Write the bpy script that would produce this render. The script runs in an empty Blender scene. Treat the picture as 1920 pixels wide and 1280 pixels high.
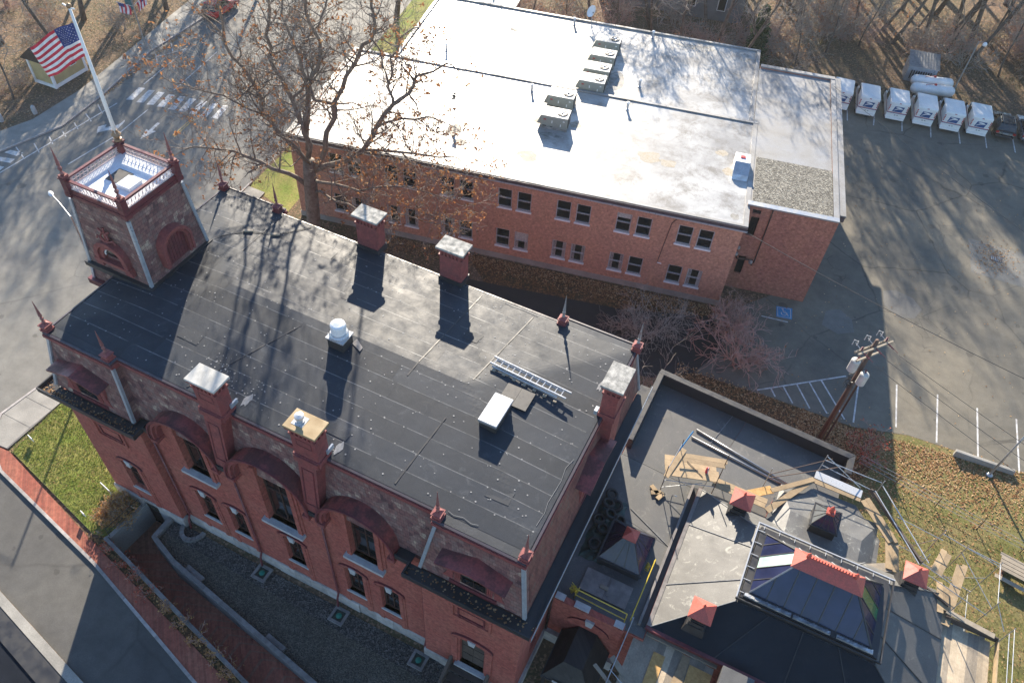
import bpy, bmesh, math, random
from mathutils import Vector, Matrix
R = math.radians
rnd = random.Random(7)
S = bpy.context.scene
COL = S.collection

# ---------------------------------------------------------------- camera
cd = bpy.data.cameras.new('camera'); cam = bpy.data.objects.new('camera', cd); COL.objects.link(cam)
cd.sensor_fit = 'HORIZONTAL'; cd.sensor_width = 36.0; cd.lens = 27.80
cd.clip_start = 0.5; cd.clip_end = 2000
_r = Vector((0.89611508, 0.44050599, 0.05415016)); _u = Vector((-0.36069001, 0.65173002, 0.66719614)); _f = Vector((-0.25861261, 0.61741595, -0.74291121))
cam.matrix_world = Matrix(((_r.x, _u.x, -_f.x, 30.45), (_r.y, _u.y, -_f.y, -13.264), (_r.z, _u.z, -_f.z, 43.0), (0, 0, 0, 1)))
S.camera = cam

# ---------------------------------------------------------------- sky and sun
SUN_EL = 23.0
SUN_AZ = Vector((-0.49, 0.872, 0))          # horizontal direction towards the sun
W = bpy.data.worlds.new('World'); S.world = W; W.use_nodes = True
nt = W.node_tree; bgn = nt.nodes['Background']
sky = nt.nodes.new('ShaderNodeTexSky'); sky.sky_type = 'NISHITA'; sky.sun_disc = False
sky.sun_elevation = R(SUN_EL); sky.sun_rotation = R(-29.3); sky.air_density = 1.0; sky.dust_density = 0.1; sky.ozone_density = 3.0
nt.links.new(sky.outputs[0], bgn.inputs[0]); bgn.inputs[1].default_value = 0.10
sl = bpy.data.lights.new('sun', 'SUN'); sun = bpy.data.objects.new('sun', sl); COL.objects.link(sun)
sl.energy = 5.0; sl.angle = R(0.55); sl.color = (1.0, 0.88, 0.71)
sd = Vector((SUN_AZ.x * math.cos(R(SUN_EL)), SUN_AZ.y * math.cos(R(SUN_EL)), math.sin(R(SUN_EL))))
sun.rotation_euler = sd.to_track_quat('Z', 'Y').to_euler(); sun.location = (-30, 60, 60)
S.view_settings.view_transform = 'Standard'; S.view_settings.look = 'None'
S.view_settings.exposure = 1.62; S.view_settings.gamma = 1.0; S.view_settings.use_curve_mapping = False
S.render.engine = 'CYCLES'

# ---------------------------------------------------------------- materials
def _new(name):
    m = bpy.data.materials.new(name); m.use_nodes = True
    n = m.node_tree.nodes; l = m.node_tree.links; b = n['Principled BSDF']
    return m, n, l, b
def _noise(n, l, vec, scale, detail=5, rough=0.6, dist=0.0):
    t = n.new('ShaderNodeTexNoise'); t.inputs['Scale'].default_value = scale; t.inputs['Detail'].default_value = detail
    t.inputs['Roughness'].default_value = rough; t.inputs['Distortion'].default_value = dist
    l.new(vec, t.inputs['Vector']); return t.outputs['Fac']
def _ramp(n, l, fac, stops):
    r = n.new('ShaderNodeValToRGB'); e = r.color_ramp.elements
    while len(e) < len(stops): e.new(0.5)
    for i, (p, c) in enumerate(stops):
        e[i].position = p; e[i].color = (*c, 1) if len(c) == 3 else c
    l.new(fac, r.inputs[0]); return r.outputs[0]
def _mix(n, l, fac, a, b, mode='MIX'):
    x = n.new('ShaderNodeMix'); x.data_type = 'RGBA'; x.blend_type = mode
    for sock, v in ((x.inputs[0], fac), (x.inputs[6], a), (x.inputs[7], b)):
        if isinstance(v, (int, float)): sock.default_value = v
        elif isinstance(v, tuple): sock.default_value = (*v, 1)
        else: l.new(v, sock)
    return x.outputs[2]
def _math(n, l, op, a, b=None, clamp=False):
    x = n.new('ShaderNodeMath'); x.operation = op; x.use_clamp = clamp
    for i, v in enumerate((a, b)):
        if v is None: continue
        if isinstance(v, (int, float)): x.inputs[i].default_value = v
        else: l.new(v, x.inputs[i])
    return x.outputs[0]
def _coord(n, which='Object'):
    return n.new('ShaderNodeTexCoord').outputs[which]
def _bump(n, l, b, h, strength, dist=0.02):
    k = n.new('ShaderNodeBump'); k.inputs['Strength'].default_value = strength; k.inputs['Distance'].default_value = dist
    l.new(h, k.inputs['Height']); l.new(k.outputs[0], b.inputs['Normal'])
def _wallvec(n, l):
    c = _coord(n); s = n.new('ShaderNodeSeparateXYZ'); l.new(c, s.inputs[0])
    a = _math(n, l, 'ADD', s.outputs[0], s.outputs[1]); k = n.new('ShaderNodeCombineXYZ')
    l.new(a, k.inputs[0]); l.new(s.outputs[2], k.inputs[1]); return k.outputs[0], c

def M(name, c1, c2=None, scale=2.0, rough=0.75, fine=40.0, fineamt=0.18, bump=0.25, metal=0.0, spec=0.5, rvar=0.12, tint=0.0, lo=0.35, hi=0.65):
    """worn plain surface: two colours mixed by a soft noise, fine grain on top, a little relief"""
    m, n, l, b = _new(name); c = _coord(n)
    if c2 is None: c2 = tuple(x * 0.72 for x in c1)
    f = _noise(n, l, c, scale); f = _ramp(n, l, f, [(lo, (0, 0, 0)), (hi, (1, 1, 1))])
    col = _mix(n, l, f, c1, c2)
    g = _noise(n, l, c, fine, 3, 0.7)
    gg = _ramp(n, l, g, [(0.3, (1 - fineamt,) * 3), (0.7, (1 + fineamt,) * 3)])
    col = _mix(n, l, 1.0, col, gg, 'MULTIPLY')
    if tint:
        o = n.new('ShaderNodeObjectInfo')
        t = _ramp(n, l, o.outputs['Random'], [(0, (1 - tint,) * 3), (1, (1 + tint,) * 3)])
        col = _mix(n, l, 1.0, col, t, 'MULTIPLY')
    l.new(col, b.inputs['Base Color'])
    rr = n.new('ShaderNodeMapRange'); l.new(f, rr.inputs[0]); rr.inputs[3].default_value = max(0.02, rough - rvar); rr.inputs[4].default_value = min(1, rough + rvar)
    l.new(rr.outputs[0], b.inputs['Roughness'])
    b.inputs['Metallic'].default_value = metal; b.inputs['Specular IOR Level'].default_value = spec
    if bump: _bump(n, l, b, g, bump, 0.01)
    return m

def brick_mat(name, c1, c2, mortar, stain, w=0.21, h=0.073, stainscale=0.5):
    m, n, l, b = _new(name); v, c = _wallvec(n, l)
    t = n.new('ShaderNodeTexBrick'); l.new(v, t.inputs['Vector']); t.inputs['Scale'].default_value = 1
    t.inputs['Color1'].default_value = (*c1, 1); t.inputs['Color2'].default_value = (*c2, 1); t.inputs['Mortar'].default_value = (*mortar, 1)
    t.inputs['Brick Width'].default_value = w; t.inputs['Row Height'].default_value = h; t.inputs['Mortar Size'].default_value = 0.007; t.inputs['Bias'].default_value = 0.1
    f = _ramp(n, l, _noise(n, l, c, stainscale, 6, 0.65), [(0.42, (0, 0, 0)), (0.72, (0.75,) * 3)])
    col = _mix(n, l, f, t.outputs[0], stain)
    g = _ramp(n, l, _noise(n, l, c, 5, 4, 0.7), [(0.3, (0.72,) * 3), (0.7, (1.25,) * 3)])
    col = _mix(n, l, 1.0, col, g, 'MULTIPLY')
    wv = n.new('ShaderNodeTexVoronoi'); wv.inputs['Scale'].default_value = 6.5; l.new(v, wv.inputs['Vector'])
    wc = _ramp(n, l, wv.outputs['Color'], [(0.0, (0.8,) * 3), (1.0, (1.2,) * 3)])
    col = _mix(n, l, 1.0, col, wc, 'MULTIPLY')
    l.new(col, b.inputs['Base Color']); b.inputs['Roughness'].default_value = 0.86; b.inputs['Specular IOR Level'].default_value = 0.3
    _bump(n, l, b, _math(n, l, 'SUBTRACT', 1.0, t.outputs['Fac']), 0.5, 0.012)
    return m

def slate_mat(name, stops, w=0.2, h=0.17):
    m, n, l, b = _new(name); v, c = _wallvec(n, l)
    t = n.new('ShaderNodeTexBrick'); l.new(v, t.inputs['Vector']); t.inputs['Scale'].default_value = 1
    t.inputs['Brick Width'].default_value = w; t.inputs['Row Height'].default_value = h; t.inputs['Mortar Size'].default_value = 0.009
    t.inputs['Color1'].default_value = (0, 0, 0, 1); t.inputs['Color2'].default_value = (1, 1, 1, 1); t.inputs['Mortar'].default_value = (0.5, 0.5, 0.5, 1)
    vo = n.new('ShaderNodeTexVoronoi'); vo.inputs['Scale'].default_value = 3.4; vo.inputs['Randomness'].default_value = 0.5; l.new(v, vo.inputs['Vector'])
    se = n.new('ShaderNodeSeparateColor'); l.new(vo.outputs['Color'], se.inputs[0])
    a = _math(n, l, 'MULTIPLY', se.outputs[0], 0.55); a2 = _math(n, l, 'MULTIPLY', t.outputs[0], 0.25)
    a3 = _math(n, l, 'MULTIPLY', _noise(n, l, c, 0.9, 5, 0.7), 0.75)
    f = _math(n, l, 'SUBTRACT', _math(n, l, 'ADD', _math(n, l, 'ADD', a, a2), a3), 0.27)
    col = _ramp(n, l, f, stops)
    dk = _mix(n, l, _math(n, l, 'MULTIPLY', t.outputs['Fac'], 0.7), col, (0.012, 0.01, 0.011))
    l.new(dk, b.inputs['Base Color']); b.inputs['Roughness'].default_value = 0.62
    hh = _math(n, l, 'SUBTRACT', _math(n, l, 'MULTIPLY', se.outputs[1], 0.7), t.outputs['Fac'])
    _bump(n, l, b, hh, 0.55, 0.02)
    return m

def asphalt_mat(name, c1, c2, crackamt=0.7, crack_scale=0.16, patch=None, spec=0.4, rough=0.8):
    m, n, l, b = _new(name); c = _coord(n)
    f = _ramp(n, l, _noise(n, l, c, 0.11, 7, 0.62, 0.4), [(0.34, (0, 0, 0)), (0.66, (1, 1, 1))])
    col = _mix(n, l, f, c1, c2)
    f2 = _ramp(n, l, _noise(n, l, c, 0.9, 6, 0.7), [(0.3, (0.8,) * 3), (0.7, (1.18,) * 3)])
    col = _mix(n, l, 1.0, col, f2, 'MULTIPLY')
    f3 = _ramp(n, l, _noise(n, l, c, 22, 3, 0.8), [(0.3, (0.78,) * 3), (0.7, (1.22,) * 3)])
    col = _mix(n, l, 1.0, col, f3, 'MULTIPLY')
    ov = n.new('ShaderNodeTexVoronoi'); ov.inputs['Scale'].default_value = 0.55; l.new(c, ov.inputs['Vector'])
    os_ = n.new('ShaderNodeSeparateColor'); l.new(ov.outputs['Color'], os_.inputs[0])
    sp = _math(n, l, 'LESS_THAN', _math(n, l, 'ADD', ov.outputs['Distance'], _math(n, l, 'MULTIPLY', _noise(n, l, c, 3, 4), .25)), _math(n, l, 'MULTIPLY', os_.outputs[1], .34))
    col = _mix(n, l, _math(n, l, 'MULTIPLY', sp, .42), col, (0.03, 0.028, 0.026))
    wn = n.new('ShaderNodeTexNoise'); wn.inputs['Scale'].default_value = 0.7; wn.inputs['Detail'].default_value = 5; l.new(c, wn.inputs['Vector'])
    dv = _mix(n, l, 0.55, c, wn.outputs['Color'], 'ADD')
    vo = n.new('ShaderNodeTexVoronoi'); vo.feature = 'DISTANCE_TO_EDGE'; vo.inputs['Scale'].default_value = crack_scale; l.new(dv, vo.inputs['Vector'])
    cr = _ramp(n, l, vo.outputs['Distance'], [(0.0, (1, 1, 1)), (0.009, (0, 0, 0))])
    mk = _ramp(n, l, _noise(n, l, c, 0.09, 3), [(0.42, (0, 0, 0)), (0.56, (1, 1, 1))])
    cr = _math(n, l, 'MULTIPLY', _math(n, l, 'MULTIPLY', cr, mk), crackamt)
    vo2 = n.new('ShaderNodeTexVoronoi'); vo2.feature = 'DISTANCE_TO_EDGE'; vo2.inputs['Scale'].default_value = crack_scale * 5; l.new(dv, vo2.inputs['Vector'])
    cr2 = _ramp(n, l, vo2.outputs['Distance'], [(0.0, (1, 1, 1)), (0.02, (0, 0, 0))])
    mk2 = _ramp(n, l, _noise(n, l, c, 0.13, 3), [(0.6, (0, 0, 0)), (0.66, (1, 1, 1))])
    cr2 = _math(n, l, 'MULTIPLY', _math(n, l, 'MULTIPLY', cr2, mk2), crackamt)
    col = _mix(n, l, _math(n, l, 'MAXIMUM', cr, cr2), col, (0.018, 0.016, 0.014))
    l.new(col, b.inputs['Base Color']); b.inputs['Roughness'].default_value = rough; b.inputs['Specular IOR Level'].default_value = spec
    _bump(n, l, b, _noise(n, l, c, 45, 3, 0.8), 0.35, 0.012)
    return m

def ground_mat(name, grass, brown, leaf, leafamt=0.55, scale=0.25):
    m, n, l, b = _new(name); c = _coord(n)
    f = _ramp(n, l, _noise(n, l, c, scale, 7, 0.65), [(0.38, (0, 0, 0)), (0.62, (1, 1, 1))])
    col = _mix(n, l, f, grass, brown)
    g = _ramp(n, l, _noise(n, l, c, 6, 5, 0.75), [(0.25, (0.5,) * 3), (0.75, (1.5,) * 3)])
    col = _mix(n, l, 1.0, col, g, 'MULTIPLY')
    vo = n.new('ShaderNodeTexVoronoi'); vo.inputs['Scale'].default_value = 9; l.new(c, vo.inputs['Vector'])
    se = n.new('ShaderNodeSeparateColor'); l.new(vo.outputs['Color'], se.inputs[0])
    k = _math(n, l, 'LESS_THAN', _math(n, l, 'ADD', se.outputs[0], _math(n, l, 'MULTIPLY', _noise(n, l, c, 0.35, 4), 0.6)), leafamt)
    lv = _ramp(n, l, se.outputs[1], [(0, tuple(x * 0.55 for x in leaf)), (1, tuple(x * 1.35 for x in leaf))])
    col = _mix(n, l, _math(n, l, 'MULTIPLY', k, 0.85), col, lv)
    l.new(col, b.inputs['Base Color']); b.inputs['Roughness'].default_value = 0.95; b.inputs['Specular IOR Level'].default_value = 0.15
    _bump(n, l, b, _noise(n, l, c, 14, 4, 0.8), 0.8, 0.05)
    return m

def gravel_mat(name, a, bcol, d, scale=16):
    m, n, l, b = _new(name); c = _coord(n)
    vo = n.new('ShaderNodeTexVoronoi'); vo.inputs['Scale'].default_value = scale; l.new(c, vo.inputs['Vector'])
    se = n.new('ShaderNodeSeparateColor'); l.new(vo.outputs['Color'], se.inputs[0])
    col = _ramp(n, l, se.outputs[0], [(0, d), (0.45, a), (1, bcol)])
    col = _mix(n, l, _ramp(n, l, _noise(n, l, c, 0.8, 6, 0.7), [(0.35, (0, 0, 0)), (0.75, (0.5,) * 3)]), col, d)
    l.new(col, b.inputs['Base Color']); b.inputs['Roughness'].default_value = 0.9
    _bump(n, l, b, vo.outputs['Distance'], 1.0, 0.05)
    return m

def membrane_mat(name, c1, c2, rough=0.5, tint=0.14, chalk=(0.3, 0.3, 0.29), chalkamt=0.25, spec=0.5):
    m, n, l, b = _new(name); c = _coord(n)
    f = _ramp(n, l, _noise(n, l, c, 0.5, 7, 0.65, 0.6), [(0.3, (0, 0, 0)), (0.7, (1, 1, 1))])
    col = _mix(n, l, f, c1, c2)
    g = _ramp(n, l, _noise(n, l, c, 30, 3, 0.85), [(0.25, (0.6,) * 3), (0.75, (1.45,) * 3)])
    col = _mix(n, l, 1.0, col, g, 'MULTIPLY')
    k = _ramp(n, l, _noise(n, l, c, 1.7, 8, 0.75, 1.0), [(0.56, (0, 0, 0)), (0.75, (chalkamt,) * 3)])
    col = _mix(n, l, k, col, chalk)
    o = n.new('ShaderNodeObjectInfo'); t = _ramp(n, l, o.outputs['Random'], [(0, (1 - tint,) * 3), (1, (1 + tint,) * 3)])
    col = _mix(n, l, 1.0, col, t, 'MULTIPLY')
    l.new(col, b.inputs['Base Color'])
    rr = n.new('ShaderNodeMapRange'); l.new(_noise(n, l, c, 1.1, 6, 0.7), rr.inputs[0]); rr.inputs[1].default_value = 0.3; rr.inputs[2].default_value = 0.7
    rr.inputs[3].default_value = rough - 0.1; rr.inputs[4].default_value = rough + 0.12
    l.new(rr.outputs[0], b.inputs['Roughness']); b.inputs['Specular IOR Level'].default_value = spec
    _bump(n, l, b, _math(n, l, 'ADD', _math(n, l, 'MULTIPLY', _noise(n, l, c, 55, 2, 0.7), 0.25), _noise(n, l, c, 2.2, 4)), 0.22, 0.03)
    return m

def whiteroof_mat(name):
    m, n, l, b = _new(name); c = _coord(n)
    v = n.new('ShaderNodeMapping'); v.inputs['Scale'].default_value = (1, 1, 1); l.new(c, v.inputs[0])
    f = _ramp(n, l, _noise(n, l, c, 0.16, 9, 0.7, 0.15), [(0.34, (0, 0, 0)), (0.62, (1, 1, 1))])
    col = _mix(n, l, f, (0.50, 0.50, 0.485), (0.235, 0.23, 0.222))
    f2 = _ramp(n, l, _noise(n, l, c, 0.5, 9, 0.8, 0.2), [(0.47, (0, 0, 0)), (0.64, (0.85,) * 3)])
    col = _mix(n, l, f2, col, (0.135, 0.118, 0.095))
    w = n.new('ShaderNodeTexBrick'); l.new(c, w.inputs['Vector']); w.inputs['Scale'].default_value = 1
    w.inputs['Brick Width'].default_value = 7.5; w.inputs['Row Height'].default_value = 2.3; w.inputs['Mortar Size'].default_value = 0.018
    col = _mix(n, l, _math(n, l, 'MULTIPLY', w.outputs['Fac'], 0.4), col, (0.34, 0.33, 0.31))
    g = _ramp(n, l, _noise(n, l, c, 9, 5, 0.8), [(0.25, (0.9,) * 3), (0.75, (1.08,) * 3)])
    col = _mix(n, l, 1.0, col, g, 'MULTIPLY')
    l.new(col, b.inputs['Base Color']); b.inputs['Roughness'].default_value = 0.36
    _bump(n, l, b, _noise(n, l, c, 3, 5, 0.7), 0.15, 0.04)
    return m

def wood_mat(name, c1, c2, tint=0.25, rough=0.8):
    m, n, l, b = _new(name); c = _coord(n, 'Generated')
    mp = n.new('ShaderNodeMapping'); mp.inputs['Scale'].default_value = (2, 14, 2); l.new(c, mp.inputs[0])
    f = _ramp(n, l, _noise(n, l, mp.outputs[0], 3, 6, 0.7, 0.5), [(0.3, (0, 0, 0)), (0.7, (1, 1, 1))])
    col = _mix(n, l, f, c1, c2)
    f2 = _ramp(n, l, _noise(n, l, _coord(n), 2.2, 5, 0.7), [(0.3, (0.75,) * 3), (0.7, (1.15,) * 3)])
    col = _mix(n, l, 1.0, col, f2, 'MULTIPLY')
    o = n.new('ShaderNodeObjectInfo'); t = _ramp(n, l, o.outputs['Random'], [(0, (1 - tint,) * 3), (1, (1 + tint * 0.6,) * 3)])
    col = _mix(n, l, 1.0, col, t, 'MULTIPLY')
    l.new(col, b.inputs['Base Color']); b.inputs['Roughness'].default_value = rough
    _bump(n, l, b, f, 0.3, 0.01)
    return m

def glass_mat(name, col, rough=0.06, tint=0.0, spec=0.5, coat=0.5):
    m, n, l, b = _new(name); c = _coord(n)
    f = _ramp(n, l, _noise(n, l, c, 0.8, 4), [(0.35, col), (0.7, tuple(x * 1.8 + 0.004 for x in col))])
    l.new(f, b.inputs['Base Color'])
    rr = n.new('ShaderNodeMapRange'); l.new(_noise(n, l, c, 3, 6), rr.inputs[0]); rr.inputs[3].default_value = rough * 0.5; rr.inputs[4].default_value = rough * 2
    l.new(rr.outputs[0], b.inputs['Roughness']); b.inputs['Specular IOR Level'].default_value = spec
    b.inputs['Coat Weight'].default_value = coat; b.inputs['Coat Roughness'].default_value = 0.03
    return m

def leaf_mat(name, stops):
    m, n, l, b = _new(name); g = n.new('ShaderNodeNewGeometry')
    col = _ramp(n, l, g.outputs['Random Per Island'], stops)
    l.new(col, b.inputs['Base Color']); b.inputs['Roughness'].default_value = 0.7
    b.inputs['Specular IOR Level'].default_value = 0.25
    tr = n.new('ShaderNodeBsdfTranslucent'); l.new(col, tr.inputs[0])
    mx = n.new('ShaderNodeMixShader'); mx.inputs[0].default_value = 0.35
    l.new(b.outputs[0], mx.inputs[1]); l.new(tr.outputs[0], mx.inputs[2]); l.new(mx.outputs[0], n['Material Output'].inputs[0])
    return m

T = {}
T['brick'] = brick_mat('red_brick', (0.345, 0.085, 0.064), (0.265, 0.062, 0.05), (0.26, 0.115, 0.09), (0.31, 0.115, 0.085))
T['po_brick'] = brick_mat('orange_brick', (0.48, 0.235, 0.16), (0.41, 0.19, 0.13), (0.43, 0.29, 0.22), (0.48, 0.255, 0.165))
T['wing_brick'] = brick_mat('wing_brick', (0.40, 0.15, 0.10), (0.29, 0.10, 0.075), (0.33, 0.22, 0.18), (0.40, 0.18, 0.115), w=0.23, h=0.085)
T['paving'] = brick_mat('paving_brick', (0.29, 0.088, 0.058), (0.22, 0.066, 0.046), (0.2, 0.10, 0.07), (0.33, 0.14, 0.09))
T['slate'] = slate_mat('slate', [(0.12, (0.075, 0.036, 0.040)), (0.32, (0.15, 0.07, 0.068)), (0.48, (0.21, 0.10, 0.088)), (0.62, (0.155, 0.098, 0.092)), (0.76, (0.26, 0.155, 0.13)), (0.92, (0.37, 0.29, 0.22))], 0.26, 0.2)
T['slate_red'] = slate_mat('red_slate', [(0.1, (0.08, 0.03, 0.03)), (0.35, (0.15, 0.055, 0.05)), (0.6, (0.20, 0.08, 0.065)), (0.8, (0.14, 0.085, 0.07)), (1.0, (0.22, 0.15, 0.12))])
T['red'] = M('red_paint', (0.25, 0.06, 0.054), (0.155, 0.045, 0.045), 2.6, 0.62, fine=14, fineamt=0.28, bump=0.3, lo=.3, hi=.7)
T['dred'] = M('dark_red_paint', (0.15, 0.03, 0.036), (0.085, 0.022, 0.028), 2.2, 0.5, fine=14, fineamt=0.25, bump=0.2)
T['hood'] = M('oxblood_metal', (0.22, 0.052, 0.048), (0.10, 0.030, 0.030), 0.9, 0.5, fine=10, fineamt=.3, bump=0.2, lo=0.45, hi=0.55)
T['ventred'] = M('vermilion_metal', (0.46, 0.085, 0.06), (0.36, 0.085, 0.065), 3.5, 0.55, fine=12, fineamt=.2, bump=0.12)
T['black'] = M('black_metal', (0.022, 0.022, 0.025), (0.035, 0.034, 0.034), 2, 0.5, bump=0.1)
T['zinc'] = M('zinc', (0.48, 0.52, 0.56), (0.36, 0.39, 0.43), 2.5, 0.38, metal=0.5, bump=0.1)
T['galv'] = M('galvanised', (0.45, 0.46, 0.47), (0.3, 0.31, 0.32), 4, 0.4, metal=0.7, bump=0.08)
T['stone'] = M('granite', (0.36, 0.33, 0.31), (0.25, 0.235, 0.225), 2.5, 0.85, bump=0.5, tint=0.15)
T['sill'] = M('sill_stone', (0.42, 0.42, 0.42), (0.32, 0.32, 0.33), 3, 0.8, bump=0.3)
T['wallstone'] = M('dark_granite', (0.20, 0.19, 0.185), (0.13, 0.125, 0.12), 2.5, 0.85, bump=0.4, tint=0.2)
T['wood_pale'] = wood_mat('pale_plank', (0.46, 0.385, 0.28), (0.36, 0.285, 0.195))
T['concrete'] = M('concrete', (0.29, 0.275, 0.245), (0.22, 0.21, 0.19), 0.7, 0.88, fine=18, bump=0.3, tint=0.08)
T['capstone'] = M('mottled_cap', (0.40, 0.39, 0.36), (0.16, 0.16, 0.15), 3.2, 0.85, fine=30, fineamt=0.3, bump=0.5)
T['capwhite'] = M('white_cap', (0.46, 0.45, 0.42), (0.36, 0.35, 0.32), 2.0, 0.8, bump=0.2)
T['plycap'] = M('gold_plywood', (0.33, 0.24, 0.125), (0.26, 0.18, 0.09), 1.5, 0.7, bump=0.15)
T['membrane'] = membrane_mat('membrane', (0.014, 0.019, 0.027), (0.026, 0.032, 0.042), 0.57, tint=.2, chalk=(.13, .14, .15), chalkamt=.35, spec=.31)
T['membrane_shade'] = membrane_mat('shaded_membrane', (0.008, 0.011, 0.017), (0.014, 0.018, 0.025), 0.6, chalk=(.05, .055, .06), chalkamt=.3, spec=.2)  # gallery front slope: its shade is painted in as a near-black tone
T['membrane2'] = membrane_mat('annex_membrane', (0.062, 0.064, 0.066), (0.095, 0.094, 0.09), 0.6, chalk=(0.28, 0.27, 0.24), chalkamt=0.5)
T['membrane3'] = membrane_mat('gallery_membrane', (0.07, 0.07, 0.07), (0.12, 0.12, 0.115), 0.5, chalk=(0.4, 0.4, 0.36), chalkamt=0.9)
T['lap'] = M('membrane_lap', (0.125, 0.13, 0.135), (0.03, 0.034, 0.04), 0.9, 0.6, fine=20, fineamt=.35, bump=.1)
T['dot'] = M('fastener_patch', (0.24, 0.245, 0.25), None, 8, 0.7, bump=0)
T['white'] = M('white_paint', (0.80, 0.80, 0.79), (0.70, 0.70, 0.69), 1.5, 0.55, bump=0.08)
T['whitedeck'] = M('white_deck', (0.66, 0.69, 0.73), (0.56, 0.59, 0.63), 1.2, 0.5, bump=0.1)
T['iron'] = M('pale_iron', (0.60, 0.50, 0.48), (0.45, 0.33, 0.32), 5, 0.6, bump=0.1)
T['glass'] = glass_mat('window_glass', (0.006, 0.007, 0.008))
T['skyglass'] = glass_mat('skylight_glass', (0.010, 0.014, 0.040), 0.14, spec=.3, coat=.1)  # blue of the reflected sky is put into the base colour
T['skyglass_green'] = glass_mat('green_skylight_glass', (0.02, 0.09, 0.035), 0.15)
T['greyglass'] = glass_mat('dusty_skylight_glass', (0.07, 0.075, 0.075), 0.3)
T['frame_brown'] = M('brown_frame', (0.06, 0.028, 0.022), None, 3, 0.6)
T['whiteroof'] = whiteroof_mat('white_roof')
T['greyroof'] = M('grey_roof', (0.29, 0.288, 0.285), (0.165, 0.162, 0.158), 0.5, 0.5, fine=12, bump=0.15)
T['gravel'] = gravel_mat('roof_gravel', (0.15, 0.14, 0.115), (0.34, 0.32, 0.27), (0.04, 0.037, 0.032), 11)
T['terrace'] = gravel_mat('terrace_gravel', (0.07, 0.067, 0.055), (0.16, 0.15, 0.12), (0.034, 0.031, 0.025), 18)
T['darkgravel'] = gravel_mat('dark_gravel', (0.045, 0.043, 0.04), (0.16, 0.15, 0.14), (0.018, 0.017, 0.016), 14)
T['coping'] = M('dark_coping', (0.075, 0.06, 0.07), (0.05, 0.04, 0.048), 2, 0.5)
T['alu'] = M('aluminium', (0.56, 0.57, 0.58), (0.44, 0.445, 0.455), 5, 0.35, metal=0.4, bump=0.05)
T['hvac'] = M('beige_cabinet', (0.30, 0.305, 0.26), (0.25, 0.25, 0.215), 1.5, 0.55, bump=0.08)
T['hvactop'] = M('cabinet_top', (0.5, 0.5, 0.47), None, 2, 0.5, bump=0.06)
T['street'] = asphalt_mat('street_asphalt', (0.135, 0.13, 0.12), (0.175, 0.168, 0.148), 0.3, 0.07)
T['lot'] = asphalt_mat('lot_asphalt', (0.105, 0.098, 0.082), (0.185, 0.163, 0.122), 0.6, 0.11)
T['shadeyard'] = asphalt_mat('shade_blue_asphalt', (0.008, 0.011, 0.018), (0.011, 0.014, 0.021), 0.1, 0.08, spec=.1)  # blue-black colour stands in for the shade lying on the yard
T['sidestreet'] = asphalt_mat('shade_dark_asphalt', (0.062, 0.061, 0.06), (0.095, 0.091, 0.083), 0.3, 0.08)  # darker than the main street: the deep shade is put into the colour
T['drive'] = asphalt_mat('fresh_asphalt', (0.022, 0.021, 0.021), (0.030, 0.028, 0.026), 0.1, 0.1)
T['paint'] = M('road_paint', (0.58, 0.58, 0.57), (0.33, 0.32, 0.31), 2.5, 0.7, fine=25, fineamt=0.3, bump=0.1)
T['yellow'] = M('yellow_paint', (0.45, 0.30, 0.07), (0.3, 0.22, 0.08), 3, 0.7)
T['bluepaint'] = M('blue_paint', (0.03, 0.20, 0.42), (0.05, 0.24, 0.42), 3, 0.6)
T['ground'] = ground_mat('leaf_litter', (0.095, 0.088, 0.045), (0.135, 0.092, 0.064), (0.24, 0.155, 0.10), 0.66, 0.12)
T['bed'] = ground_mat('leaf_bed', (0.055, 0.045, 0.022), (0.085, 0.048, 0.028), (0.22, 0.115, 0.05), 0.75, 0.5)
T['grass'] = ground_mat('grass_ground', (0.16, 0.205, 0.04), (0.26, 0.235, 0.08), (0.20, 0.14, 0.06), 0.33, 0.5)
T['dry_grass'] = ground_mat('dry_grass_ground', (0.13, 0.13, 0.042), (0.20, 0.165, 0.075), (0.26, 0.17, 0.08), 0.42, 0.45)
T['blade2'] = leaf_mat('dry_grass_blade', [(0, (0.10, 0.12, 0.03)), (0.4, (0.17, 0.17, 0.05)), (0.8, (0.26, 0.21, 0.085)), (1, (0.36, 0.26, 0.13))])
T['wood_new'] = wood_mat('fresh_plank', (0.40, 0.30, 0.185), (0.32, 0.225, 0.125))
T['wood_old'] = wood_mat('weathered_plank', (0.33, 0.285, 0.22), (0.23, 0.19, 0.145))
T['wood_dark'] = wood_mat('dark_timber', (0.10, 0.075, 0.06), (0.05, 0.038, 0.032))
T['ply_grey'] = M('grey_plywood', (0.22, 0.20, 0.19), (0.15, 0.14, 0.135), 2, 0.8)
T['osb'] = M('osb', (0.50, 0.31, 0.11), (0.38, 0.22, 0.08), 6, 0.8)
T['rubber'] = M('tyre_rubber', (0.022, 0.022, 0.022), (0.035, 0.034, 0.033), 4, 0.75, bump=0.3)
T['tarp'] = M('green_tarp', (0.03, 0.065, 0.05), (0.015, 0.03, 0.025), 2.5, 0.4, bump=0.3)
T['bark'] = M('oak_bark', (0.21, 0.17, 0.135), (0.13, 0.10, 0.08), 3, 0.9, fine=18, fineamt=0.35, bump=0.8)
T['twig'] = M('oak_twig', (0.24, 0.20, 0.165), (0.14, 0.11, 0.09), 1.5, 0.85, bump=0)
T['greybark'] = M('grey_bark', (0.125, 0.10, 0.082), (0.07, 0.055, 0.045), 2, 0.9, bump=0.4)
T['redtwig'] = M('red_twig', (0.34, 0.18, 0.145), (0.42, 0.30, 0.24), 1.5, 0.8, bump=0)
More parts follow.
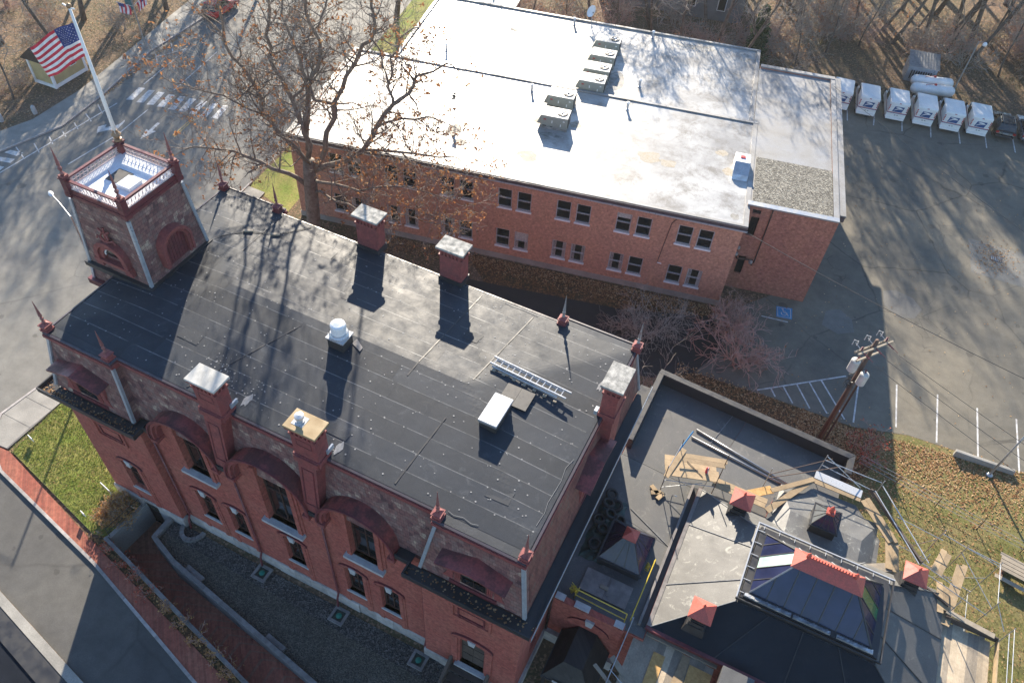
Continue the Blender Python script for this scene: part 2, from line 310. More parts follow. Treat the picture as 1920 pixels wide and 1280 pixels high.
T['greytwig'] = M('grey_twig', (0.34, 0.30, 0.25), (0.22, 0.185, 0.155), 1.5, 0.85, bump=0)
T['oakleaf'] = leaf_mat('oak_leaf', [(0, (0.20, 0.085, 0.04)), (0.5, (0.34, 0.15, 0.06)), (0.85, (0.42, 0.21, 0.09)), (1, (0.48, 0.32, 0.17))])
T['fallen'] = leaf_mat('fallen_leaf', [(0, (0.22, 0.10, 0.045)), (0.4, (0.40, 0.22, 0.10)), (0.75, (0.52, 0.34, 0.17)), (1, (0.62, 0.46, 0.28))])
T['redleaf'] = leaf_mat('red_leaf', [(0, (0.34, 0.05, 0.03)), (0.6, (0.45, 0.10, 0.06)), (1, (0.42, 0.2, 0.1))])
T['blade'] = leaf_mat('grass_blade', [(0, (0.14, 0.205, 0.035)), (0.5, (0.23, 0.285, 0.06)), (0.85, (0.29, 0.255, 0.085)), (1, (0.40, 0.31, 0.14))])
T['evergreen'] = leaf_mat('evergreen', [(0, (0.02, 0.045, 0.015)), (1, (0.05, 0.09, 0.03))])
T['straw'] = leaf_mat('dry_plant', [(0, (0.32, 0.17, 0.06)), (0.6, (0.5, 0.31, 0.13)), (1, (0.3, 0.12, 0.05))])
T['truck'] = M('mail_white', (0.80, 0.80, 0.78), (0.70, 0.69, 0.66), 0.8, 0.4, bump=0.04)
T['navy'] = M('emblem_blue', (0.012, 0.075, 0.24), None, 3, 0.5, bump=0)
T['stripe'] = M('stripe_red', (0.5, 0.03, 0.03), None, 3, 0.5, bump=0)
T['light_red'] = M('tail_light', (0.42, 0.012, 0.012), None, 3, 0.25, bump=0)
T['carblack'] = M('car_black', (0.012, 0.013, 0.016), None, 2, 0.22, bump=0)
T['carred'] = M('car_red', (0.55, 0.02, 0.028), None, 2, 0.25, bump=0)
T['carsilver'] = M('car_silver', (0.28, 0.30, 0.33), None, 2, 0.25, metal=0.5, bump=0)
T['flagred'] = M('flag_red', (0.55, 0.03, 0.06), None, 3, 0.8, bump=0)
T['flagblue'] = M('flag_blue', (0.03, 0.05, 0.20), None, 3, 0.8, bump=0)
T['flagwhite'] = M('flag_white', (0.80, 0.78, 0.78), None, 3, 0.8, bump=0)
T['teal'] = M('banner_teal', (0.03, 0.16, 0.19), None, 3, 0.8, bump=0)
T['cream'] = M('cream_wall', (0.48, 0.38, 0.18), (0.38, 0.30, 0.15), 1, 0.7)
T['polewood'] = wood_mat('pole_wood', (0.13, 0.075, 0.052), (0.07, 0.042, 0.034))
T['brass'] = M('weathered_brass', (0.30, 0.19, 0.11), None, 4, 0.5, metal=0.4)
T['copper'] = M('verdigris', (0.28, 0.30, 0.29), (0.2, 0.14, 0.13), 5, 0.6)
T['strap'] = M('yellow_tube', (0.62, 0.46, 0.05), None, 4, 0.45, bump=0)
T['shingle'] = slate_mat('dark_shingle', [(0, (0.012, 0.011, 0.011)), (0.5, (0.025, 0.023, 0.022)), (1, (0.04, 0.036, 0.034))], 0.3, 0.14)
T['tanstain'] = M('dry_puddle', (0.19, 0.155, 0.105), (0.36, 0.33, 0.28), 3.5, 0.7, fine=14, bump=0.05)
T['soot'] = M('soot_stain', (0.12, 0.115, 0.10), (0.34, 0.335, 0.32), 2.2, 0.7, fine=14, bump=0.05)
T['curtain'] = M('curtain', (0.55, 0.52, 0.48), None, 8, 0.9)

# ---------------------------------------------------------------- mesh helpers
ROOT = {}
def thing(name, label, cat, loc=(0, 0, 0), rz=0.0, group=None):
    o = bpy.data.objects.new(name, None); COL.objects.link(o); o.empty_display_size = 0.3
    o.location = loc; o.rotation_euler = (0, 0, rz); o['label'] = label; o['category'] = cat
    if group: o['group'] = group
    ROOT[o.name] = (Vector(loc), rz); return o
def tag(o, label, cat, group=None):
    o['label'] = label; o['category'] = cat
    if group: o['group'] = group
    return o
def top_of(o):
    while o.parent: o = o.parent
    return o
class MB:
    def __init__(s): s.v = []; s.f = []; s.m = []
    def face(s, pts, mi=0):
        i = len(s.v); s.v.extend(pts); s.f.append(tuple(range(i, i + len(pts)))); s.m.append(mi); return s
    def hexa(s, p, mi=0):
        i = len(s.v); s.v.extend(p)
        for q in ((3, 2, 1, 0), (4, 5, 6, 7), (0, 1, 5, 4), (1, 2, 6, 5), (2, 3, 7, 6), (3, 0, 4, 7)):
            s.f.append(tuple(i + k for k in q)); s.m.append(mi)
        return s
    def box(s, x0, x1, y0, y1, z0, z1, mi=0):
        return s.hexa([(x0, y0, z0), (x1, y0, z0), (x1, y1, z0), (x0, y1, z0), (x0, y0, z1), (x1, y0, z1), (x1, y1, z1), (x0, y1, z1)], mi)
    def obox(s, c, sx, sy, sz, rz=0.0, mi=0, tilt=0.0):
        """box centred at c (bottom z), turned by rz"""
        ca, sa = math.cos(rz), math.sin(rz); p = []
        for z in (0, sz):
            for dx, dy in ((-sx / 2, -sy / 2), (sx / 2, -sy / 2), (sx / 2, sy / 2), (-sx / 2, sy / 2)):
                p.append((c[0] + dx * ca - dy * sa, c[1] + dx * sa + dy * ca, c[2] + z + dx * tilt))
        return s.hexa(p, mi)
    def frustum(s, b, t, z0, z1, mi=0):
        """b, t = (x0,x1,y0,y1) bottom and top rectangles"""
        return s.hexa([(b[0], b[2], z0), (b[1], b[2], z0), (b[1], b[3], z0), (b[0], b[3], z0), (t[0], t[2], z1), (t[1], t[2], z1), (t[1], t[3], z1), (t[0], t[3], z1)], mi)
    def prism(s, poly, z0, z1, mi=0):
        i = len(s.v); n = len(poly); s.v.extend([(x, y, z0) for x, y in poly]); s.v.extend([(x, y, z1) for x, y in poly])
        s.f.append(tuple(i + k for k in reversed(range(n)))); s.f.append(tuple(i + n + k for k in range(n))); s.m += [mi, mi]
        for k in range(n):
            j = (k + 1) % n; s.f.append((i + k, i + j, i + n + j, i + n + k)); s.m.append(mi)
        return s
    def prismy(s, poly, y0, y1, mi=0):
        i = len(s.v); n = len(poly); s.v.extend([(x, y0, z) for x, z in poly]); s.v.extend([(x, y1, z) for x, z in poly])
        s.f.append(tuple(i + k for k in range(n))); s.f.append(tuple(i + n + k for k in reversed(range(n)))); s.m += [mi, mi]
        for k in range(n):
            j = (k + 1) % n; s.f.append((i + j, i + k, i + n + k, i + n + j)); s.m.append(mi)
        return s
    def prismx(s, poly, x0, x1, mi=0):
        i = len(s.v); n = len(poly); s.v.extend([(x0, y, z) for y, z in poly]); s.v.extend([(x1, y, z) for y, z in poly])
        s.f.append(tuple(i + k for k in reversed(range(n)))); s.f.append(tuple(i + n + k for k in range(n))); s.m += [mi, mi]
        for k in range(n):
            j = (k + 1) % n; s.f.append((i + k, i + j, i + n + j, i + n + k)); s.m.append(mi)
        return s
    def ringy(s, cx, cz, ro, ri, y0, y1, a0=0.0, a1=math.pi, n=28, mi=0, stilt=0.0):
        """half ring (arch) standing in the xz plane, extruded along y"""
        outer = [(cx + ro * math.cos(a0 + (a1 - a0) * k / n), cz + ro * math.sin(a0 + (a1 - a0) * k / n)) for k in range(n + 1)]
        inner = [(cx + ri * math.cos(a0 + (a1 - a0) * k / n), cz + ri * math.sin(a0 + (a1 - a0) * k / n)) for k in range(n + 1)]
        if stilt:
            outer = [(outer[0][0], cz - stilt)] + outer + [(outer[-1][0], cz - stilt)]
            inner = [(inner[0][0], cz - stilt)] + inner + [(inner[-1][0], cz - stilt)]
        for k in range(len(outer) - 1):
            a, b, c, d = outer[k], outer[k + 1], inner[k + 1], inner[k]
            s.hexa([(d[0], y0, d[1]), (a[0], y0, a[1]), (a[0], y1, a[1]), (d[0], y1, d[1]), (c[0], y0, c[1]), (b[0], y0, b[1]), (b[0], y1, b[1]), (c[0], y1, c[1])], mi)
        return s
    def tube(s, pts, rad, n=6, mi=0, cap=True):
        pts = [Vector(p) for p in pts]; m = len(pts)
        if not isinstance(rad, (list, tuple)): rad = [rad] * m
        i0 = len(s.v); ref = None
        for k in range(m):
            d = (pts[min(k + 1, m - 1)] - pts[max(k - 1, 0)])
            if d.length < 1e-9: d = Vector((0, 0, 1))
            d.normalize()
            if ref is None: ref = d.orthogonal().normalized()
            ref = (ref - d * ref.dot(d))
            if ref.length < 1e-6: ref = d.orthogonal()
            ref.normalize(); w = d.cross(ref)
            for j in range(n):
                a = 2 * math.pi * j / n
                p = pts[k] + (ref * math.cos(a) + w * math.sin(a)) * rad[k]; s.v.append((p.x, p.y, p.z))
        for k in range(m - 1):
            for j in range(n):
                a = i0 + k * n + j; b = i0 + k * n + (j + 1) % n
                s.f.append((a, b, b + n, a + n)); s.m.append(mi)
        if cap and n > 3:
            s.f.append(tuple(i0 + j for j in reversed(range(n)))); s.f.append(tuple(i0 + (m - 1) * n + j for j in range(n))); s.m += [mi, mi]
        return s
    def lathe(s, prof, c, n=12, mi=0, rot=0.0):
        i0 = len(s.v)
        for r_, z in prof:
            for j in range(n):
                a = rot + 2 * math.pi * j / n; s.v.append((c[0] + r_ * math.cos(a), c[1] + r_ * math.sin(a), c[2] + z))
        for k in range(len(prof) - 1):
            for j in range(n):
                a = i0 + k * n + j; b = i0 + k * n + (j + 1) % n
                s.f.append((a, b, b + n, a + n)); s.m.append(mi)
        s.f.append(tuple(i0 + j for j in reversed(range(n)))); s.f.append(tuple(i0 + (len(prof) - 1) * n + j for j in range(n))); s.m += [mi, mi]
        return s
    def mesh(s, name, mats, inv=None, smooth=False):
        me = bpy.data.meshes.new(name)
        vv = s.v if inv is None else [tuple(inv @ Vector(p)) for p in s.v]
        me.from_pydata(vv, [], s.f)
        if not isinstance(mats, (list, tuple)): mats = [mats]
        for m in mats: me.materials.append(T[m] if isinstance(m, str) else m)
        if len(mats) > 1: me.polygons.foreach_set('material_index', s.m)
        if smooth: me.polygons.foreach_set('use_smooth', [True] * len(me.polygons))
        me.update(); return me
    def build(s, name, mats, parent=None, world=True, smooth=False, kind=None, bevel=0.0):
        inv = None
        if parent is not None and world:
            loc, rz = ROOT[top_of(parent).name]
            inv = Matrix.Rotation(-rz, 4, 'Z') @ Matrix.Translation(-loc)
        o = bpy.data.objects.new(name, s.mesh(name, mats, inv, smooth)); COL.objects.link(o)
        if parent is not None: o.parent = parent
        if kind: o['kind'] = kind
        if bevel:
            md = o.modifiers.new('bevel', 'BEVEL'); md.width = bevel; md.segments = 2; md.limit_method = 'ANGLE'
        return o
def struct(mb, name, mats, parent=None):
    o = mb.build(name, mats, parent)
    if parent is None: o['kind'] = 'structure'; ROOT[o.name] = (Vector((0, 0, 0)), 0.0)
    return o
def top(mb, name, mats, label, cat, group=None, **k):
    o = mb.build(name, mats, None, **k); tag(o, label, cat, group); ROOT[o.name] = (Vector((0, 0, 0)), 0.0); return o
def copy_tree(o, parent=None):
    c = o.copy(); COL.objects.link(c); c.parent = parent
    for ch in o.children: copy_tree(ch, c)
    return c
def inst(mesh, name, parent, loc, rz=0.0, sc=(1, 1, 1)):
    o = bpy.data.objects.new(name, mesh); COL.objects.link(o); o.parent = parent; o.location = loc; o.rotation_euler = (0, 0, rz); o.scale = sc; return o
# ================================================================ THE SETTING: ground, streets, pavements
RAMP = [(1.75, -2.72), (22.0, -7.35), (22.0, -5.0), (6.05, -2.25), (3.95, -1.55), (3.95, -0.02), (2.0, -0.02)]
def holed(outer, hole, z):
    bm = bmesh.new(); es = []
    for poly in (outer, hole):
        vs = [bm.verts.new((x, y, z)) for x, y in poly]
        es += [bm.edges.new((vs[i], vs[(i + 1) % len(vs)])) for i in range(len(vs))]
    bmesh.ops.triangle_fill(bm, use_beauty=True, edges=es, normal=(0, 0, 1))
    me = bpy.data.meshes.new('ground'); bm.to_mesh(me); bm.free(); return me
gm = holed([(-500, -300), (500, -300), (500, 900), (-500, 900)], RAMP, 0.0); gm.materials.append(T['ground'])
g = bpy.data.objects.new('ground', gm); COL.objects.link(g); g['kind'] = 'structure'; ROOT['ground'] = (Vector((0, 0, 0)), 0.0)
def sheet(name, poly, z, mat, parent=None):
    return struct(MB().face([(x, y, z) for x, y in poly]), name, mat, parent)
STREET = [(-34, -60), (-34, 20.7), (-32.5, 26.3), (-33.3, 31.8), (-35.4, 40.4), (-36, 55), (-40, 140), (-19, 140), (-16.3, 55), (-14.1, 37), (-13.2, 33.5), (-12.6, 28.2), (-10.4, 4.5), (-10.8, 0.7),
          (-9.6, -1.2), (-7.3, -2.4), (2.2, -4.3), (11.1, -6.7), (45, -15.6), (45, -19), (6.7, -9.3), (-1.2, -7.7), (-9, -6.1), (-9, -60)]
st = sheet('street', STREET, 0.004, 'street')
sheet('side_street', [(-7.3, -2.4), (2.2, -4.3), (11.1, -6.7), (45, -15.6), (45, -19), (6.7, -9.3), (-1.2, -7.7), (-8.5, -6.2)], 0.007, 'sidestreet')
# parking lot and driveway
lot = sheet('parking_lot', [(27.4, 26.1), (34, 26.6), (39.5, 26.8), (43, 27.9), (52, 28.6), (90, 32), (90, 80), (50, 75.5), (31, 71.6), (27.6, 70.0), (33.6, 40), (28, 32.4)], 0.004, 'lot')
dr = sheet('driveway', [(-12.6, 20), (10, 20.4), (25.8, 24.2), (28.2, 26.0), (29.6, 29.5), (28.0, 32.3), (21.6, 29.6), (10.8, 27.0), (0, 24.6), (-12.4, 22.8)], 0.009, 'drive')
sheet('access_drive', [(-14.9, 42), (-8.5, 44), (-7.9, 47.5), (-15.4, 47)], 0.006, 'street')
# far sidewalk of the main street
def slabs(name, p0, p1, w, n, z0, z1, mat, parent, gap=0.02):
    """row of separate paving slabs from p0 to p1, width w to the left of the line"""
    d = Vector((p1[0] - p0[0], p1[1] - p0[1])); L = d.length; d /= L; nr = Vector((-d.y, d.x))
    for k in range(n):
        a = L * k / n + gap; b = L * (k + 1) / n - gap; q = []
        for t, s_ in ((a, 0), (b, 0), (b, w), (a, w)):
            p = Vector(p0) + d * t + nr * s_; q.append((p.x, p.y))
        MB().prism(q, z0, z1 + rnd.uniform(-0.006, 0.006)).build(name, mat, parent)
fs = struct(MB().prism([(-34.0, -60), (-34, 20.7), (-32.5, 26.3), (-33.3, 31.8), (-35.4, 40.4), (-36, 55), (-40, 140), (-44, 140), (-40.4, 56), (-39.0, 48), (-37.3, 40), (-35.6, 31.4), (-35.4, 25.6), (-37, 20.7), (-37, -60)], 0.0, 0.11), 'far_pavement', 'concrete')
def kerb(name, pts, parent, w=0.16, z1=0.13, mat='stone'):
    for k in range(len(pts) - 1):
        a = Vector(pts[k]); b = Vector(pts[k + 1]); L = (b - a).length; m = max(1, int(L / 2.4)); d = (b - a) / L; nr = Vector((-d.y, d.x))
        for j in range(m):
            p = a + d * (L * j / m + 0.01); q = a + d * (L * (j + 1) / m - 0.01)
            MB().prism([(p.x, p.y), (q.x, q.y), (q.x + nr.x * w, q.y + nr.y * w), (p.x + nr.x * w, p.y + nr.y * w)], 0.0, z1 + rnd.uniform(-0.008, 0.008)).build(name, mat, parent)
kerb('kerb_stone', [(-33.98, 12), (-33.98, 20.7), (-32.48, 26.3), (-33.28, 31.8), (-35.38, 40.4), (-35.98, 55)], fs, -0.16)
# concrete corner pavement beside the library lawn: separate slabs
cp = struct(MB().prism([(-10.6, 0.75), (-10.2, 4.5), (-12.3, 27.5), (-10.6, 27.5), (-8.1, 4.5), (-8.2, -1.0), (-9.5, -1.15)], 0.0, 0.10), 'corner_pavement', 'concrete')
for (q, dz) in (([(-10.55, 0.8), (-8.25, 0.8), (-8.15, 2.4), (-10.4, 2.4)], 0), ([(-10.4, 2.43), (-8.15, 2.43), (-8.1, 4.2), (-10.2, 4.2)], .004), ([(-9.5, -1.1), (-8.25, -1.0), (-8.25, .77), (-10.5, .77)], .002), ([(-10.2, 4.23), (-8.1, 4.23), (-8.25, 6), (-10.37, 6)], 0), ([(-10.37, 6.03), (-8.25, 6.03), (-8.4, 8), (-10.55, 8)], .003), ([(-10.55, 8.03), (-8.4, 8.03), (-8.6, 10), (-10.72, 10)], 0)):
    MB().prism(q, 0.1, 0.118 + dz).build('paving_slab', 'concrete', cp)
kerb('kerb_stone', [(-7.28, -2.38), (-9.6, -1.2), (-10.78, 0.7), (-10.38, 4.5), (-12.58, 28.2)], cp, -0.16)
# brick pavement of the side street
bp = struct(MB().prism([(-7.25, -2.25), (2.2, -4.16), (11.1, -6.55), (45, -15.4), (45, -14.5), (12.9, -5.92), (0.75, -3.18), (-7.9, -1.1), (-9.3, -1.2)], 0.0, 0.115), 'brick_pavement', 'paving')
kerb('kerb_stone', [(-7.28, -2.40), (2.2, -4.31), (11.1, -6.71), (30, -11.65)], bp, 0.17, 0.15)
# opposite side of the side street
op = struct(MB().prism([(-9, -6.12), (-1.2, -7.72), (6.7, -9.32), (45, -19.0), (45, -19.5), (6.5, -9.8), (-1.35, -8.15), (-9, -6.55)], 0.0, 0.13), 'side_pavement', 'concrete')
struct(MB().prism([(-9, -6.57), (-1.36, -8.17), (6.48, -9.82), (45, -19.5), (45, -20.6), (6.2, -10.75), (-1.6, -9.1), (-9, -7.5)], 0.0, 0.10), 'shade_strip', T['black'])  # black strip standing in for the shadow band beside the pavement
struct(MB().face([(-9, -7.5, .02), (-1.6, -9.1, .02), (6.2, -10.75, .02), (45, -20.6, .02), (45, -60, .02), (-9, -60, .02)]), 'side_yard', 'shadeyard')
# lawn in front of the library
lw = struct(MB().prism([(-7.75, -1.02), (-8.05, 3.3), (-8.2, 5.0), (0.0, 5.0), (0.0, -0.05), (1.9, -0.05), (1.7, -2.65), (0.7, -2.88)], 0.0, 0.10), 'front_lawn', 'grass')
# gravel terrace, planter strip, sunken ramp
tr = struct(MB().prism([(6.3, -2.1), (30, -5.95), (30, -0.02), (4.15, -0.02), (4.15, -1.45)], 0.0, 0.05), 'gravel_terrace', 'terrace')
MB().prism([(4.2, -0.9), (27, -1.35), (27, -0.015), (4.2, -0.015)], 0.05, 0.062).build('dark_gravel_strip', 'darkgravel', tr)
pl = struct(MB().prism([(.9, -3.12), (12.9, -5.9), (22.5, -8.4), (22.5, -7.6), (1.5, -2.75)], 0.0, 0.09), 'planter_bed', 'bed')
rm = struct(MB().face([(22.0, -7.35, 0.0), (22.0, -5.0, 0.0), (6.05, -2.25, -1.55), (3.95, -1.55, -1.75), (3.95, -0.02, -1.75), (2.0, -0.02, -1.75), (1.75, -2.72, -1.75)]), 'ramp', 'paving')
def rwall(a, b, w, z0, z1, name, mat, n):
    a = Vector(a); b = Vector(b); d = (b - a); L = d.length; d /= L; nr = Vector((-d.y, d.x))
    for k in range(n):
        p = a + d * (L * k / n + 0.006); q = a + d * (L * (k + 1) / n - 0.006)
        MB().prism([(p.x, p.y), (q.x, q.y), (q.x + nr.x * w, q.y + nr.y * w), (p.x + nr.x * w, p.y + nr.y * w)], z0, z1 + rnd.uniform(-0.01, 0.01)).build(name, mat, wallT)
wallT = thing('retaining_wall', 'long low granite retaining wall between planter bed and sunken brick ramp', 'wall', (1.75, -2.72, 0))
rwall((1.75, -2.72), (22, -7.35), -0.2, -1.8, 0.42, 'coping_block', 'wallstone', 14)
wallT = thing('retaining_wall', 'granite retaining wall with stepped end edging the gravel terrace', 'wall', (6, -2.2, 0))
rwall((22, -5.0), (6.05, -2.25), -0.24, -1.8, 0.33, 'coping_block', 'wallstone', 12)
rwall((6.05, -2.25), (3.95, -1.55), -0.24, -1.8, 0.34, 'coping_block', 'wallstone', 2)
rwall((3.95, -1.5), (3.95, -0.1), -0.3, -1.8, 0.34, 'coping_block', 'wallstone', 1)
for t_ in (0.02, 0.42, 0.72): rwall((6.6 + t_ * 16, -2.08 - t_ * 2.75), (7.9 + t_ * 16, -2.30 - t_ * 2.75), 0.28, 0.05, 0.22, 'step_block', 'wallstone', 1)
ew = thing('ramp_end_wall', 'pale concrete wall closing the lower end of the sunken ramp', 'wall', (1.8, -1.3, 0))
MB().prism([(1.72, -2.7), (1.98, -2.7), (2.2, -0.02), (1.94, -0.02)], -1.8, 0.3).build('wall_slab', 'concrete', ew)
rl = thing('ramp_railing', 'thin black railing on top of the pale ramp end wall', 'railing', (1.8, -1.3, 0.3))
for zz in (0.72, 1.12): MB().tube([(1.85, -2.6, zz), (2.07, -0.3, zz)], 0.018, 6).build('rail', 'black', rl)
for t_ in (0, 0.5, 1): MB().tube([(1.85 + .22 * t_, -2.6 + 2.3 * t_, 0.3), (1.85 + .22 * t_, -2.6 + 2.3 * t_, 1.12)], 0.018, 6).build('post', 'black', rl)

# ---- painted markings (children of the sheets they lie on)
def mark(name, poly, parent, mat='paint', z=0.0085):
    MB().face([(x, y, z) for x, y in poly]).build(name, mat, parent)
def line(name, a, b, w, parent, mat='paint', z=0.0085):
    a = Vector(a); b = Vector(b); d = (b - a).normalized(); n_ = Vector((-d.y, d.x)) * w / 2
    mark(name, [tuple(a + n_), tuple(b + n_), tuple(b - n_), tuple(a - n_)], parent, mat, z)
bars = [((-30.86, 32.47), (-30.26, 32.76), (-30.77, 34.93), (-31.38, 34.75)), ((-29.73, 32.61), (-29.09, 32.90), (-29.71, 35.09), (-30.27, 34.86)), ((-28.64, 32.81), (-28.03, 33.11), (-28.65, 35.29), (-29.28, 35.09)),
        ((-27.58, 33.02), (-26.95, 33.33), (-27.53, 35.53), (-28.15, 35.30)), ((-26.42, 33.19), (-25.76, 33.48), (-26.45, 35.78), (-27.01, 35.55)), ((-25.33, 33.42), (-24.69, 33.70), (-25.27, 35.94), (-25.96, 35.75)),
        ((-24.22, 33.64), (-23.57, 33.86), (-24.18, 36.17), (-24.73, 35.94)), ((-23.1, 33.86), (-22.45, 34.05), (-23.05, 36.4), (-23.6, 36.15)), ((-22, 34.1), (-21.35, 34.3), (-21.9, 36.6), (-22.45, 36.4))]
for b in bars: mark('crosswalk_bar', b, st)
mark('crosswalk_bar', [(-33.52, 20.82), (-32.23, 20.98), (-32.07, 21.59), (-33.37, 21.34)], st)
mark('crosswalk_bar', [(-33.45, 19.6), (-31.85, 20.0), (-31.98, 20.58), (-33.3, 20.2)], st); mark('crosswalk_bar', [(-33.45, 18.4), (-31.75, 18.8), (-31.85, 19.35), (-33.4, 19.0)], st)
for a, b in (((-31.5, 18.0), (-31.1, 31.6)), ((-31.4, 35.4), (-32.6, 43)), ((-27.6, 22.3), (-27.3, 27.7)), ((-27.3, 27.7), (-27.9, 32.2)), ((-28.2, 36), (-29.6, 44)), ((-32.6, 43), (-34.5, 39.2))): line('lane_line', a, b, 0.12, st)
for a, b in (((-23.0, 30.0), (-23.45, 33.2)), ((-22.75, 30.0), (-23.2, 33.2))): line('centre_line', a, b, 0.1, st, 'yellow')
for a, b in (((-32.38, 30.47), (-30.95, 29.6)), ((-32.22, 28.81), (-30.8, 28.1)), ((-32.0, 27.2), (-30.9, 26.6)), ((-31.9, 25.7), (-30.9, 25.2)), ((-32.2, 24.5), (-31.0, 23.8)), ((-32.45, 23.06), (-31.0, 22.3)), ((-33.35, 21.9), (-31.3, 21.0)), ((-34.6, 40.5), (-33, 39)), ((-34.8, 43), (-33.2, 41.5))): line('bay_tick', a, b, 0.1, st)
mark('arrow_marking', [(-25.08, 28.25), (-24.75, 29.9), (-25.12, 29.78), (-25.36, 31.06), (-25.66, 31.05), (-25.4, 29.62), (-25.75, 29.7)], st)
mark('arrow_marking', [(-29.06, 27.01), (-28.69, 27.63), (-27.93, 28.35), (-28.21, 29.51), (-28.46, 29.87), (-28.37, 29.02), (-29.06, 28.0), (-29.3, 28.46), (-29.69, 27.79)], st)
for a, b in (((41.7, 32.2), (42.2, 28.2)), ((44.5, 32.7), (44.9, 28.2)), ((47.2, 32.8), (47.6, 28.1)), ((49.8, 33.1), (50.2, 28.3)), ((32.75, 26.75), (38.24, 31.22)), ((33.56, 27.46), (34.06, 26.79)), ((34.34, 28.03), (35.3, 26.81)), ((35.18, 28.68), (36.48, 26.93)), ((35.95, 29.32), (37.67, 27.06)), ((36.68, 29.94), (38.87, 27.14)), ((39.15, 31.3), (39.46, 27.18)),
             ((31.5, 69.5), (32.12, 66.16)), ((34.3, 70), (34.67, 66.7)), ((37.0, 70.3), (37.44, 67.09)), ((39.8, 70.9), (40.21, 67.49)), ((42.5, 71.2), (42.99, 67.87)), ((45.0, 72), (45.47, 68.5)), ((47.6, 72.8), (48.12, 69.2)), ((50.4, 73), (50.9, 69.6))): line('stall_line', a, b, 0.11, lot)
line('stall_line', (31.2, 34.2), (33.2, 34.55), 0.1, lot)
# blue accessible-parking panel with white wheelchair figure
HB = [(31.99, 35.85), (33.17, 36.20), (33.41, 34.98), (32.26, 34.70)]
mark('accessible_panel', HB, lot, 'bluepaint', 0.0085)
hx = Vector((0.96, 0.27)); hy = Vector((-0.25, 0.97)); hc = Vector((32.7, 35.43))
def hp(u_, v_): p = hc + hx * u_ + hy * v_; return (p.x, p.y)
for a, b in (((-.48, -.5), (.48, -.5)), ((-.48, .5), (.48, .5)), ((-.5, -.5), (-.5, .5)), ((.5, -.5), (.5, .5))): line('panel_border', hp(*a), hp(*b), 0.05, lot, z=0.0125)
ring = MB()
for k in range(16):
    a0 = R(150 + k * 16); a1 = R(150 + (k + 1) * 16)
    ring.face([(*hp(-.02 + .24 * math.cos(a0), -.1 + .24 * math.sin(a0)), .0125), (*hp(-.02 + .24 * math.cos(a1), -.1 + .24 * math.sin(a1)), .0125), (*hp(-.02 + .17 * math.cos(a1), -.1 + .17 * math.sin(a1)), .0125), (*hp(-.02 + .17 * math.cos(a0), -.1 + .17 * math.sin(a0)), .0125)])
ring.face([(*hp(.09 * math.cos(R(36 * k)) - .1, .36 + .08 * math.sin(R(36 * k))), .0125) for k in range(10)])
ring.build('wheelchair_symbol', 'paint', lot)
for a, b in (((-.1, .28), (-.04, .0)), ((-.04, .0), (.2, .0)), ((.2, .0), (.3, -.32)), ((-.07, .15), (.14, .15))): line('wheelchair_symbol', hp(*a), hp(*b), 0.07, lot, z=0.0128)
# repaired patches and storm drain of the lot
for poly in ([(45.0, 52.6), (49.6, 52.8), (49.9, 48.2), (45.6, 48.0)], [(39.3, 41.9), (40.2, 42.5), (41.6, 42.2), (42.4, 41.2), (42.0, 39.9), (40.8, 39.4), (39.6, 40.3)], [(35.6, 37.3), (36.5, 38.0), (37.6, 37.3), (38.0, 36.0), (36.9, 35.2), (35.6, 35.6)]):
    mark('asphalt_patch', poly, lot, T['street'], 0.0072)
dg = thing('storm_drain', 'iron storm drain grate set among fallen leaves in the parking lot', 'drain', (47.4, 50.9, 0))
MB().box(46.95, 47.85, 50.5, 51.3, 0.0, 0.02).build('frame', 'black', dg)
for k in range(6): MB().box(47.0 + k * .145, 47.07 + k * .145, 50.56, 51.24, 0.02, 0.035).build('bar', 'galv', dg)
# leaf bed and grass beyond the annex
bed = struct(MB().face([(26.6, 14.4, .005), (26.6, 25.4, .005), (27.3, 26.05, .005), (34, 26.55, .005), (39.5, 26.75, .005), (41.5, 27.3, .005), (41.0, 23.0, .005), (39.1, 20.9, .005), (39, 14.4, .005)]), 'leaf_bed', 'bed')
rlw = struct(MB().face([(39.05, 20.9, .004), (41.0, 23.0, .004), (41.5, 27.3, .004), (43, 27.85, .004), (52, 28.55, .004), (90, 31.9, .004), (90, -30, .004), (30, -30, .004), (30, -7.0, .004), (39.05, 4, .004)]), 'side_lawn', 'dry_grass')
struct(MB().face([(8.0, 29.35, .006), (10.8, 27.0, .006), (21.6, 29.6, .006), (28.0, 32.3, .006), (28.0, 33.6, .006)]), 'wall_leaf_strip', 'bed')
struct(MB().face([(-12.2, 27.6, .006), (-7.4, 26.4, .006), (-9.2, 39, .006), (-13.6, 38, .006), (-12.9, 33.5, .006), (-12.4, 28.2, .006)]), 'corner_lawn', 'grass')
struct(MB().face([(-15.7, 49.5, .006), (-11.4, 50.5, .006), (-16, 70, .006), (-19.5, 70, .006)]), 'verge_lawn', 'grass')
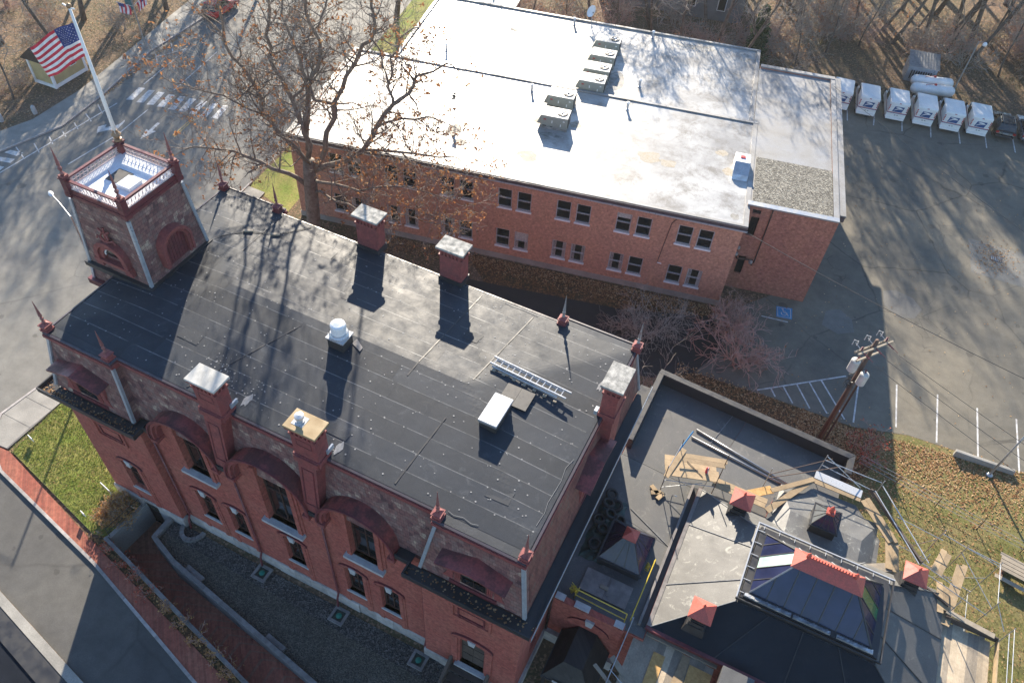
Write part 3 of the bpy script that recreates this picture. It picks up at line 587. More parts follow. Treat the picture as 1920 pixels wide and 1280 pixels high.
# ================================================================ LIBRARY (main building)
lib = thing('library_building', 'red brick library with slate mansard, black flat roof, chimneys and corner tower', 'building', (13.25, 0, 0))
ZE, ZM, ZR = 10.3, 13.6, 14.0         # eave, mansard top, roof edge
def wallx(mb, x0, x1, z0, z1, y0, y1, ops):
    """wall along x with rectangular openings (xa,xb,za,zb)"""
    xs = sorted({x0, x1} | {o[0] for o in ops} | {o[1] for o in ops})
    for a, b in zip(xs, xs[1:]):
        sp = sorted([(o[2], o[3]) for o in ops if o[0] <= a + 1e-6 and o[1] >= b - 1e-6]); z = z0
        for za, zb in sp:
            if za > z: mb.box(a, b, y0, y1, z, za)
            z = zb
        if z < z1: mb.box(a, b, y0, y1, z, z1)
W1 = [(6.9, 7.95), (9.05, 10.1), (12.7, 13.8), (16.5, 17.55), (18.65, 19.7)]
W2 = [(8.1, 7.35, 1.5, 2.08), (13.1, 6.35, 1.75, 2.36), (18.0, 7.0, 1.5, 2.08)]   # centre x, sill z, width, hood radius
mb = MB()
wallx(mb, 5.1, 21.4, 0.92, 10.0, 0.42, 0.95, [(a, b, 2.3, 4.9) for a, b in W1] + [(c - w / 2, c + w / 2, z, 10.0) for c, z, w, r_ in W2])
for c, z, w, r_ in W2:                                                            # brick under the arched hoods
    ri = r_ - 0.36
    for s_ in (-1, 1):
        a0 = math.acos(w / 2 / ri); pts = [(c + s_ * w / 2, 10.0), (c + s_ * ri, 10.0)] + [(c + s_ * ri * math.cos(a0 * k / 8), 10.02 + ri * math.sin(a0 * k / 8)) for k in range(1, 9)]
        mb.prismy(pts, 0.42, 0.95)
    a0 = math.acos(w / 2 / ri); zt = 10.02 + ri * math.sin(a0) - 0.25
    pts = [(c - w / 2 + .01, zt)] + [(c + ri * math.cos(math.pi - a0 - (math.pi - 2 * a0) * k / 10), 10.0 + ri * math.sin(math.pi - a0 - (math.pi - 2 * a0) * k / 10)) for k in range(11)] + [(c + w / 2 - .01, zt)]
    mb.prismy(pts, 0.425, 0.95)
wallx(mb, 0.0, 5.1, 0.92, 10.0, 0.0, 0.95, [(2.1, 3.2, 2.35, 4.95)])
wallx(mb, 21.4, 26.5, 0.92, 10.0, 0.0, 0.95, [(23.42, 24.77, 1.6, 4.75)])
mb.box(0, 0.4, 0.95, 14.1, 0.92, 10.0); mb.box(0.4, 26.5, 13.7, 14.1, 0.92, 10.0)
wall = mb.build('wall', 'brick', lib)
# right side wall with openings
rw = MB()
def wally(mb, x0, x1, y0, y1, z0, z1, ops):
    ys = sorted({y0, y1} | {o[0] for o in ops} | {o[1] for o in ops})
    for a, b in zip(ys, ys[1:]):
        sp = sorted([(o[2], o[3]) for o in ops if o[0] <= a + 1e-6 and o[1] >= b - 1e-6]); z = z0
        for za, zb in sp:
            if za > z: mb.box(x0, x1, a, b, z, za)
            z = zb
        if z < z1: mb.box(x0, x1, a, b, z, z1)
wally(rw, 26.1, 26.5, 0.95, 13.7, 0.92, 10.0, [(1.7, 2.7, 2.2, 4.8)])
rw.build('side_wall', 'brick', lib)
MB().box(26.25, 26.32, 1.7, 2.7, 2.2, 4.8).build('window', 'glass', lib)
# foundation stones
def stones(x0, x1, y, n, h=0.92):
    for k in range(n):
        a = x0 + (x1 - x0) * k / n; b = x0 + (x1 - x0) * (k + 1) / n; d = rnd.uniform(.07, .13)
        zz = rnd.choice((0.0, 0.0, -0.1))
        MB().prismx([(y - d, -1.8 if b < 5 else -0.1), (y - d, h + zz * .3 - .06), (y - d + .06, h + zz * .3), (y + .3, h), (y + .3, -1.8 if b < 5 else -.1)], a + .008, b - .008).build('foundation_stone', 'stone', lib)
stones(-0.1, 2.05, 0.0, 2); stones(3.2, 5.2, 0.0, 2); stones(5.2, 21.3, 0.42, 15); stones(21.3, 23.2, 0.0, 2); stones(24.9, 26.62, 0.0, 2)
for k in range(12):
    a = 0.4 + k * 1.12; MB().box(26.42, 26.6 + rnd.uniform(0, .05), a, a + 1.1, -.1, .92).build('foundation_stone', 'stone', lib)
bd = MB().box(2.1, 3.15, 0.05, 0.2, -1.75, 0.55).build('basement_door', 'black', lib); MB().box(2.05, 3.2, -0.04, 0.3, 0.56, 0.9).build('lintel', 'stone', bd)

# windows: frame > panes, sill, keystone, surround
def sash(x0, x1, z0, z1, y, cols=2, rows=2, framemat='frame_brown', fw_=0.09):
    m_ = MB()
    m_.box(x0, x0 + fw_, y - .06, y + .06, z0, z1); m_.box(x1 - fw_, x1, y - .06, y + .06, z0, z1)
    m_.box(x0 + fw_, x1 - fw_, y - .06, y + .06, z0, z0 + fw_); m_.box(x0 + fw_, x1 - fw_, y - .06, y + .06, z1 - fw_, z1)
    zm = (z0 + z1) / 2; m_.box(x0 + fw_, x1 - fw_, y - .055, y + .05, zm - .04, zm + .04)
    for k in range(1, cols):
        xm = x0 + (x1 - x0) * k / cols
        m_.box(xm - .025, xm + .025, y - .05, y + .045, z0 + fw_, zm - .04); m_.box(xm - .025, xm + .025, y - .05, y + .045, zm + .04, z1 - fw_)
    o = m_.build('window', framemat, lib)
    for k in range(cols):
        a = x0 + (x1 - x0) * k / cols; b = x0 + (x1 - x0) * (k + 1) / cols
        for za, zb in ((z0 + .02, zm), (zm, z1 - .02)): MB().box(a + .02, b - .02, y + .0, y + .012, za, zb).build('pane', 'glass', o)
    return o
for (a, b), yy in [(w, .42) for w in W1] + [((2.1, 3.2), 0.0)]:
    o = sash(a, b, 2.3, 4.9, yy + .25)
    MB().box(a - .1, b + .1, yy - .1, yy + .3, 2.16, 2.3).build('sill', 'sill', o)
    c = (a + b) / 2
    MB().prismy([(c - .13, 4.72), (c + .13, 4.72), (c + .2, 5.25), (c - .2, 5.25)], yy - .13, yy + .1).build('keystone', 'sill', o)
    s_ = MB()
    for k in (-1, 1):
        x_ = a - .24 if k < 0 else b + .02
        s_.box(x_, x_ + .22, yy - .07, yy + .05, 0.93, 4.85); s_.box(x_ + (.2 if k > 0 else -.12), x_ + (.34 if k > 0 else .02), yy - .04, yy + .05, 0.93, 4.75)
    zz = [(c + (b - a + .76) / 2 * math.cos(math.pi - math.pi * k / 8), 4.85 + .45 * math.sin(math.pi * k / 8)) for k in range(9)]
    zi = [(c + (b - a) / 2 * math.cos(math.pi * k / 8), 4.9 + .12 * math.sin(math.pi * k / 8)) for k in range(9)]
    s_.prismy(zz + zi, yy - .06, yy + .02)
    s_.build('surround', 'brick', o)
    MB().prismy([(x_, z_ + .03) for x_, z_ in zz] + [(x_, z_ - .03) for x_, z_ in reversed(zz)], yy - .09, yy + .01).build('hood_mould', 'dred', o)
    MB().box(a - .3, b + .3, yy - .05, yy + .02, 1.25, 1.95).build('apron', 'brick', o)

# arched hood dormers
for c, z, w, r_ in W2:
    d = MB(); d.ringy(c, 10.0, r_, r_ - 0.10, -0.08, 1.35, n=36, stilt=0.25)
    do = d.build('arched_dormer', 'hood', lib)
    MB().ringy(c, 10.0, r_ - .104, r_ - 0.25, -0.05, 0.5, n=36, stilt=0.25).build('arch_ring', 'red', do)
    MB().ringy(c, 10.0, r_ - .254, r_ - 0.37, 0.10, 0.55, n=36, stilt=0.22).build('arch_moulding', 'red', do)
    MB().ringy(c, 10.0, r_ + .05, r_ - .06, -0.14, -0.081, n=36, stilt=0.2).build('hood_lip', 'dred', do)
    for s_ in (-1, 1):
        MB().box(c + s_ * (r_ - .19) - .2, c + s_ * (r_ - .19) + .2, -0.12, .45, 9.5, 9.75).build('hood_foot', 'red', do)
    o = sash(c - w / 2, c + w / 2, z, 11.35 if w < 1.6 else 11.6, .72)
    MB().box(c - w / 2 - .38, c + w / 2 + .38, .1, .68, z - .2, z).build('sill', 'sill', o)
    s_ = MB()
    for k in (-1, 1):
        x_ = c + k * (w / 2 + .14); s_.box(x_ - .13, x_ + .13, .30, .5, z, 11.0); x_ = c + k * (w / 2 + .36); s_.box(x_ - .08, x_ + .08, .36, .5, z + .2, 11.0 - .3)
    s_.build('surround', 'brick', o)
# mansard slopes
mn = MB(); mn.frustum((0, 26.5, .42, 13.68), (.55, 25.95, .97, 13.13), ZE, ZM)
mn.build('mansard_roof', 'slate', lib)
for x0, x1 in ((0, 5.1), (21.4, 26.5)):
    e0 = .004 if x0 == 0 else 0; e1 = .004 if x0 > 0 else 0
    for y0, y1 in ((0, 3.2), (10.9, 14.1)):
        b = (x0 - e0, x1 + e1, y0, y1); t = (x0 + .55 - e0 * 1.0, x1 - .55 + e1, y0 + (.55 if y0 == 0 else 0), y1 - (.55 if y0 else 0))
        MB().frustum(b, t, ZE + .003, ZM + .002).build('mansard_roof', 'slate', lib)
MB().hexa([(26.507, .5, ZE + .1), (26.51, .5, ZE + .1), (26.51, 13.6, ZE + .1), (26.507, 13.6, ZE + .1), (25.962, 1.0, ZM), (25.965, 1.0, ZM), (25.965, 13.1, ZM), (25.962, 13.1, ZM)]).build('mansard_side', 'slate_red', lib)
# zinc corner flashings
def flash(p, q, w=.11):
    MB().tube([p, q], w, 4).build('corner_flashing', 'zinc', lib)
flash((0, 0, ZE + .05), (.53, .53, ZM)); flash((5.1, 0, ZE + .05), (4.57, .53, ZM)); flash((21.4, 0, ZE + .05), (21.93, .53, ZM)); flash((26.5, 0, ZE + .05), (25.97, .53, ZM)); flash((26.5, 14.1, ZE), (25.97, 13.57, ZM)); flash((0, 14.1, ZE), (.53, 13.57, ZM))
# red roof cornice (follows the outline, stepping at the pavilions)
def outline(o):   # o = outset
    return [(.55 - o, .55 - o), (4.55 + o, .55 - o), (4.55 + o, .97 - o), (21.95 - o, .97 - o), (21.95 - o, .55 - o), (25.95 + o, .55 - o), (25.95 + o, 13.55 + o), (21.95 - o, 13.55 + o), (21.95 - o, 13.13 + o), (4.55 + o, 13.13 + o), (4.55 + o, 13.55 + o), (.55 - o, 13.55 + o)]
MB().prism(outline(.06), ZM - .12, ZM + .12).build('roof_cornice', 'red', lib)
MB().prism(outline(.16), ZM + .12, ZM + .3).build('cornice_moulding', 'red', lib)
MB().prism(outline(.10), ZM + .3, ZR - .03).build('roof_edge', 'dred', lib)
ed = outline(.12); ei = outline(.02); em = MB()
for k in range(len(ed)):
    j = (k + 1) % len(ed); em.hexa([(*ed[k], ZR - .03), (*ed[j], ZR - .03), (*ei[j], ZR - .03), (*ei[k], ZR - .03), (*ed[k], ZR + .03), (*ed[j], ZR + .03), (*ei[j], ZR + .05), (*ei[k], ZR + .05)])
em.build('edge_flashing', 'coping', lib)
# low hipped membrane roof made of separate lapped sheets
def hip(x, y):
    a = max(min(x - .55, 25.95 - x), 0) / 6.05; b = max(min(y - .97, 13.13 - y), 0) / 6.08
    h = max(.06 - abs(a - b), 0) / .06                       # slightly rounded hips
    return ZR + .012 + (min(a, b) - h * h * .015) * 0.5
MB().prism(outline(.015), ZR - .03, ZR + .004).build('roof_deck', 'membrane', lib)
ny = 13; y0_, y1_ = .99, 13.11; ri = 0
for j in range(ny):
    ya = y0_ + (y1_ - y0_) * j / ny; yb = y0_ + (y1_ - y0_) * (j + 1) / ny
    cuts = [.57]; x = .57 + rnd.uniform(3.5, 6.5)
    while x < 23: cuts.append(x); x += rnd.uniform(5.0, 7.5)
    cuts.append(25.93)
    for xa, xb in zip(cuts, cuts[1:]):
        s_ = MB(); n_ = max(2, int((xb - xa) / .22)); i0 = 0
        # front slope laps downward to -y, back slope to +y
        mid = (ya + yb) / 2; front = mid < 7.05
        for k in range(n_):
            for (u0, u1) in ((0, .25), (.25, .5), (.5, .75), (.75, 1)):
                P = []
                for (kk, uu) in ((k, u0), (k + 1, u0), (k + 1, u1), (k, u1)):
                    x_ = xa + (xb - xa) * kk / n_; y_ = ya + (yb - ya) * uu
                    lift = uu
                    P.append((x_, y_, hip(x_, y_) + .010 + .016 * lift + (.004 if (k == n_ - 1) else 0)))
                s_.face(P)
        # pale lap strip and lap edge
        for k in range(n_):
            xA = xa + (xb - xa) * k / n_; xB = xa + (xb - xa) * (k + 1) / n_
            s_.face([(xA, yb - .045, hip(xA, yb - .045) + .0275), (xB, yb - .045, hip(xB, yb - .045) + .0275), (xB, yb, hip(xB, yb) + .0295), (xA, yb, hip(xA, yb) + .0295)], 1)
        ye = yb
        for k in range(n_):
            xA = xa + (xb - xa) * k / n_; xB = xa + (xb - xa) * (k + 1) / n_
            s_.face([(xA, ye, hip(xA, ye) - .005), (xB, ye, hip(xB, ye) - .005), (xB, ye, hip(xB, ye) + .0295), (xA, ye, hip(xA, ye) + .0295)], 1)
        s_.build('membrane_sheet', ['membrane', 'lap'], lib)
for x0, x1, y0, y1 in ((.57, 4.5, .57, .985), (22, 25.93, .57, .985), (.57, 4.5, 13.12, 13.52), (22, 25.93, 13.12, 13.52)): MB().box(x0, x1, y0, y1, ZR, ZR + .016).build('membrane_sheet', 'membrane', lib)
for x0, x1, y0, y1 in ((6.2, 7.4, 3.2, 3.9), (18.2, 19.0, 9.6, 10.3), (23.2, 24.3, 2.4, 3.1), (11.6, 12.3, 9.0, 9.6), (15.2, 16.6, 2.0, 2.5), (8.8, 9.4, 11.2, 12.0)):
    q_ = [(x0, y0), (x1, y0 + rnd.uniform(-.06, .06)), (x1 + rnd.uniform(-.1, .1), y1), (x0, y1)]; MB().face([(a, b, hip(a, b) + .0325) for a, b in q_]).build('repair_patch', 'membrane', lib)
# cross joints seen as dark or pale tapes
for a, b in (((8.6, 1.1), (11.1, 6.4)), ((17.6, 12.9), (17.2, 6.2)), ((20.0, 7.4), (20.6, 12.8)), ((19.6, 1.2), (19.9, 5.0)), ((5.1, 9.4), (4.9, 13))):
    s_ = MB(); n_ = 14
    for k in range(n_):
        P = []
        for kk in (k, k + 1):
            x_ = a[0] + (b[0] - a[0]) * kk / n_; y_ = a[1] + (b[1] - a[1]) * kk / n_; P.append((x_, y_, hip(x_, y_) + .036))
        s_.hexa([(P[0][0] - .03, P[0][1], P[0][2] - .03), (P[0][0] + .03, P[0][1], P[0][2] - .03), (P[1][0] + .03, P[1][1], P[1][2] - .03), (P[1][0] - .03, P[1][1], P[1][2] - .03), (P[0][0] - .03, P[0][1], P[0][2]), (P[0][0] + .03, P[0][1], P[0][2]), (P[1][0] + .03, P[1][1], P[1][2]), (P[1][0] - .03, P[1][1], P[1][2])])
    s_.build('joint_tape', 'black', lib)
# round fastener patches dotted over the roof
s_ = MB()
for k in range(620):
    x_ = rnd.uniform(.9, 25.7); y_ = rnd.uniform(1.2, 12.9)
    if x_ < 3.4 and 4.7 < y_ < 9.6: continue
    if k % 3: y_ = round(y_ / .47) * .47 + rnd.uniform(-.06, .06)
    if k % 4 == 0: x_, y_ = 8.6 + abs(rnd.gauss(0, 1.6)), 1.6 + abs(rnd.gauss(0, .9))
    r_ = rnd.uniform(.022, .042); z_ = hip(x_, y_) + .0315
    s_.face([(x_ + r_ * math.cos(R(45 * i)), y_ + r_ * math.sin(R(45 * i)), z_) for i in range(8)])
s_.build('fastener_patches', 'dot', lib, kind='stuff')
# pale sealant runs along the edges
for pts in ([(25.7, 2.2), (25.76, 2.9), (25.68, 3.4), (25.75, 4.6), (25.66, 5.3), (25.8, 5.9)], [(22.2, 1.12), (22.5, 1.05), (22.9, 1.14), (23.3, 1.05), (23.6, 1.12)], [(18.9, 13.0), (19.3, 12.95), (20, 13.0), (20.8, 12.93)]):
    MB().tube([(x_, y_, hip(x_, y_) + .04) for x_, y_ in pts], .008, 4).build('sealant_run', 'dot', lib)
for cx, cy in ((11.5, 1.75), (16.55, 1.6), (25.3, 10.2)):
    p_ = [(cx + rnd.uniform(.15, .3) * math.cos(R(30 * i)) * .7, cy + rnd.uniform(.15, .45) * math.sin(R(30 * i)), 0) for i in range(12)]
    MB().face([(a, b, hip(a, b) + .033) for a, b, c_ in p_]).build('sealant_patch', 'dot', lib)

# eave gutter: trough with lip on pavilions and right side
def gutter(x0, x1, y0, y1, ends, name='gutter'):
    g_ = MB(); g_.box(x0, x1, y0, y1, ZE - .22, ZE - .12)
    if 'f' in ends: g_.box(x0, x1, y0 - .07, y0, ZE - .24, ZE + .08)
    if 'r' in ends: g_.box(x1, x1 + .07, y0 - (.07 if 'f' in ends else 0), y1, ZE - .241, ZE + .081)
    if 'l' in ends: g_.box(x0 - .07, x0, y0 - (.07 if 'f' in ends else 0), y1, ZE - .241, ZE + .081)
    return g_.build(name, 'black', lib)
gutter(-.62, 5.62, -.62, .0, 'flr'); gutter(20.9, 27.05, -.62, .0, 'fl'); gutter(26.5, 27.05, .0, 14.6, 'r'); gutter(-.62, 0, .0, 4.9, 'l'); gutter(5.105, 5.62, .0, .42, 'r')
for x0, x1 in ((5.63, 6.0), (10.2, 10.72), (15.5, 15.9), (20.1, 20.88)): gutter(x0, x1, -.02, .6, 'f')
MB().box(-.4, 5.4, -.4, .0, ZE - .6, ZE - .225).build('eave_cornice', 'red', lib); MB().box(21.1, 26.9, -.4, .0, ZE - .6, ZE - .225).build('eave_cornice', 'red', lib); MB().box(26.5, 26.85, 0.003, 14.3, ZE - .6, ZE - .225).build('eave_cornice', 'dred', lib)
MB().box(27.125, 27.14, -.68, 14.6, ZE - .26, ZE + .1).build('drip_edge', 'zinc', lib)
s_ = MB()
for k in range(420):
    seg = rnd.choice(((-.6, 5.6, -.6, -.05), (20.95, 27, -.6, -.05), (-.6, -.05, 0, 4), (-.6, 5.6, -.6, -.3)))
    x_ = rnd.uniform(seg[0], seg[1]); y_ = rnd.uniform(seg[2], seg[3]); a = rnd.uniform(0, 6.3); r_ = rnd.uniform(.03, .06)
    s_.face([(x_ + r_ * math.cos(a + i * 1.57), y_ + r_ * math.sin(a + i * 1.57), ZE - .1 + rnd.uniform(0, .05)) for i in range(4)])
s_.build('gutter_leaves', 'fallen', lib, kind='stuff')
# pavilion panels, door
for cx in (24.0, 2.5):
    x0, x1 = cx - 1.04, cx + 1.04; m_ = MB()
    for q in ((x0, x1, 8.3, 8.45), (x0, x1, 7.1, 7.22), (x0, x0 + .12, 7.22, 8.3), (x1 - .12, x1, 7.22, 8.3)): m_.box(q[0], q[1], -.09, .02, q[2], q[3])
    pn = m_.build('wall_panel', 'brick', lib); m_ = MB()
    for q in ((cx - .7, cx + .7, 8.1, 8.17), (cx - .7, cx + .7, 7.33, 7.4), (cx - .7, cx - .63, 7.4, 8.1), (cx + .63, cx + .7, 7.4, 8.1)): m_.box(q[0], q[1], -.06, .02, q[2], q[3])
    m_.build('panel_moulding', 'dred', pn)
dro = MB().box(23.42, 24.77, .22, .34, 1.6, 4.75).build('door', 'wood_dark', lib)
for a in (23.5, 24.12):
    for z_ in (1.75, 2.7, 3.75): MB().box(a, a + .56, .19, .235, z_, z_ + .8).build('door_panel', 'wood_dark', dro)
MB().prismy([(23.95, 4.6), (24.25, 4.6), (24.32, 5.05), (23.88, 5.05)], -.12, .1).build('keystone', 'sill', dro)
MB().box(23.2, 25.0, -.25, .3, 1.42, 1.6).build('threshold', 'sill', dro)
m_ = MB()
for a in (22.95, 24.87): m_.box(a, a + .35, -.08, .05, .93, 4.7)
zz = [(24.1 + 1.15 * math.cos(math.pi - math.pi * k / 10), 4.7 + .55 * math.sin(math.pi * k / 10)) for k in range(11)]; zi = [(24.1 + .68 * math.cos(math.pi * k / 10), 4.72 + .12 * math.sin(math.pi * k / 10)) for k in range(11)]
m_.prismy(zz + zi, -.07, .02); m_.build('door_surround', 'brick', dro)
MB().prismy([(a, b + .03) for a, b in zz] + [(a, b - .03) for a, b in reversed(zz)], -.1, .01).build('hood_mould', 'dred', dro)
stp = thing('entrance_steps', 'dark timber steps with side rails below the panelled library door', 'steps', (24.1, -1.5, 0))
for k in range(6): MB().box(23.1, 25.0, -.55 - .42 * k, -.16 - .42 * k, 1.36 - .22 * k, 1.4 - .22 * k).build('tread', 'wood_dark', stp)
for x_ in (23.0, 25.1): MB().hexa([(x_ - .08, -2.9, .1), (x_ + .08, -2.9, .1), (x_ + .08, -.12, 1.3), (x_ - .08, -.12, 1.3), (x_ - .08, -2.9, .8), (x_ + .08, -2.9, .8), (x_ + .08, -.12, 2.1), (x_ - .08, -.12, 2.1)]).build('side_rail', 'wood_dark', stp)
# downspouts
for x_, y_, n_ in ((5.42, .30, 'a'), (10.55, .30, 'b'), (15.72, .30, 'c'), (21.25, .30, 'd')):
    MB().tube([(x_, y_, 10.0), (x_, y_, 1.2), (x_ + .03, y_ - .2, .9), (x_ + .05, y_ - .3, .12)], .06, 8).build('downspout', 'dred', lib, smooth=True)
MB().tube([(26.62, 3.85, 10.0), (26.62, 3.85, .4)], .06, 8).build('downspout', 'frame_brown', lib, smooth=True)

# pavilion dormers (front, back, sides) : body > hood, window, brackets
def dormer(cx, cy, ang, hoodmat='hood'):
    ca, sa = math.cos(ang), math.sin(ang)
    def tr_(mb_):
        mb_.v = [(cx + x * ca - y * sa, cy + x * sa + y * ca, z) for x, y, z in mb_.v]; return mb_
    b = MB(); b.box(-1.0, 1.0, .12, 1.2, ZE + .02, 12.25); bo = tr_(b).build('dormer', 'red', lib)
    h = MB(); ov = -.42                                   # shallow gable hood
    for s_ in (-1, 1):
        h.hexa([(0, ov, 12.62), (s_ * 1.62, ov, 12.22), (s_ * 1.62, 1.0, 12.3), (0, 1.0, 12.7), (0, ov, 12.72), (s_ * 1.66, ov, 12.3), (s_ * 1.66, 1.0, 12.38), (0, 1.0, 12.82)])
    tr_(h).build('hood', hoodmat, bo)
    tr_(MB().prismy([(-1.5, 12.22), (1.5, 12.22), (0, 12.61)], -.25, .15)).build('pediment', 'red', bo)
    for s_ in (-1, 1):
        pts = [(s_ * 1.0, ZE + .05), (s_ * 1.45, ZE + .05), (s_ * 1.55, ZE + .3), (s_ * 1.38, ZE + .55), (s_ * 1.25, ZE + .9), (s_ * 1.28, ZE + 1.3), (s_ * 1.2, ZE + 1.55), (s_ * 1.0, ZE + 1.7)]
        tr_(MB().prismy(pts, .05, .35)).build('scroll_bracket', 'red', bo)
        for k in range(3): tr_(MB().box(s_ * (.68 + .1 * k) - .035, s_ * (.68 + .1 * k) + .035, .04, .12, ZE + .25, 12.1)).build('pilaster_fillet', 'red', bo)
    tr_(MB().box(-1.15, 1.15, -.02, .12, ZE + .0, ZE + .28)).build('dormer_sill', 'dred', bo)
    f = MB(); f.box(-.62, .62, .06, .16, ZE + .35, 11.95)
    fo = tr_(f).build('window', 'frame_brown', bo)
    for a in (-.56, .02):
        for z_ in (ZE + .42, 11.22): tr_(MB().box(a, a + .54, .045, .058, z_, z_ + .68)).build('pane', 'greyglass' if z_ > 11 else 'glass', bo)
dormer(24.0, 0, 0); dormer(2.35, 0, 0); dormer(24.0, 14.1, math.pi); dormer(0.0, 3.0, -math.pi / 2); dormer(0.0, 11.6, -math.pi / 2); dormer(26.5, 7.3, math.pi / 2)

# finials
def finial(x, y, z, h=1.45, mats=('red', 'iron'), parent=lib, w=.24):
    p_ = MB(); p_.box(x - w, x + w, y - w, y + w, z, z + .14); p_.frustum((x - w * .8, x + w * .8, y - w * .8, y + w * .8), (x - w * .72, x + w * .72, y - w * .72, y + w * .72), z + .14, z + .34); p_.box(x - w * .98, x + w * .98, y - w * .98, y + w * .98, z + .34, z + .4)
    p_.frustum((x - w * .8, x + w * .8, y - w * .8, y + w * .8), (x - .07, x + .07, y - .07, y + .07), z + .4, z + .5)
    po = p_.build('finial', mats[0], parent); k = h / 1.45
    o = MB().lathe([(.06, .48), (.1, .56), (.045, .66), (.085, .74), (.1, .80), (.045, .88), (.085, .95), (.045, 1.4), (.01, .5 + 1.45)], (x, y, z), 6)
    o.v = [(a, b, z + (c_ - z) * k if c_ > z + .5 else c_) for a, b, c_ in o.v]
    o.build('spike', mats[1], po)
T['fin'] = M('faded_red_metal', (0.24, 0.095, 0.085), (0.17, 0.06, 0.06), 6, 0.6)
for x, y in ((.48, .72), (4.3, .72), (21.95, .72), (25.92, .72)): finial(x, y, ZR - .02, mats=('red', 'fin'))
for x, y in ((26.0, 13.35), (22.05, 13.2)): finial(x, y, ZR - .02, mats=('red', 'copper'))
for x, y in ((.5, 13.4), (4.4, 13.3)): finial(x, y, ZR - .02, mats=('dred', 'fin'))

# chimneys
def chimney(cx, cy, sx, sy, ztop, capmat, pil=None, bodymat='red'):
    b = MB(); z0 = ZR - .1
    b.box(cx - sx / 2, cx + sx / 2, cy - sy / 2, cy + sy / 2, z0, ztop - .62)
    co = b.build('chimney', bodymat, lib)
    d = MB(); d.box(cx - sx / 2 - .05, cx + sx / 2 + .05, cy - sy / 2 - .05, cy + sy / 2 + .05, ztop - .62, ztop - .5); d.box(cx - sx / 2 + .02, cx + sx / 2 - .02, cy - sy / 2 + .02, cy + sy / 2 - .02, ztop - .5, ztop - .22)
    d.box(cx - sx / 2 - .12, cx + sx / 2 + .12, cy - sy / 2 - .12, cy + sy / 2 + .12, ztop - .22, ztop - .12)
    d.build('corbel', bodymat, co)
    def dent(x, y, ax):
        if ax == 'x': MB().box(x - .045, x + .045, y - .05, y + .05, ztop - .5, ztop - .22).build('dentil', bodymat, co)
        else: MB().box(x - .05, x + .05, y - .045, y + .045, ztop - .5, ztop - .22).build('dentil', bodymat, co)
    nx = int(sx / .2)
    for k in range(nx): dent(cx - sx / 2 + (k + .5) * sx / nx, cy - sy / 2 - .01, 'x')
    nyy = int(sy / .2)
    for k in range(nyy): dent(cx + sx / 2 + .01, cy - sy / 2 + (k + .5) * sy / nyy, 'y')
    MB().box(cx - sx / 2 - .17, cx + sx / 2 + .17, cy - sy / 2 - .14, cy + sy / 2 + .14, ztop - .12, ztop).build('cap', capmat, co, bevel=.015)
    MB().box(cx - sx / 2 - .06, cx + sx / 2 + .06, cy - sy / 2 - .06, cy + sy / 2 + .06, z0, ZR + .28).build('base_flashing', 'black' if pil is None else bodymat, co)
    return co
def panelframe(co, x0, x1, y, z0, z1, mat='dred', t=.04):
    m_ = MB()
    for q in ((x0, x1, z0, z0 + t), (x0, x1, z1 - t, z1), (x0, x0 + t, z0 + t, z1 - t), (x1 - t, x1, z0 + t, z1 - t)): m_.box(q[0], q[1], y - .012, y + .03, q[2], q[3])
    m_.build('panel_moulding', mat, co)
for cx, cap in ((10.62, 'capwhite'), (15.72, 'plycap')):
    co = chimney(cx, .80, 1.26, .74, 16.25, cap, 1)
    panelframe(co, cx - .4, cx + .4, .43, 15.0, 15.45)
    pm = MB(); pm.hexa([(cx - .42, -.03, 10.1), (cx + .42, -.03, 10.1), (cx + .42, 1.0, 10.1), (cx - .42, 1.0, 10.1), (cx - .47, .33, 13.9), (cx + .47, .33, 13.9), (cx + .47, 1.1, 13.9), (cx - .47, 1.1, 13.9)])
    pm.box(cx - .62, cx + .62, .28, 1.1, 13.9, 14.25); pm.build('pilaster', 'red', co)
    m_ = MB()
    for q in ((-.32, -.27, 10.9, 13.5), (.27, .32, 10.9, 13.5), (-.27, .27, 10.9, 10.96), (-.27, .27, 13.44, 13.5)):
        f_ = lambda z_: -.03 + (z_ - 10.1) / 3.8 * .36
        m_.hexa([(cx + q[0], f_(q[2]) - .025, q[2]), (cx + q[1], f_(q[2]) - .025, q[2]), (cx + q[1], f_(q[2]) + .02, q[2]), (cx + q[0], f_(q[2]) + .02, q[2]), (cx + q[0], f_(q[3]) - .025, q[3]), (cx + q[1], f_(q[3]) - .025, q[3]), (cx + q[1], f_(q[3]) + .02, q[3]), (cx + q[0], f_(q[3]) + .02, q[3])])
    m_.build('panel_moulding', 'dred', co)
    MB().box(cx + .64, cx + .72, .95, 1.4, 14.3, 14.55).build('scupper', 'zinc', co)
    if cap == 'plycap': 
        MB().lathe([(.2, .05), (.2, .12), (.13, .12), (.13, .3), (.2, .3), (.2, .42), (.05, .47)], (cx - .28, .82, 16.2), 14).build('vent_cap', 'alu', co, smooth=False)
        MB().box(cx - .55, cx + .0, .55, 1.08, 16.25, 16.262).build('flashing_plate', 'zinc', co)
for cx in (10.62, 15.7): chimney(cx, 13.35, 1.26, .78, 16.3, 'capstone')
co = chimney(26.2, 9.35, .74, 1.36, 16.25, 'capstone', 1)
MB().hexa([(26.0, 8.7, 11), (26.62, 8.7, 11), (26.62, 10.0, 11), (26.0, 10.0, 11), (25.8, 8.7, 14.2), (26.55, 8.7, 14.2), (26.55, 10.0, 14.2), (25.8, 10.0, 14.2)]).build('pilaster', 'red', co)
MB().box(25.66, 25.82, 8.35, 8.65, 14.4, 14.65).build('scupper', 'zinc', co)

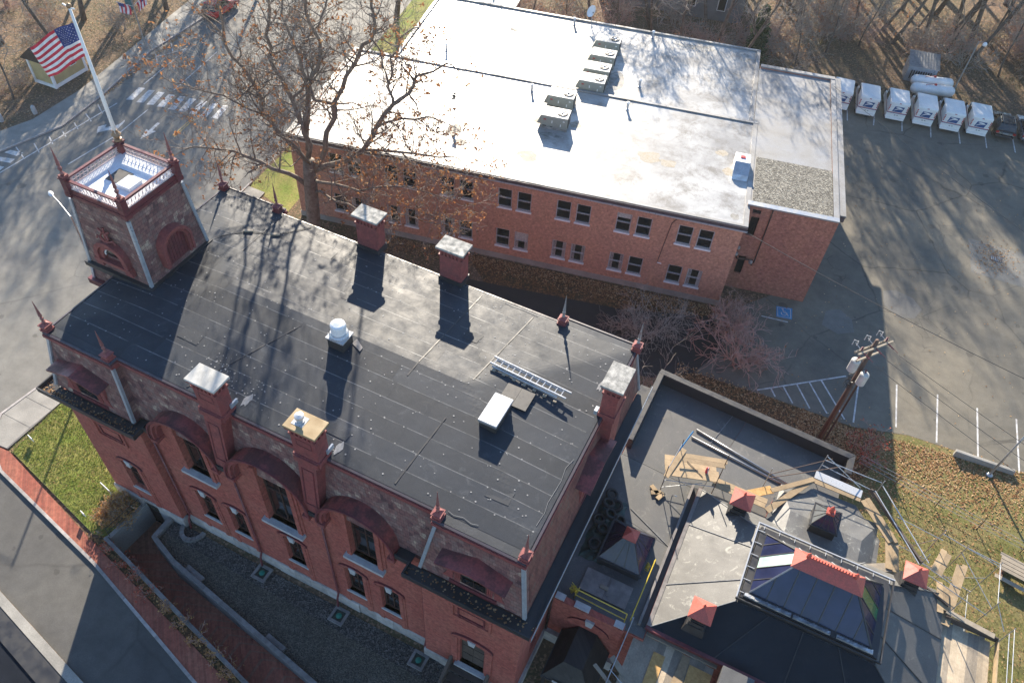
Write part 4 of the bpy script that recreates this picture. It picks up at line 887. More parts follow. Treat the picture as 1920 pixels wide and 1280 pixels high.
# ---- tower
TX, TY = .9, 7.15
tw = MB(); tw.box(TX - 2.15, TX + 2.15, TY - 2.15, TY + 2.15, .0, 13.0); tower = tw.build('tower', 'brick', lib)
MB().box(TX - 2.4, TX + 2.2, TY - 2.4, TY + 2.4, 12.8, 13.15).build('tower_cornice', 'dred', tower)
def half(z): # curved tower slope
    t_ = (z - 13.15) / (18.5 - 13.15); return 2.15 - .38 * (t_ ** .8)
sl_ = MB(); zs = [13.15, 13.8, 14.6, 15.5, 16.5, 17.4, 18.5]
for a, b in zip(zs, zs[1:]):
    ha, hb = half(a), half(b)
    q0 = [(TX - ha, TY - ha, a), (TX + ha, TY - ha, a), (TX + ha, TY + ha, a), (TX - ha, TY + ha, a)]; q1 = [(TX - hb, TY - hb, b), (TX + hb, TY - hb, b), (TX + hb, TY + hb, b), (TX - hb, TY + hb, b)]
    for k in range(4): sl_.face([q0[k], q0[(k + 1) % 4], q1[(k + 1) % 4], q1[k]])
sl_.build('tower_slope', 'slate', tower)
for sx, sy in ((-1, -1), (1, -1), (1, 1), (-1, 1)): MB().tube([(TX + sx * half(z), TY + sy * half(z), z) for z in zs[:-1] + [18.2]], .11, 4).build('corner_flashing', 'zinc', tower)
MB().prism([(TX - 2.25, TY - 2.25), (TX + 2.25, TY - 2.25), (TX + 2.25, TY + 2.25), (TX - 2.25, TY + 2.25)], ZR + .02, ZR + .3).build('base_flashing', 'black', tower)
MB().box(TX - 1.82, TX + 1.82, TY - 1.82, TY + 1.82, 18.33, 18.5).build('tower_moulding', 'dred', tower)
MB().box(TX - 1.78, TX + 1.78, TY - 1.78, TY + 1.78, 18.501, 18.75).build('tower_fascia', 'dred', tower)
MB().box(TX - 1.72, TX + 1.72, TY - 1.72, TY + 1.72, 18.5, 18.77).build('platform', 'whitedeck', tower)
hh = 1.72
rp = MB()
for s_ in (-1, 1):
    rp.box(TX - hh + .18, TX + hh - .18, TY + s_ * hh - .075, TY + s_ * hh + .075, 19.23, 19.32); rp.box(TX + s_ * hh - .075, TX + s_ * hh + .075, TY - hh + .18, TY + hh - .18, 19.231, 19.321)
rp.build('top_rail', 'dred', tower)
for s_, ax in ((-1, 'x'), (1, 'x'), (-1, 'y'), (1, 'y')):
    m_ = MB(); n_ = 13
    def P(t_, z_): return (TX - hh + .22 + t_ * (2 * hh - .44), TY + s_ * hh, z_) if ax == 'x' else (TX + s_ * hh, TY - hh + .22 + t_ * (2 * hh - .44), z_)
    for k in range(n_):
        a, b = k / n_, (k + 1) / n_; c_ = (a + b) / 2
        m_.tube([P(a, 18.81), P(c_, 19.01), P(a, 19.19)], .014, 4); m_.tube([P(b, 18.81), P(c_, 19.01), P(b, 19.19)], .014, 4)
        m_.tube([P(c_, 18.79), P(c_, 19.22)], .013, 4); m_.tube([P(a, 19.01), P(b, 19.01)], .012, 4)
    m_.tube([P(0, 18.8), P(1, 18.8)], .02, 4); m_.tube([P(0, 19.17), P(1, 19.17)], .02, 4)
    m_.build('railing_lattice', 'iron', tower)
for sx, sy in ((-1, -1), (1, -1), (1, 1), (-1, 1)):
    x, y = TX + sx * hh, TY + sy * hh; p_ = MB(); p_.box(x - .165, x + .165, y - .165, y + .165, 18.35, 19.35); p_.box(x - .21, x + .21, y - .21, y + .21, 19.35, 19.43); p_.box(x - .185, x + .185, y - .185, y + .185, 18.35, 18.6)
    po = p_.build('corner_post', 'dred', tower)
    if (sx, sy) != (-1, 1):
        MB().box(x - .16, x + .16, y - .16, y + .16, 19.43, 19.55).build('post_cap', 'red', tower)
        MB().lathe([(.08, 0), (.12, .08), (.045, .2), (.09, .3), (.11, .38), (.045, .48), (.085, .56), (.04, 1.1), (.01, 1.5)], (x, y, 19.55), 6).build('spike', 'fin', tower)
# hatch and mat on the tower platform
MB().box(TX - .8, TX + .1, TY - .35, TY + .6, 18.77, 18.79).build('rubber_mat', 'black', tower)
MB().box(TX + .12, TX + .95, TY - .55, TY + .3, 18.77, 18.95).build('hatch', 'whitedeck', tower, bevel=.02)
# arched door dormer on the right face
def xring(cy, cz, ro, ri, x0, x1, mat, name, n=22, stilt=0.0):
    m_ = MB().ringy(0, cz, ro, ri, 0, 1, n=n, stilt=stilt); m_.v = [(x0 + (x1 - x0) * y, cy + x, z) for x, y, z in m_.v]; return m_.build(name, mat, tower)
xring(TY + .0, 15.7, 1.0, .86, TX + 1.5, TX + 2.4, 'red', 'arched_hood', stilt=.9); xring(TY, 15.7, .858, .70, TX + 1.5, TX + 2.3, 'red', 'arch_moulding', stilt=1.0)
m_ = MB(); pts = [(TY - .7, 14.65), (TY + .7, 14.65), (TY + .7, 15.7)] + [(TY + .7 * math.cos(math.pi * k / 12), 15.7 + .7 * math.sin(math.pi * k / 12)) for k in range(1, 12)] + [(TY - .7, 15.7)]
m_.prismx(pts, TX + 1.5, TX + 2.12); m_.build('arched_door', 'dred', tower)
for k in range(7): MB().box(TX + 2.12, TX + 2.135, TY - .66 + k * .19, TY - .5 + k * .19, 14.7, 15.7 + math.sqrt(max(.01, .49 - (abs(-.58 + k * .19)) ** 2)) - .1).build('door_board', 'dred', tower)
# half-moon window dormer on the front face
MB().ringy(TX, 15.35, 1.05, .80, TY - 2.28, TY - 1.4, n=24, stilt=.25).build('lunette_hood', 'red', tower)
MB().ringy(TX, 15.35, .798, .55, TY - 2.16, TY - 1.5, n=24, stilt=.2).build('lunette_moulding', 'red', tower)
MB().prismy([(TX - .55, 15.35)] + [(TX - .55 * math.cos(math.pi * k / 12), 15.35 + .55 * math.sin(math.pi * k / 12)) for k in range(1, 12)] + [(TX + .55, 15.35)], TY - 2.02, TY - 1.6).build('lunette_pane', 'glass', tower)
MB().ringy(TX, 15.35, .56, .48, TY - 2.08, TY - 2.03, n=20).build('lunette_frame', 'white', tower)
MB().box(TX - 1.15, TX + 1.15, TY - 2.3, TY - 1.7, 14.95, 15.13).build('lunette_sill', 'red', tower)
for s_ in (-1, 1): MB().box(TX + s_ * .95 - .22, TX + s_ * .95 + .22, TY - 2.25, TY - 1.7, 14.65, 14.95).build('bracket', 'red', tower)
orn = MB()
for s_ in (-1, 1):
    orn.tube([(TX, TY - 2.1, 16.35), (TX + s_ * .25, TY - 2.12, 16.7), (TX + s_ * .12, TY - 2.05, 16.95), (TX + s_ * .35, TY - 2.03, 17.1)], .06, 5); orn.tube([(TX + s_ * .1, TY - 2.12, 16.45), (TX + s_ * .5, TY - 2.1, 16.65), (TX + s_ * .6, TY - 2.08, 16.45)], .05, 5)
orn.tube([(TX, TY - 2.1, 16.35), (TX, TY - 2.0, 17.25)], .06, 5); orn.build('crest_ornament', 'red', tower)

# ---- flagpole and flag
FP = (TX - hh, TY + hh)
fp = thing('flagpole', 'tall white flagpole on the corner post of the library tower', 'flagpole', (FP[0], FP[1], 19.43))
MB().lathe([(.2, 0), (.2, .12), (.12, .16), (.24, .35), (.12, .52), (.14, .6)], (*FP, 19.43), 10).build('pole_base', 'brass', fp, smooth=False)
MB().tube([(*FP, 19.9), (*FP, 22.5), (*FP, 26.1)], [.105, .09, .06], 10).build('pole', 'white', fp, smooth=True)
MB().lathe([(.02, 0), (.09, .04), (.12, .12), (.09, .2), (.02, .24)], (*FP, 26.1), 10).build('ball', 'brass', fp, smooth=True)
MB().tube([(FP[0] - .5, FP[1] + .1, 26.15), (FP[0], FP[1], 26.12), (FP[0] + .35, FP[1] - .05, 26.2)], .035, 6).build('truck_arm', 'white', fp)
MB().tube([(FP[0] + .1, FP[1] - .1, 26.0), (FP[0] + .12, FP[1] - .12, 22), (FP[0] + .1, FP[1] - .1, 19.7)], .01, 4).build('halyard', 'white', fp)
NX, NZ = 26, 26; fa = R(203); wx, wy = math.cos(fa), math.sin(fa)
def FV(u_, v_):    # u along fly 0..1, v down 0..1
    s_ = u_ * 2.55; z = 25.45 - 1.62 * v_ - 1.25 * u_ ** 1.15 + .06 * math.sin(5 * u_ + 2 * v_)
    wv = .20 * math.sin(u_ * 8.5 + v_ * 1.6) * u_ ** .5 + .06 * math.sin(u_ * 17 - v_ * 3)
    d_ = s_ * .93 - .22 * v_ * u_
    return (FP[0] + .1 * wx + wx * d_ - wy * wv, FP[1] + .1 * wy + wy * d_ + wx * wv, z)
fl = MB(); i0 = 0
for j in range(NZ + 1):
    for i in range(NX + 1): fl.v.append(FV(i / NX, j / NZ))
for j in range(NZ):
    for i in range(NX):
        a = j * (NX + 1) + i; fl.f.append((a, a + 1, a + NX + 2, a + NX + 1)); st_ = j // 2
        fl.m.append(2 if (i < NX * .4 and st_ < 7) else (0 if st_ % 2 == 0 else 1))
for r_ in range(9):
    for c_ in range(6 if r_ % 2 == 0 else 5):
        u_ = .4 * (c_ * 2 + (1 if r_ % 2 == 0 else 2)) / 12; v_ = (7 / 13) * (r_ + 1) / 10
        for off in (.012, -.012):
            P_ = []
            for k in range(10):
                rr = .016 if k % 2 == 0 else .007; a = R(36 * k)
                q = Vector(FV(u_ + rr * math.cos(a) * .6, v_ + rr * math.sin(a))); nrm = Vector((-wy, wx, 0)); P_.append(tuple(q + nrm * off))
            fl.face(P_, 1)
flag = top(fl, 'flag', ['flagred', 'flagwhite', 'flagblue'], 'large waving flag with red and white stripes and starred blue canton', 'flag', smooth=False)

# ---- loose things on the library roof
fan = thing('roof_fan', 'round white metal exhaust fan on black curb on the library roof', 'exhaust fan', (13.45, 6.35, 14.45))
MB().box(12.98, 13.86, 5.95, 6.75, 14.4, 15.02).build('curb', 'black', fan, bevel=.02)
MB().box(12.93, 13.91, 5.9, 6.8, 15.02, 15.1).build('base_plate', 'alu', fan)
MB().lathe([(.46, 0), (.47, .12), (.40, .2), (.40, .24)], (13.42, 6.35, 15.1), 28).build('lower_ring', 'alu', fan, smooth=False)
MB().lathe([(.36, 0), (.37, .42), (.35, .5), (.28, .54), (.05, .56)], (13.42, 6.35, 15.34), 28).build('drum', 'white', fan, smooth=False)
MB().prism([(13.9, 6.6), (14.5, 6.35), (14.5, 6.6), (13.95, 6.95)], 14.5, 14.53).build('flashing_flap', 'ply_grey', fan)
ht = thing('roof_hatch', 'rectangular silver roof hatch on black curb beside the ladder', 'roof hatch', (21.8, 6.0, 14.3))
MB().box(21.42, 22.24, 5.3, 6.9, 14.25, 14.82).build('curb', 'black', ht)
MB().box(21.37, 22.29, 5.24, 6.96, 14.82, 14.92).build('lid', 'alu', ht, bevel=.02)
MB().box(21.4, 22.26, 5.28, 6.92, 14.68, 14.78).build('skirt', 'galv', ht)
mt = thing('walkway_mat', 'dark rubber walkway mat between roof hatch and ladder', 'mat', (22.1, 7.5, 14.45))
for x_ in (21.5, 22.2): MB().box(x_, x_ + .69, 6.98, 8.1, hip(22, 7.5) + .05, hip(22, 7.5) + .085).build('mat_panel', 'black', mt)
la = Vector((20.25, 8.62, 14.62)); lb = Vector((24.25, 8.42, 14.52)); ld = (lb - la).normalized(); ln = Vector((-ld.y, ld.x, 0))
lad = thing('ladder', 'aluminium extension ladder lying across the library roof', 'ladder', (22.2, 8.4, 14.5))
for off, a0, a1 in ((.0, 0, 1), (.42, 0, 1.02), (-.1, .04, .9), (.34, .05, .92)):
    zz = 0 if off in (.0, .42) else -.09
    p, q = la + (lb - la) * a0 + ln * off, la + (lb - la) * a1 + ln * off
    MB().hexa([(p.x, p.y, p.z + zz - .05), (q.x, q.y, q.z + zz - .05), (q.x + ln.x * .05, q.y + ln.y * .05, q.z + zz - .05), (p.x + ln.x * .05, p.y + ln.y * .05, p.z + zz - .05), (p.x, p.y, p.z + zz + .05), (q.x, q.y, q.z + zz + .05), (q.x + ln.x * .05, q.y + ln.y * .05, q.z + zz + .05), (p.x + ln.x * .05, p.y + ln.y * .05, p.z + zz + .05)]).build('rail', 'alu', lad)
for k in range(12):
    p = la + (lb - la) * (.05 + k * .08); MB().tube([tuple(p + ln * .03), tuple(p + ln * .44)], .028, 6).build('rung', 'alu', lad)
for k in range(7):
    p = la + (lb - la) * (.08 + k * .135); 
    top(MB().obox((p.x + ln.x * -.18, p.y + ln.y * -.18, hip(p.x, p.y) + .04), .16, .12, .07, .05), 'ladder_block', 'wood_old', 'small pale wooden block under the aluminium roof ladder', 'block', 'blocks under the roof ladder')
for k, (x, y) in enumerate(((4.3, 10.9), (5.7, 11.4))):
    top(MB().obox((x, y, hip(x, y) + .04), .5, .16, .1, .5), 'roof_block', 'wood_old', ('short pale block holding down the roof cable nearest the tower', 'short pale block holding down the roof cable near the oak limbs')[k], 'block')
top(MB().tube([(3.1, 9.6, ZR + .3), (4.3, 10.9, hip(4.3, 10.9) + .06), (5.7, 11.4, hip(5.7, 11.4) + .06), (6.9, 13.0, hip(6.9, 13) + .05)], .018, 4), 'roof_cable', 'black', 'thin black cable crossing the library roof from the tower', 'cable')
# drain basins at the foot of the downspouts
for k, (x, y) in enumerate(((10.85, -.35), (16.1, -.42), (21.2, -.5))):
    t_ = thing('drain_basin', ('square granite drain basin under the leftmost square-framed downspout', 'square granite drain basin under the middle arched dormer downspout', 'square granite drain basin beside the timber entrance steps')[k], 'drain basin', (x, y, 0), group='drain basins along the library wall')
    for q in ((-.45, .45, -.45, -.3), (-.45, .45, .3, .45), (-.45, -.3, -.3, .3), (.3, .45, -.3, .3)): MB().box(x + q[0], x + q[1], y + q[2], y + q[3], .05, .17).build('rim_stone', 'wallstone', t_)
    MB().box(x - .3, x + .3, y - .3, y + .3, .05, .075).build('basin_floor', 'tarp', t_)
    MB().lathe([(.16, 0), (.17, .05), (.05, .08)], (x, y, .075), 10).build('grate', M('verdigris_%d' % k, (.02, .2, .14), None, 4, .6), t_)
t_ = thing('round_basin', 'curved stone drain basin at the foot of the dark brick pilaster', 'drain basin', (5.7, -.45, 0))
for k in range(9):
    a0 = R(180 + k * 20); a1 = R(180 + (k + 1) * 20 - 1.5)
    MB().prism([(5.7 + .8 * math.cos(a0), .1 + .95 * math.sin(a0)), (5.7 + .8 * math.cos(a1), .1 + .95 * math.sin(a1)), (5.7 + .58 * math.cos(a1), .1 + .7 * math.sin(a1)), (5.7 + .58 * math.cos(a0), .1 + .7 * math.sin(a0))], .05, .27).build('rim_stone', 'wallstone', t_)
# ================================================================ ANNEX AND GALLERY (low wing on the right)
ZF = 4.1
ann = thing('annex_building', 'low flat-roofed annex with dark grey membrane and raised parapet behind the library', 'building', (32, 17, 0))
MB().prism([(26.52, 4.3), (31.5, 4.3), (31.5, 14), (38.6, 14), (38.85, 19.95), (26.7, 20.7), (26.56, 14)], 0.0, ZF - .06).build('wall', 'brick', ann)
for poly in ([(26.56, 4.36), (31.45, 4.36), (31.45, 9.6), (26.56, 10.6)], [(26.56, 10.62), (31.45, 9.62), (31.45, 13.9), (26.56, 14.2)], [(26.58, 14.22), (31.5, 13.92), (32.6, 20.2), (26.7, 20.6)], [(31.52, 13.9), (38.75, 13.9), (38.8, 19.9), (32.62, 20.2)]):
    MB().prism(poly, ZF - .06, ZF + rnd.uniform(0, .012)).build('membrane_sheet', 'membrane2', ann)
for q in ([(26.6, 20.45), (38.6, 19.7), (38.95, 20.05), (26.65, 20.82)], [(26.6, 14.8), (26.92, 14.8), (26.92, 20.41), (26.6, 20.43)], [(38.62, 18.6), (38.95, 18.6), (38.95, 20.02), (38.62, 19.68)]):
    p_ = MB().prism(q, ZF, ZF + .82).build('parapet', 'black', ann)
    MB().prism([(x + (-.04 if x < 33 else .04), y + (.04 if y > 19.8 else 0)) for x, y in q], ZF + .82, ZF + .88).build('coping', T['black'], p_)
for k, (x, y) in enumerate(((29.6, 19.2), (28.4, 18.9))): MB().box(x, x + .6, y, y + .35, ZF + .01, ZF + .02).build('membrane_patch', 'membrane2', ann)
MB().tube([(31.0, 17.2, ZF + .03), (31.7, 20.1, ZF + .03)], .018, 4).build('sheet_seam', 'dot', ann); MB().tube([(28.3, 11.0, ZF + .03), (31.3, 9.6, ZF + .03)], .018, 4).build('sheet_seam', 'dot', ann)
for dy in (0, .55):
    top(MB().tube([(30.0 - dy * .2, 18.0 - dy * 1.2, ZF + .08), (36.1, 16.75 - dy * .3, ZF + .08)], .055, 8), 'roof_pipe', 'galv', ('long grey pipe lying on the annex roof nearest the parapet', 'long grey pipe lying on the annex roof nearest the plank platform')[dy > 0], 'pipe', smooth=True)
# brick front wall of the link with blind arch
lw_ = thing('link_wall', 'brick link wall with arched hood mould and pale keystone beside the library corner', 'wall', (28.5, 4.0, 0))
MB().box(26.62, 30.45, 3.95, 4.3, 0, 4.7).build('brickwork', 'brick', lw_)
for x0, x1 in ((26.7, 27.2), (27.75, 28.55), (29.9, 30.4)): MB().box(x0, x1, 4.0, 4.34, 4.7, 4.8).build('coping_stone', 'sill', lw_)
zz = [(28.75 + 1.15 * math.cos(math.pi - math.pi * k / 10), 3.2 + .75 * math.sin(math.pi * k / 10)) for k in range(11)]
MB().prismy([(a, b + .03) for a, b in zz] + [(a, b - .03) for a, b in reversed(zz)], 3.88, 3.96).build('hood_mould', 'dred', lw_)
MB().prismy([(28.6, 3.6), (28.92, 3.6), (29.0, 4.15), (28.52, 4.15)], 3.82, 3.96).build('keystone', 'sill', lw_)
MB().box(26.6, 27.5, 3.7, 3.96, 0, 1.0).build('base_stone', 'stone', lw_); MB().box(29.7, 30.5, 3.7, 3.96, 0, 1.0).build('base_stone', 'stone', lw_)
pr = thing('entry_porch', 'small dark shingled porch roof below the brick link wall', 'porch', (28.8, 2.5, 0))
ps = MB(); ps.hexa([(27.5, 1.2, 1.9), (30.15, 1.2, 1.9), (30.15, 3.8, 1.9), (27.5, 3.8, 1.9), (28.3, 1.9, 3.0), (29.3, 1.9, 3.0), (29.3, 3.93, 3.0), (28.3, 3.93, 3.0)]); ps.build('roof', 'shingle', pr)
MB().box(27.45, 30.2, 1.15, 3.85, 1.72, 1.9).build('fascia', 'black', pr); MB().box(28.1, 28.65, 1.1, 1.16, 1.95, 2.05).build('light_panel', 'curtain', pr)
for x_ in (27.6, 30.05): MB().box(x_ - .08, x_ + .08, 1.25, 1.41, 0, 1.72).build('post', 'black', pr)

gal = thing('gallery_building', 'octagonal-ended gallery with hipped grey membrane roof and large glass skylight', 'building', (38.25, 9.3, 0))
OCT = [(35.25, 13.6), (35.35, 15.25), (37.0, 16.8), (39.6, 16.82), (41.2, 15.2), (41.25, 13.6)]
MB().box(31.7, 44.8, 5.05, 13.6, 0, 4.42).build('wall', 'brick', gal); MB().prism([(x, y - (.12 if y > 14 else 0)) for x, y in OCT], 0, 4.62).build('apse_wall', 'brick', gal)
E0 = (31.55, 44.95, 4.9, 13.8); E1 = (34.85, 41.65, 7.35, 11.85); zA, zB = 4.48, 6.05
fr_ = MB(); fr_.frustum(E0, E1, zA - .05, zB - .05); fr_.build('roof_core', 'membrane3', gal)
def lerp3(a, b, t): return tuple(a[i] + (b[i] - a[i]) * t for i in range(3))
def slope(b0, b1, t0, t1, cuts, mat, lift=.02):
    for u0, u1 in zip(cuts, cuts[1:]):
        P = [lerp3(b0, b1, u0 + .002), lerp3(b0, b1, u1 - .002), lerp3(t0, t1, u1 - .002), lerp3(t0, t1, u0 + .002)]
        l_ = rnd.uniform(0, .012); MB().hexa([(x, y, z - .03) for x, y, z in P] + [(x, y, z + lift + l_) for x, y, z in P]).build('roof_sheet', mat, gal)
        a, b = P[1], P[2]; MB().tube([(a[0], a[1], a[2] + lift + .02), (b[0], b[1], b[2] + lift + .02)], .03, 4).build('sheet_seam', 'dot' if mat == 'membrane3' else 'black', gal)
c0 = [(E0[0], E0[2], zA), (E0[1], E0[2], zA), (E0[1], E0[3], zA), (E0[0], E0[3], zA)]; c1 = [(E1[0], E1[2], zB), (E1[1], E1[2], zB), (E1[1], E1[3], zB), (E1[0], E1[3], zB)]
slope(c0[3], c0[0], c1[3], c1[0], [0, .28, .72, 1], 'membrane3'); slope(c0[0], c0[1], c1[0], c1[1], [0, .25, .5, .75, 1], 'membrane_shade'); slope(c0[1], c0[2], c1[1], c1[2], [0, .35, .7, 1], 'membrane2'); slope(c0[2], c0[3], c1[2], c1[3], [0, .3, .7, 1], 'membrane3')
MB().prism(OCT, 4.62, 4.72).build('apse_roof', 'membrane3', gal)
MB().frustum((35.5, 41.0, 12.6, 16.2), (36.3, 40.2, 12.6, 14.4), 4.72, 5.15).build('apse_rise', 'membrane3', gal)
for q in ((31.35, 31.55, 4.75, 13.9), (31.55, 45.1, 4.72, 4.9)): MB().box(*q, 4.3, 4.5).build('eave_gutter', 'dred', gal)
MB().box(30.95, 31.08, 4.9, 14.0, ZF, ZF + .3).build('valley_gutter', 'ply_grey', gal); MB().box(31.08, 31.35, 4.9, 14.0, ZF, ZF + .06).build('valley_floor', 'black', gal)
MB().box(31.36, 31.56, 4.92, 13.85, 4.505, 4.54).build('brick_edge', 'ply_grey', gal)
# big skylight
sk = MB().box(34.95, 41.55, 7.45, 11.75, 5.9, 6.5).build('skylight', 'black', gal)
rim = MB()
for q in ((34.75, 41.75, 7.28, 7.34), (34.75, 41.75, 11.88, 11.94), (34.75, 34.81, 7.34, 11.88), (41.69, 41.75, 7.34, 11.88)): rim.box(*q, 6.42, 6.56)
rim.m = [0] * 6 + [1] * 6 + [1] * 6 + [0] * 6; rim.build('rim', ['black', 'alu'], sk)
for k in range(9):
    x_ = 35.1 + k * .8; MB().tube([(x_, 11.6, 6.55), (x_, 11.9, 6.52)], .018, 5).build('rim_bracket', 'alu', sk)
for k in range(6):
    y_ = 7.7 + k * .75; MB().tube([(34.78, y_, 6.52), (35.2, y_, 6.55)], .018, 5).build('rim_bracket', 'alu', sk)
def pane_slope(n, x0, x1, u0, u1, f3, specials={}, mats='skyglass', barmat='black'):
    """trapezoid of glass: bottom x0..x1, top u0..u1; f3(x, v) gives the 3D point"""
    def vt(x):
        if x < u0: return max(0.0, (x - x0) / (u0 - x0))
        if x > u1: return max(0.0, (x1 - x) / (x1 - u1))
        return 1.0
    for k in range(n):
        a = x0 + (x1 - x0) * k / n; b = x0 + (x1 - x0) * (k + 1) / n; P = [(a, 0), (b, 0)]
        if vt(b) > .001: P.append((b, vt(b)))
        for u_ in sorted((u0, u1), reverse=True):
            if a < u_ < b: P.append((u_, 1.0))
        if vt(a) > .001: P.append((a, vt(a)))
        MB().face([f3(*p) for p in P]).build('pane', specials.get(k, mats), sk)
        if k: MB().tube([f3(a, 0), f3(a, vt(a))], .035, 4).build('glazing_bar', barmat, sk)
B0 = (35.3, 41.2, 7.85, 11.4, 6.55); B1 = (36.75, 39.65, 9.2, 9.95, 8.4)
T['cyanglass'] = glass_mat('reflection_glass', (0.30, 0.42, 0.38), 0.25)  # one pane's bright cyan reflection, painted as a pale base colour
def zl(v): return B0[4] + (B1[4] - B0[4]) * v
pane_slope(7, B0[0], B0[1], B1[0], B1[1], lambda x, v: (x, B0[2] + (B1[2] - B0[2]) * v, zl(v)))
pane_slope(7, B0[0], B0[1], B1[0], B1[1], lambda x, v: (x, B0[3] + (B1[3] - B0[3]) * v, zl(v)), mats='greyglass', barmat='alu')
pane_slope(5, B0[2], B0[3], B1[2], B1[3], lambda y, v: (B0[0] + (B1[0] - B0[0]) * v, y, zl(v)), {2: 'cyanglass'})
pane_slope(5, B0[2], B0[3], B1[2], B1[3], lambda y, v: (B0[1] + (B1[1] - B0[1]) * v, y, zl(v)), {2: 'skyglass_green'})
for cx, cy, ux, uy, mt_ in ((B0[0], B0[2], B1[0], B1[2], 'galv'), (B0[1], B0[2], B1[1], B1[2], 'black'), (B0[0], B0[3], B1[0], B1[3], 'black'), (B0[1], B0[3], B1[1], B1[3], 'black')): MB().tube([(cx, cy, B0[4]), (ux, uy, B1[4])], .05, 5).build('hip_bar', mt_, sk)
MB().prism([(35.05, 7.5), (41.4, 7.5), (41.4, 7.84), (35.05, 7.84)], 6.5, 6.56).build('ledge', 'black', sk)
for (a0, a1) in ((35.1, 37.4), (37.5, 39.3), (39.6, 41.3)):      # crumpled grey membrane pieces along the front ledge
    m_ = MB(); n_ = 14
    for k in range(n_):
        x_ = a0 + (a1 - a0) * k / n_; x2 = a0 + (a1 - a0) * (k + 1) / n_
        m_.hexa([(x_, 7.5, 6.56), (x2, 7.5, 6.56), (x2, 7.72 + rnd.uniform(0, .08), 6.56), (x_, 7.72, 6.56), (x_, 7.52, 6.6 + rnd.uniform(0, .07)), (x2, 7.52, 6.6 + rnd.uniform(0, .07)), (x2, 7.7, 6.6), (x_, 7.7, 6.6)])
    m_.build('loose_flashing', T['galv'], sk)
cap = MB(); cb = (36.5, 39.9, 9.02, 10.12)
cap.hexa([(cb[0], cb[2], 8.36), (cb[1], cb[2], 8.36), (cb[1], cb[3], 8.36), (cb[0], cb[3], 8.36), (37.1, 9.54, 8.86), (39.3, 9.54, 8.86), (39.3, 9.6, 8.86), (37.1, 9.6, 8.86)])
cap.build('ridge_cap', 'ventred', sk)
cr_ = MB(); cr_.box(37.1, 39.3, 9.555, 9.585, 8.86, 8.9)
for k in range(16):
    x_ = 37.15 + k * .14; cr_.lathe([(.05, 0), (.06, .06), (.02, .1), (.045, .14), (.01, .2)], (x_, 9.57, 8.88), 5)
cr_.build('ridge_cresting', 'ventred', sk)
for x_ in (37.08, 39.32): MB().lathe([(.1, 0), (.09, .15), (.12, .2), (.02, .42)], (x_, 9.57, 8.84), 6).build('ridge_finial', 'ventred', sk)
def roof_z(x, y):
    t_ = min((x - E0[0]) / (E1[0] - E0[0]), (E0[1] - x) / (E0[1] - E1[1]), (y - E0[2]) / (E1[2] - E0[2]), (E0[3] - y) / (E0[3] - E1[3])); return zA + (zB - zA) * max(0, min(1, t_))
def vent(cx, cy, label, ztop=6.5, s=1.15):
    t_ = thing('roof_vent', label, 'roof vent', (cx, cy, roof_z(cx, cy)), group='red-capped vents on the gallery roof')
    z0 = roof_z(cx, cy) - .25; h = .46
    MB().frustum((cx - h - .1, cx + h + .1, cy - h - .1, cy + h + .1), (cx - h, cx + h, cy - h, cy + h), z0, z0 + .5).build('base', 'black', t_)
    m_ = MB(); m_.box(cx - h, cx + h, cy - h, cy + h, z0 + .5, z0 + .62); m_.frustum((cx - h * .9, cx + h * .9, cy - h * .9, cy + h * .9), (cx - h * .8, cx + h * .8, cy - h * .8, cy + h * .8), z0 + .62, z0 + .8); m_.box(cx - h * .86, cx + h * .86, cy - h * .86, cy + h * .86, z0 + .8, z0 + .88); m_.box(cx - h * .72, cx + h * .72, cy - h * .72, cy + h * .72, z0 + .88, ztop - .02); m_.build('louvre_box', 'black', t_)
    for k in range(4): MB().box(cx - h * .8, cx + h * .8, cy - h * .8, cy + h * .8, z0 + 1.0 + k * .15, z0 + 1.05 + k * .15).build('louvre', 'black', t_)
    MB().frustum((cx - s / 2, cx + s / 2, cy - s / 2, cy + s / 2), (cx - .03, cx + .03, cy - .03, cy + .03), ztop, ztop + .42).build('cap', 'ventred', t_)
    MB().box(cx - s / 2, cx + s / 2, cy - s / 2, cy + s / 2, ztop - .05, ztop - .003).build('cap_edge', 'ventred', t_)
    MB().lathe([(.06, 0), (.05, .1), (.08, .13), (.01, .34)], (cx, cy, ztop + .4), 6).build('finial', 'ventred', t_)
vent(33.63, 12.87, 'red pyramid-capped roof vent beside the plank platform on the gallery'); vent(33.5, 5.88, 'red pyramid-capped roof vent on the shaded front slope of the gallery'); vent(42.68, 12.8, 'red pyramid-capped roof vent at the lawn side of the gallery')
cu = thing('glass_cupola', 'small glass cupola with tiny red top on the octagonal gallery end', 'cupola', (38.05, 14.35, 4.72))
MB().frustum((37.35, 38.75, 13.6, 15.05), (37.4, 38.7, 13.65, 15.0), 4.9, 5.75).build('curb', 'black', cu); MB().box(37.3, 38.8, 13.55, 15.1, 5.75, 5.85).build('sill', 'black', cu)
bq = [(37.38, 13.63), (38.72, 13.63), (38.72, 15.02), (37.38, 15.02)]; tq = [(37.95, 14.22), (38.17, 14.22), (38.17, 14.45), (37.95, 14.45)]
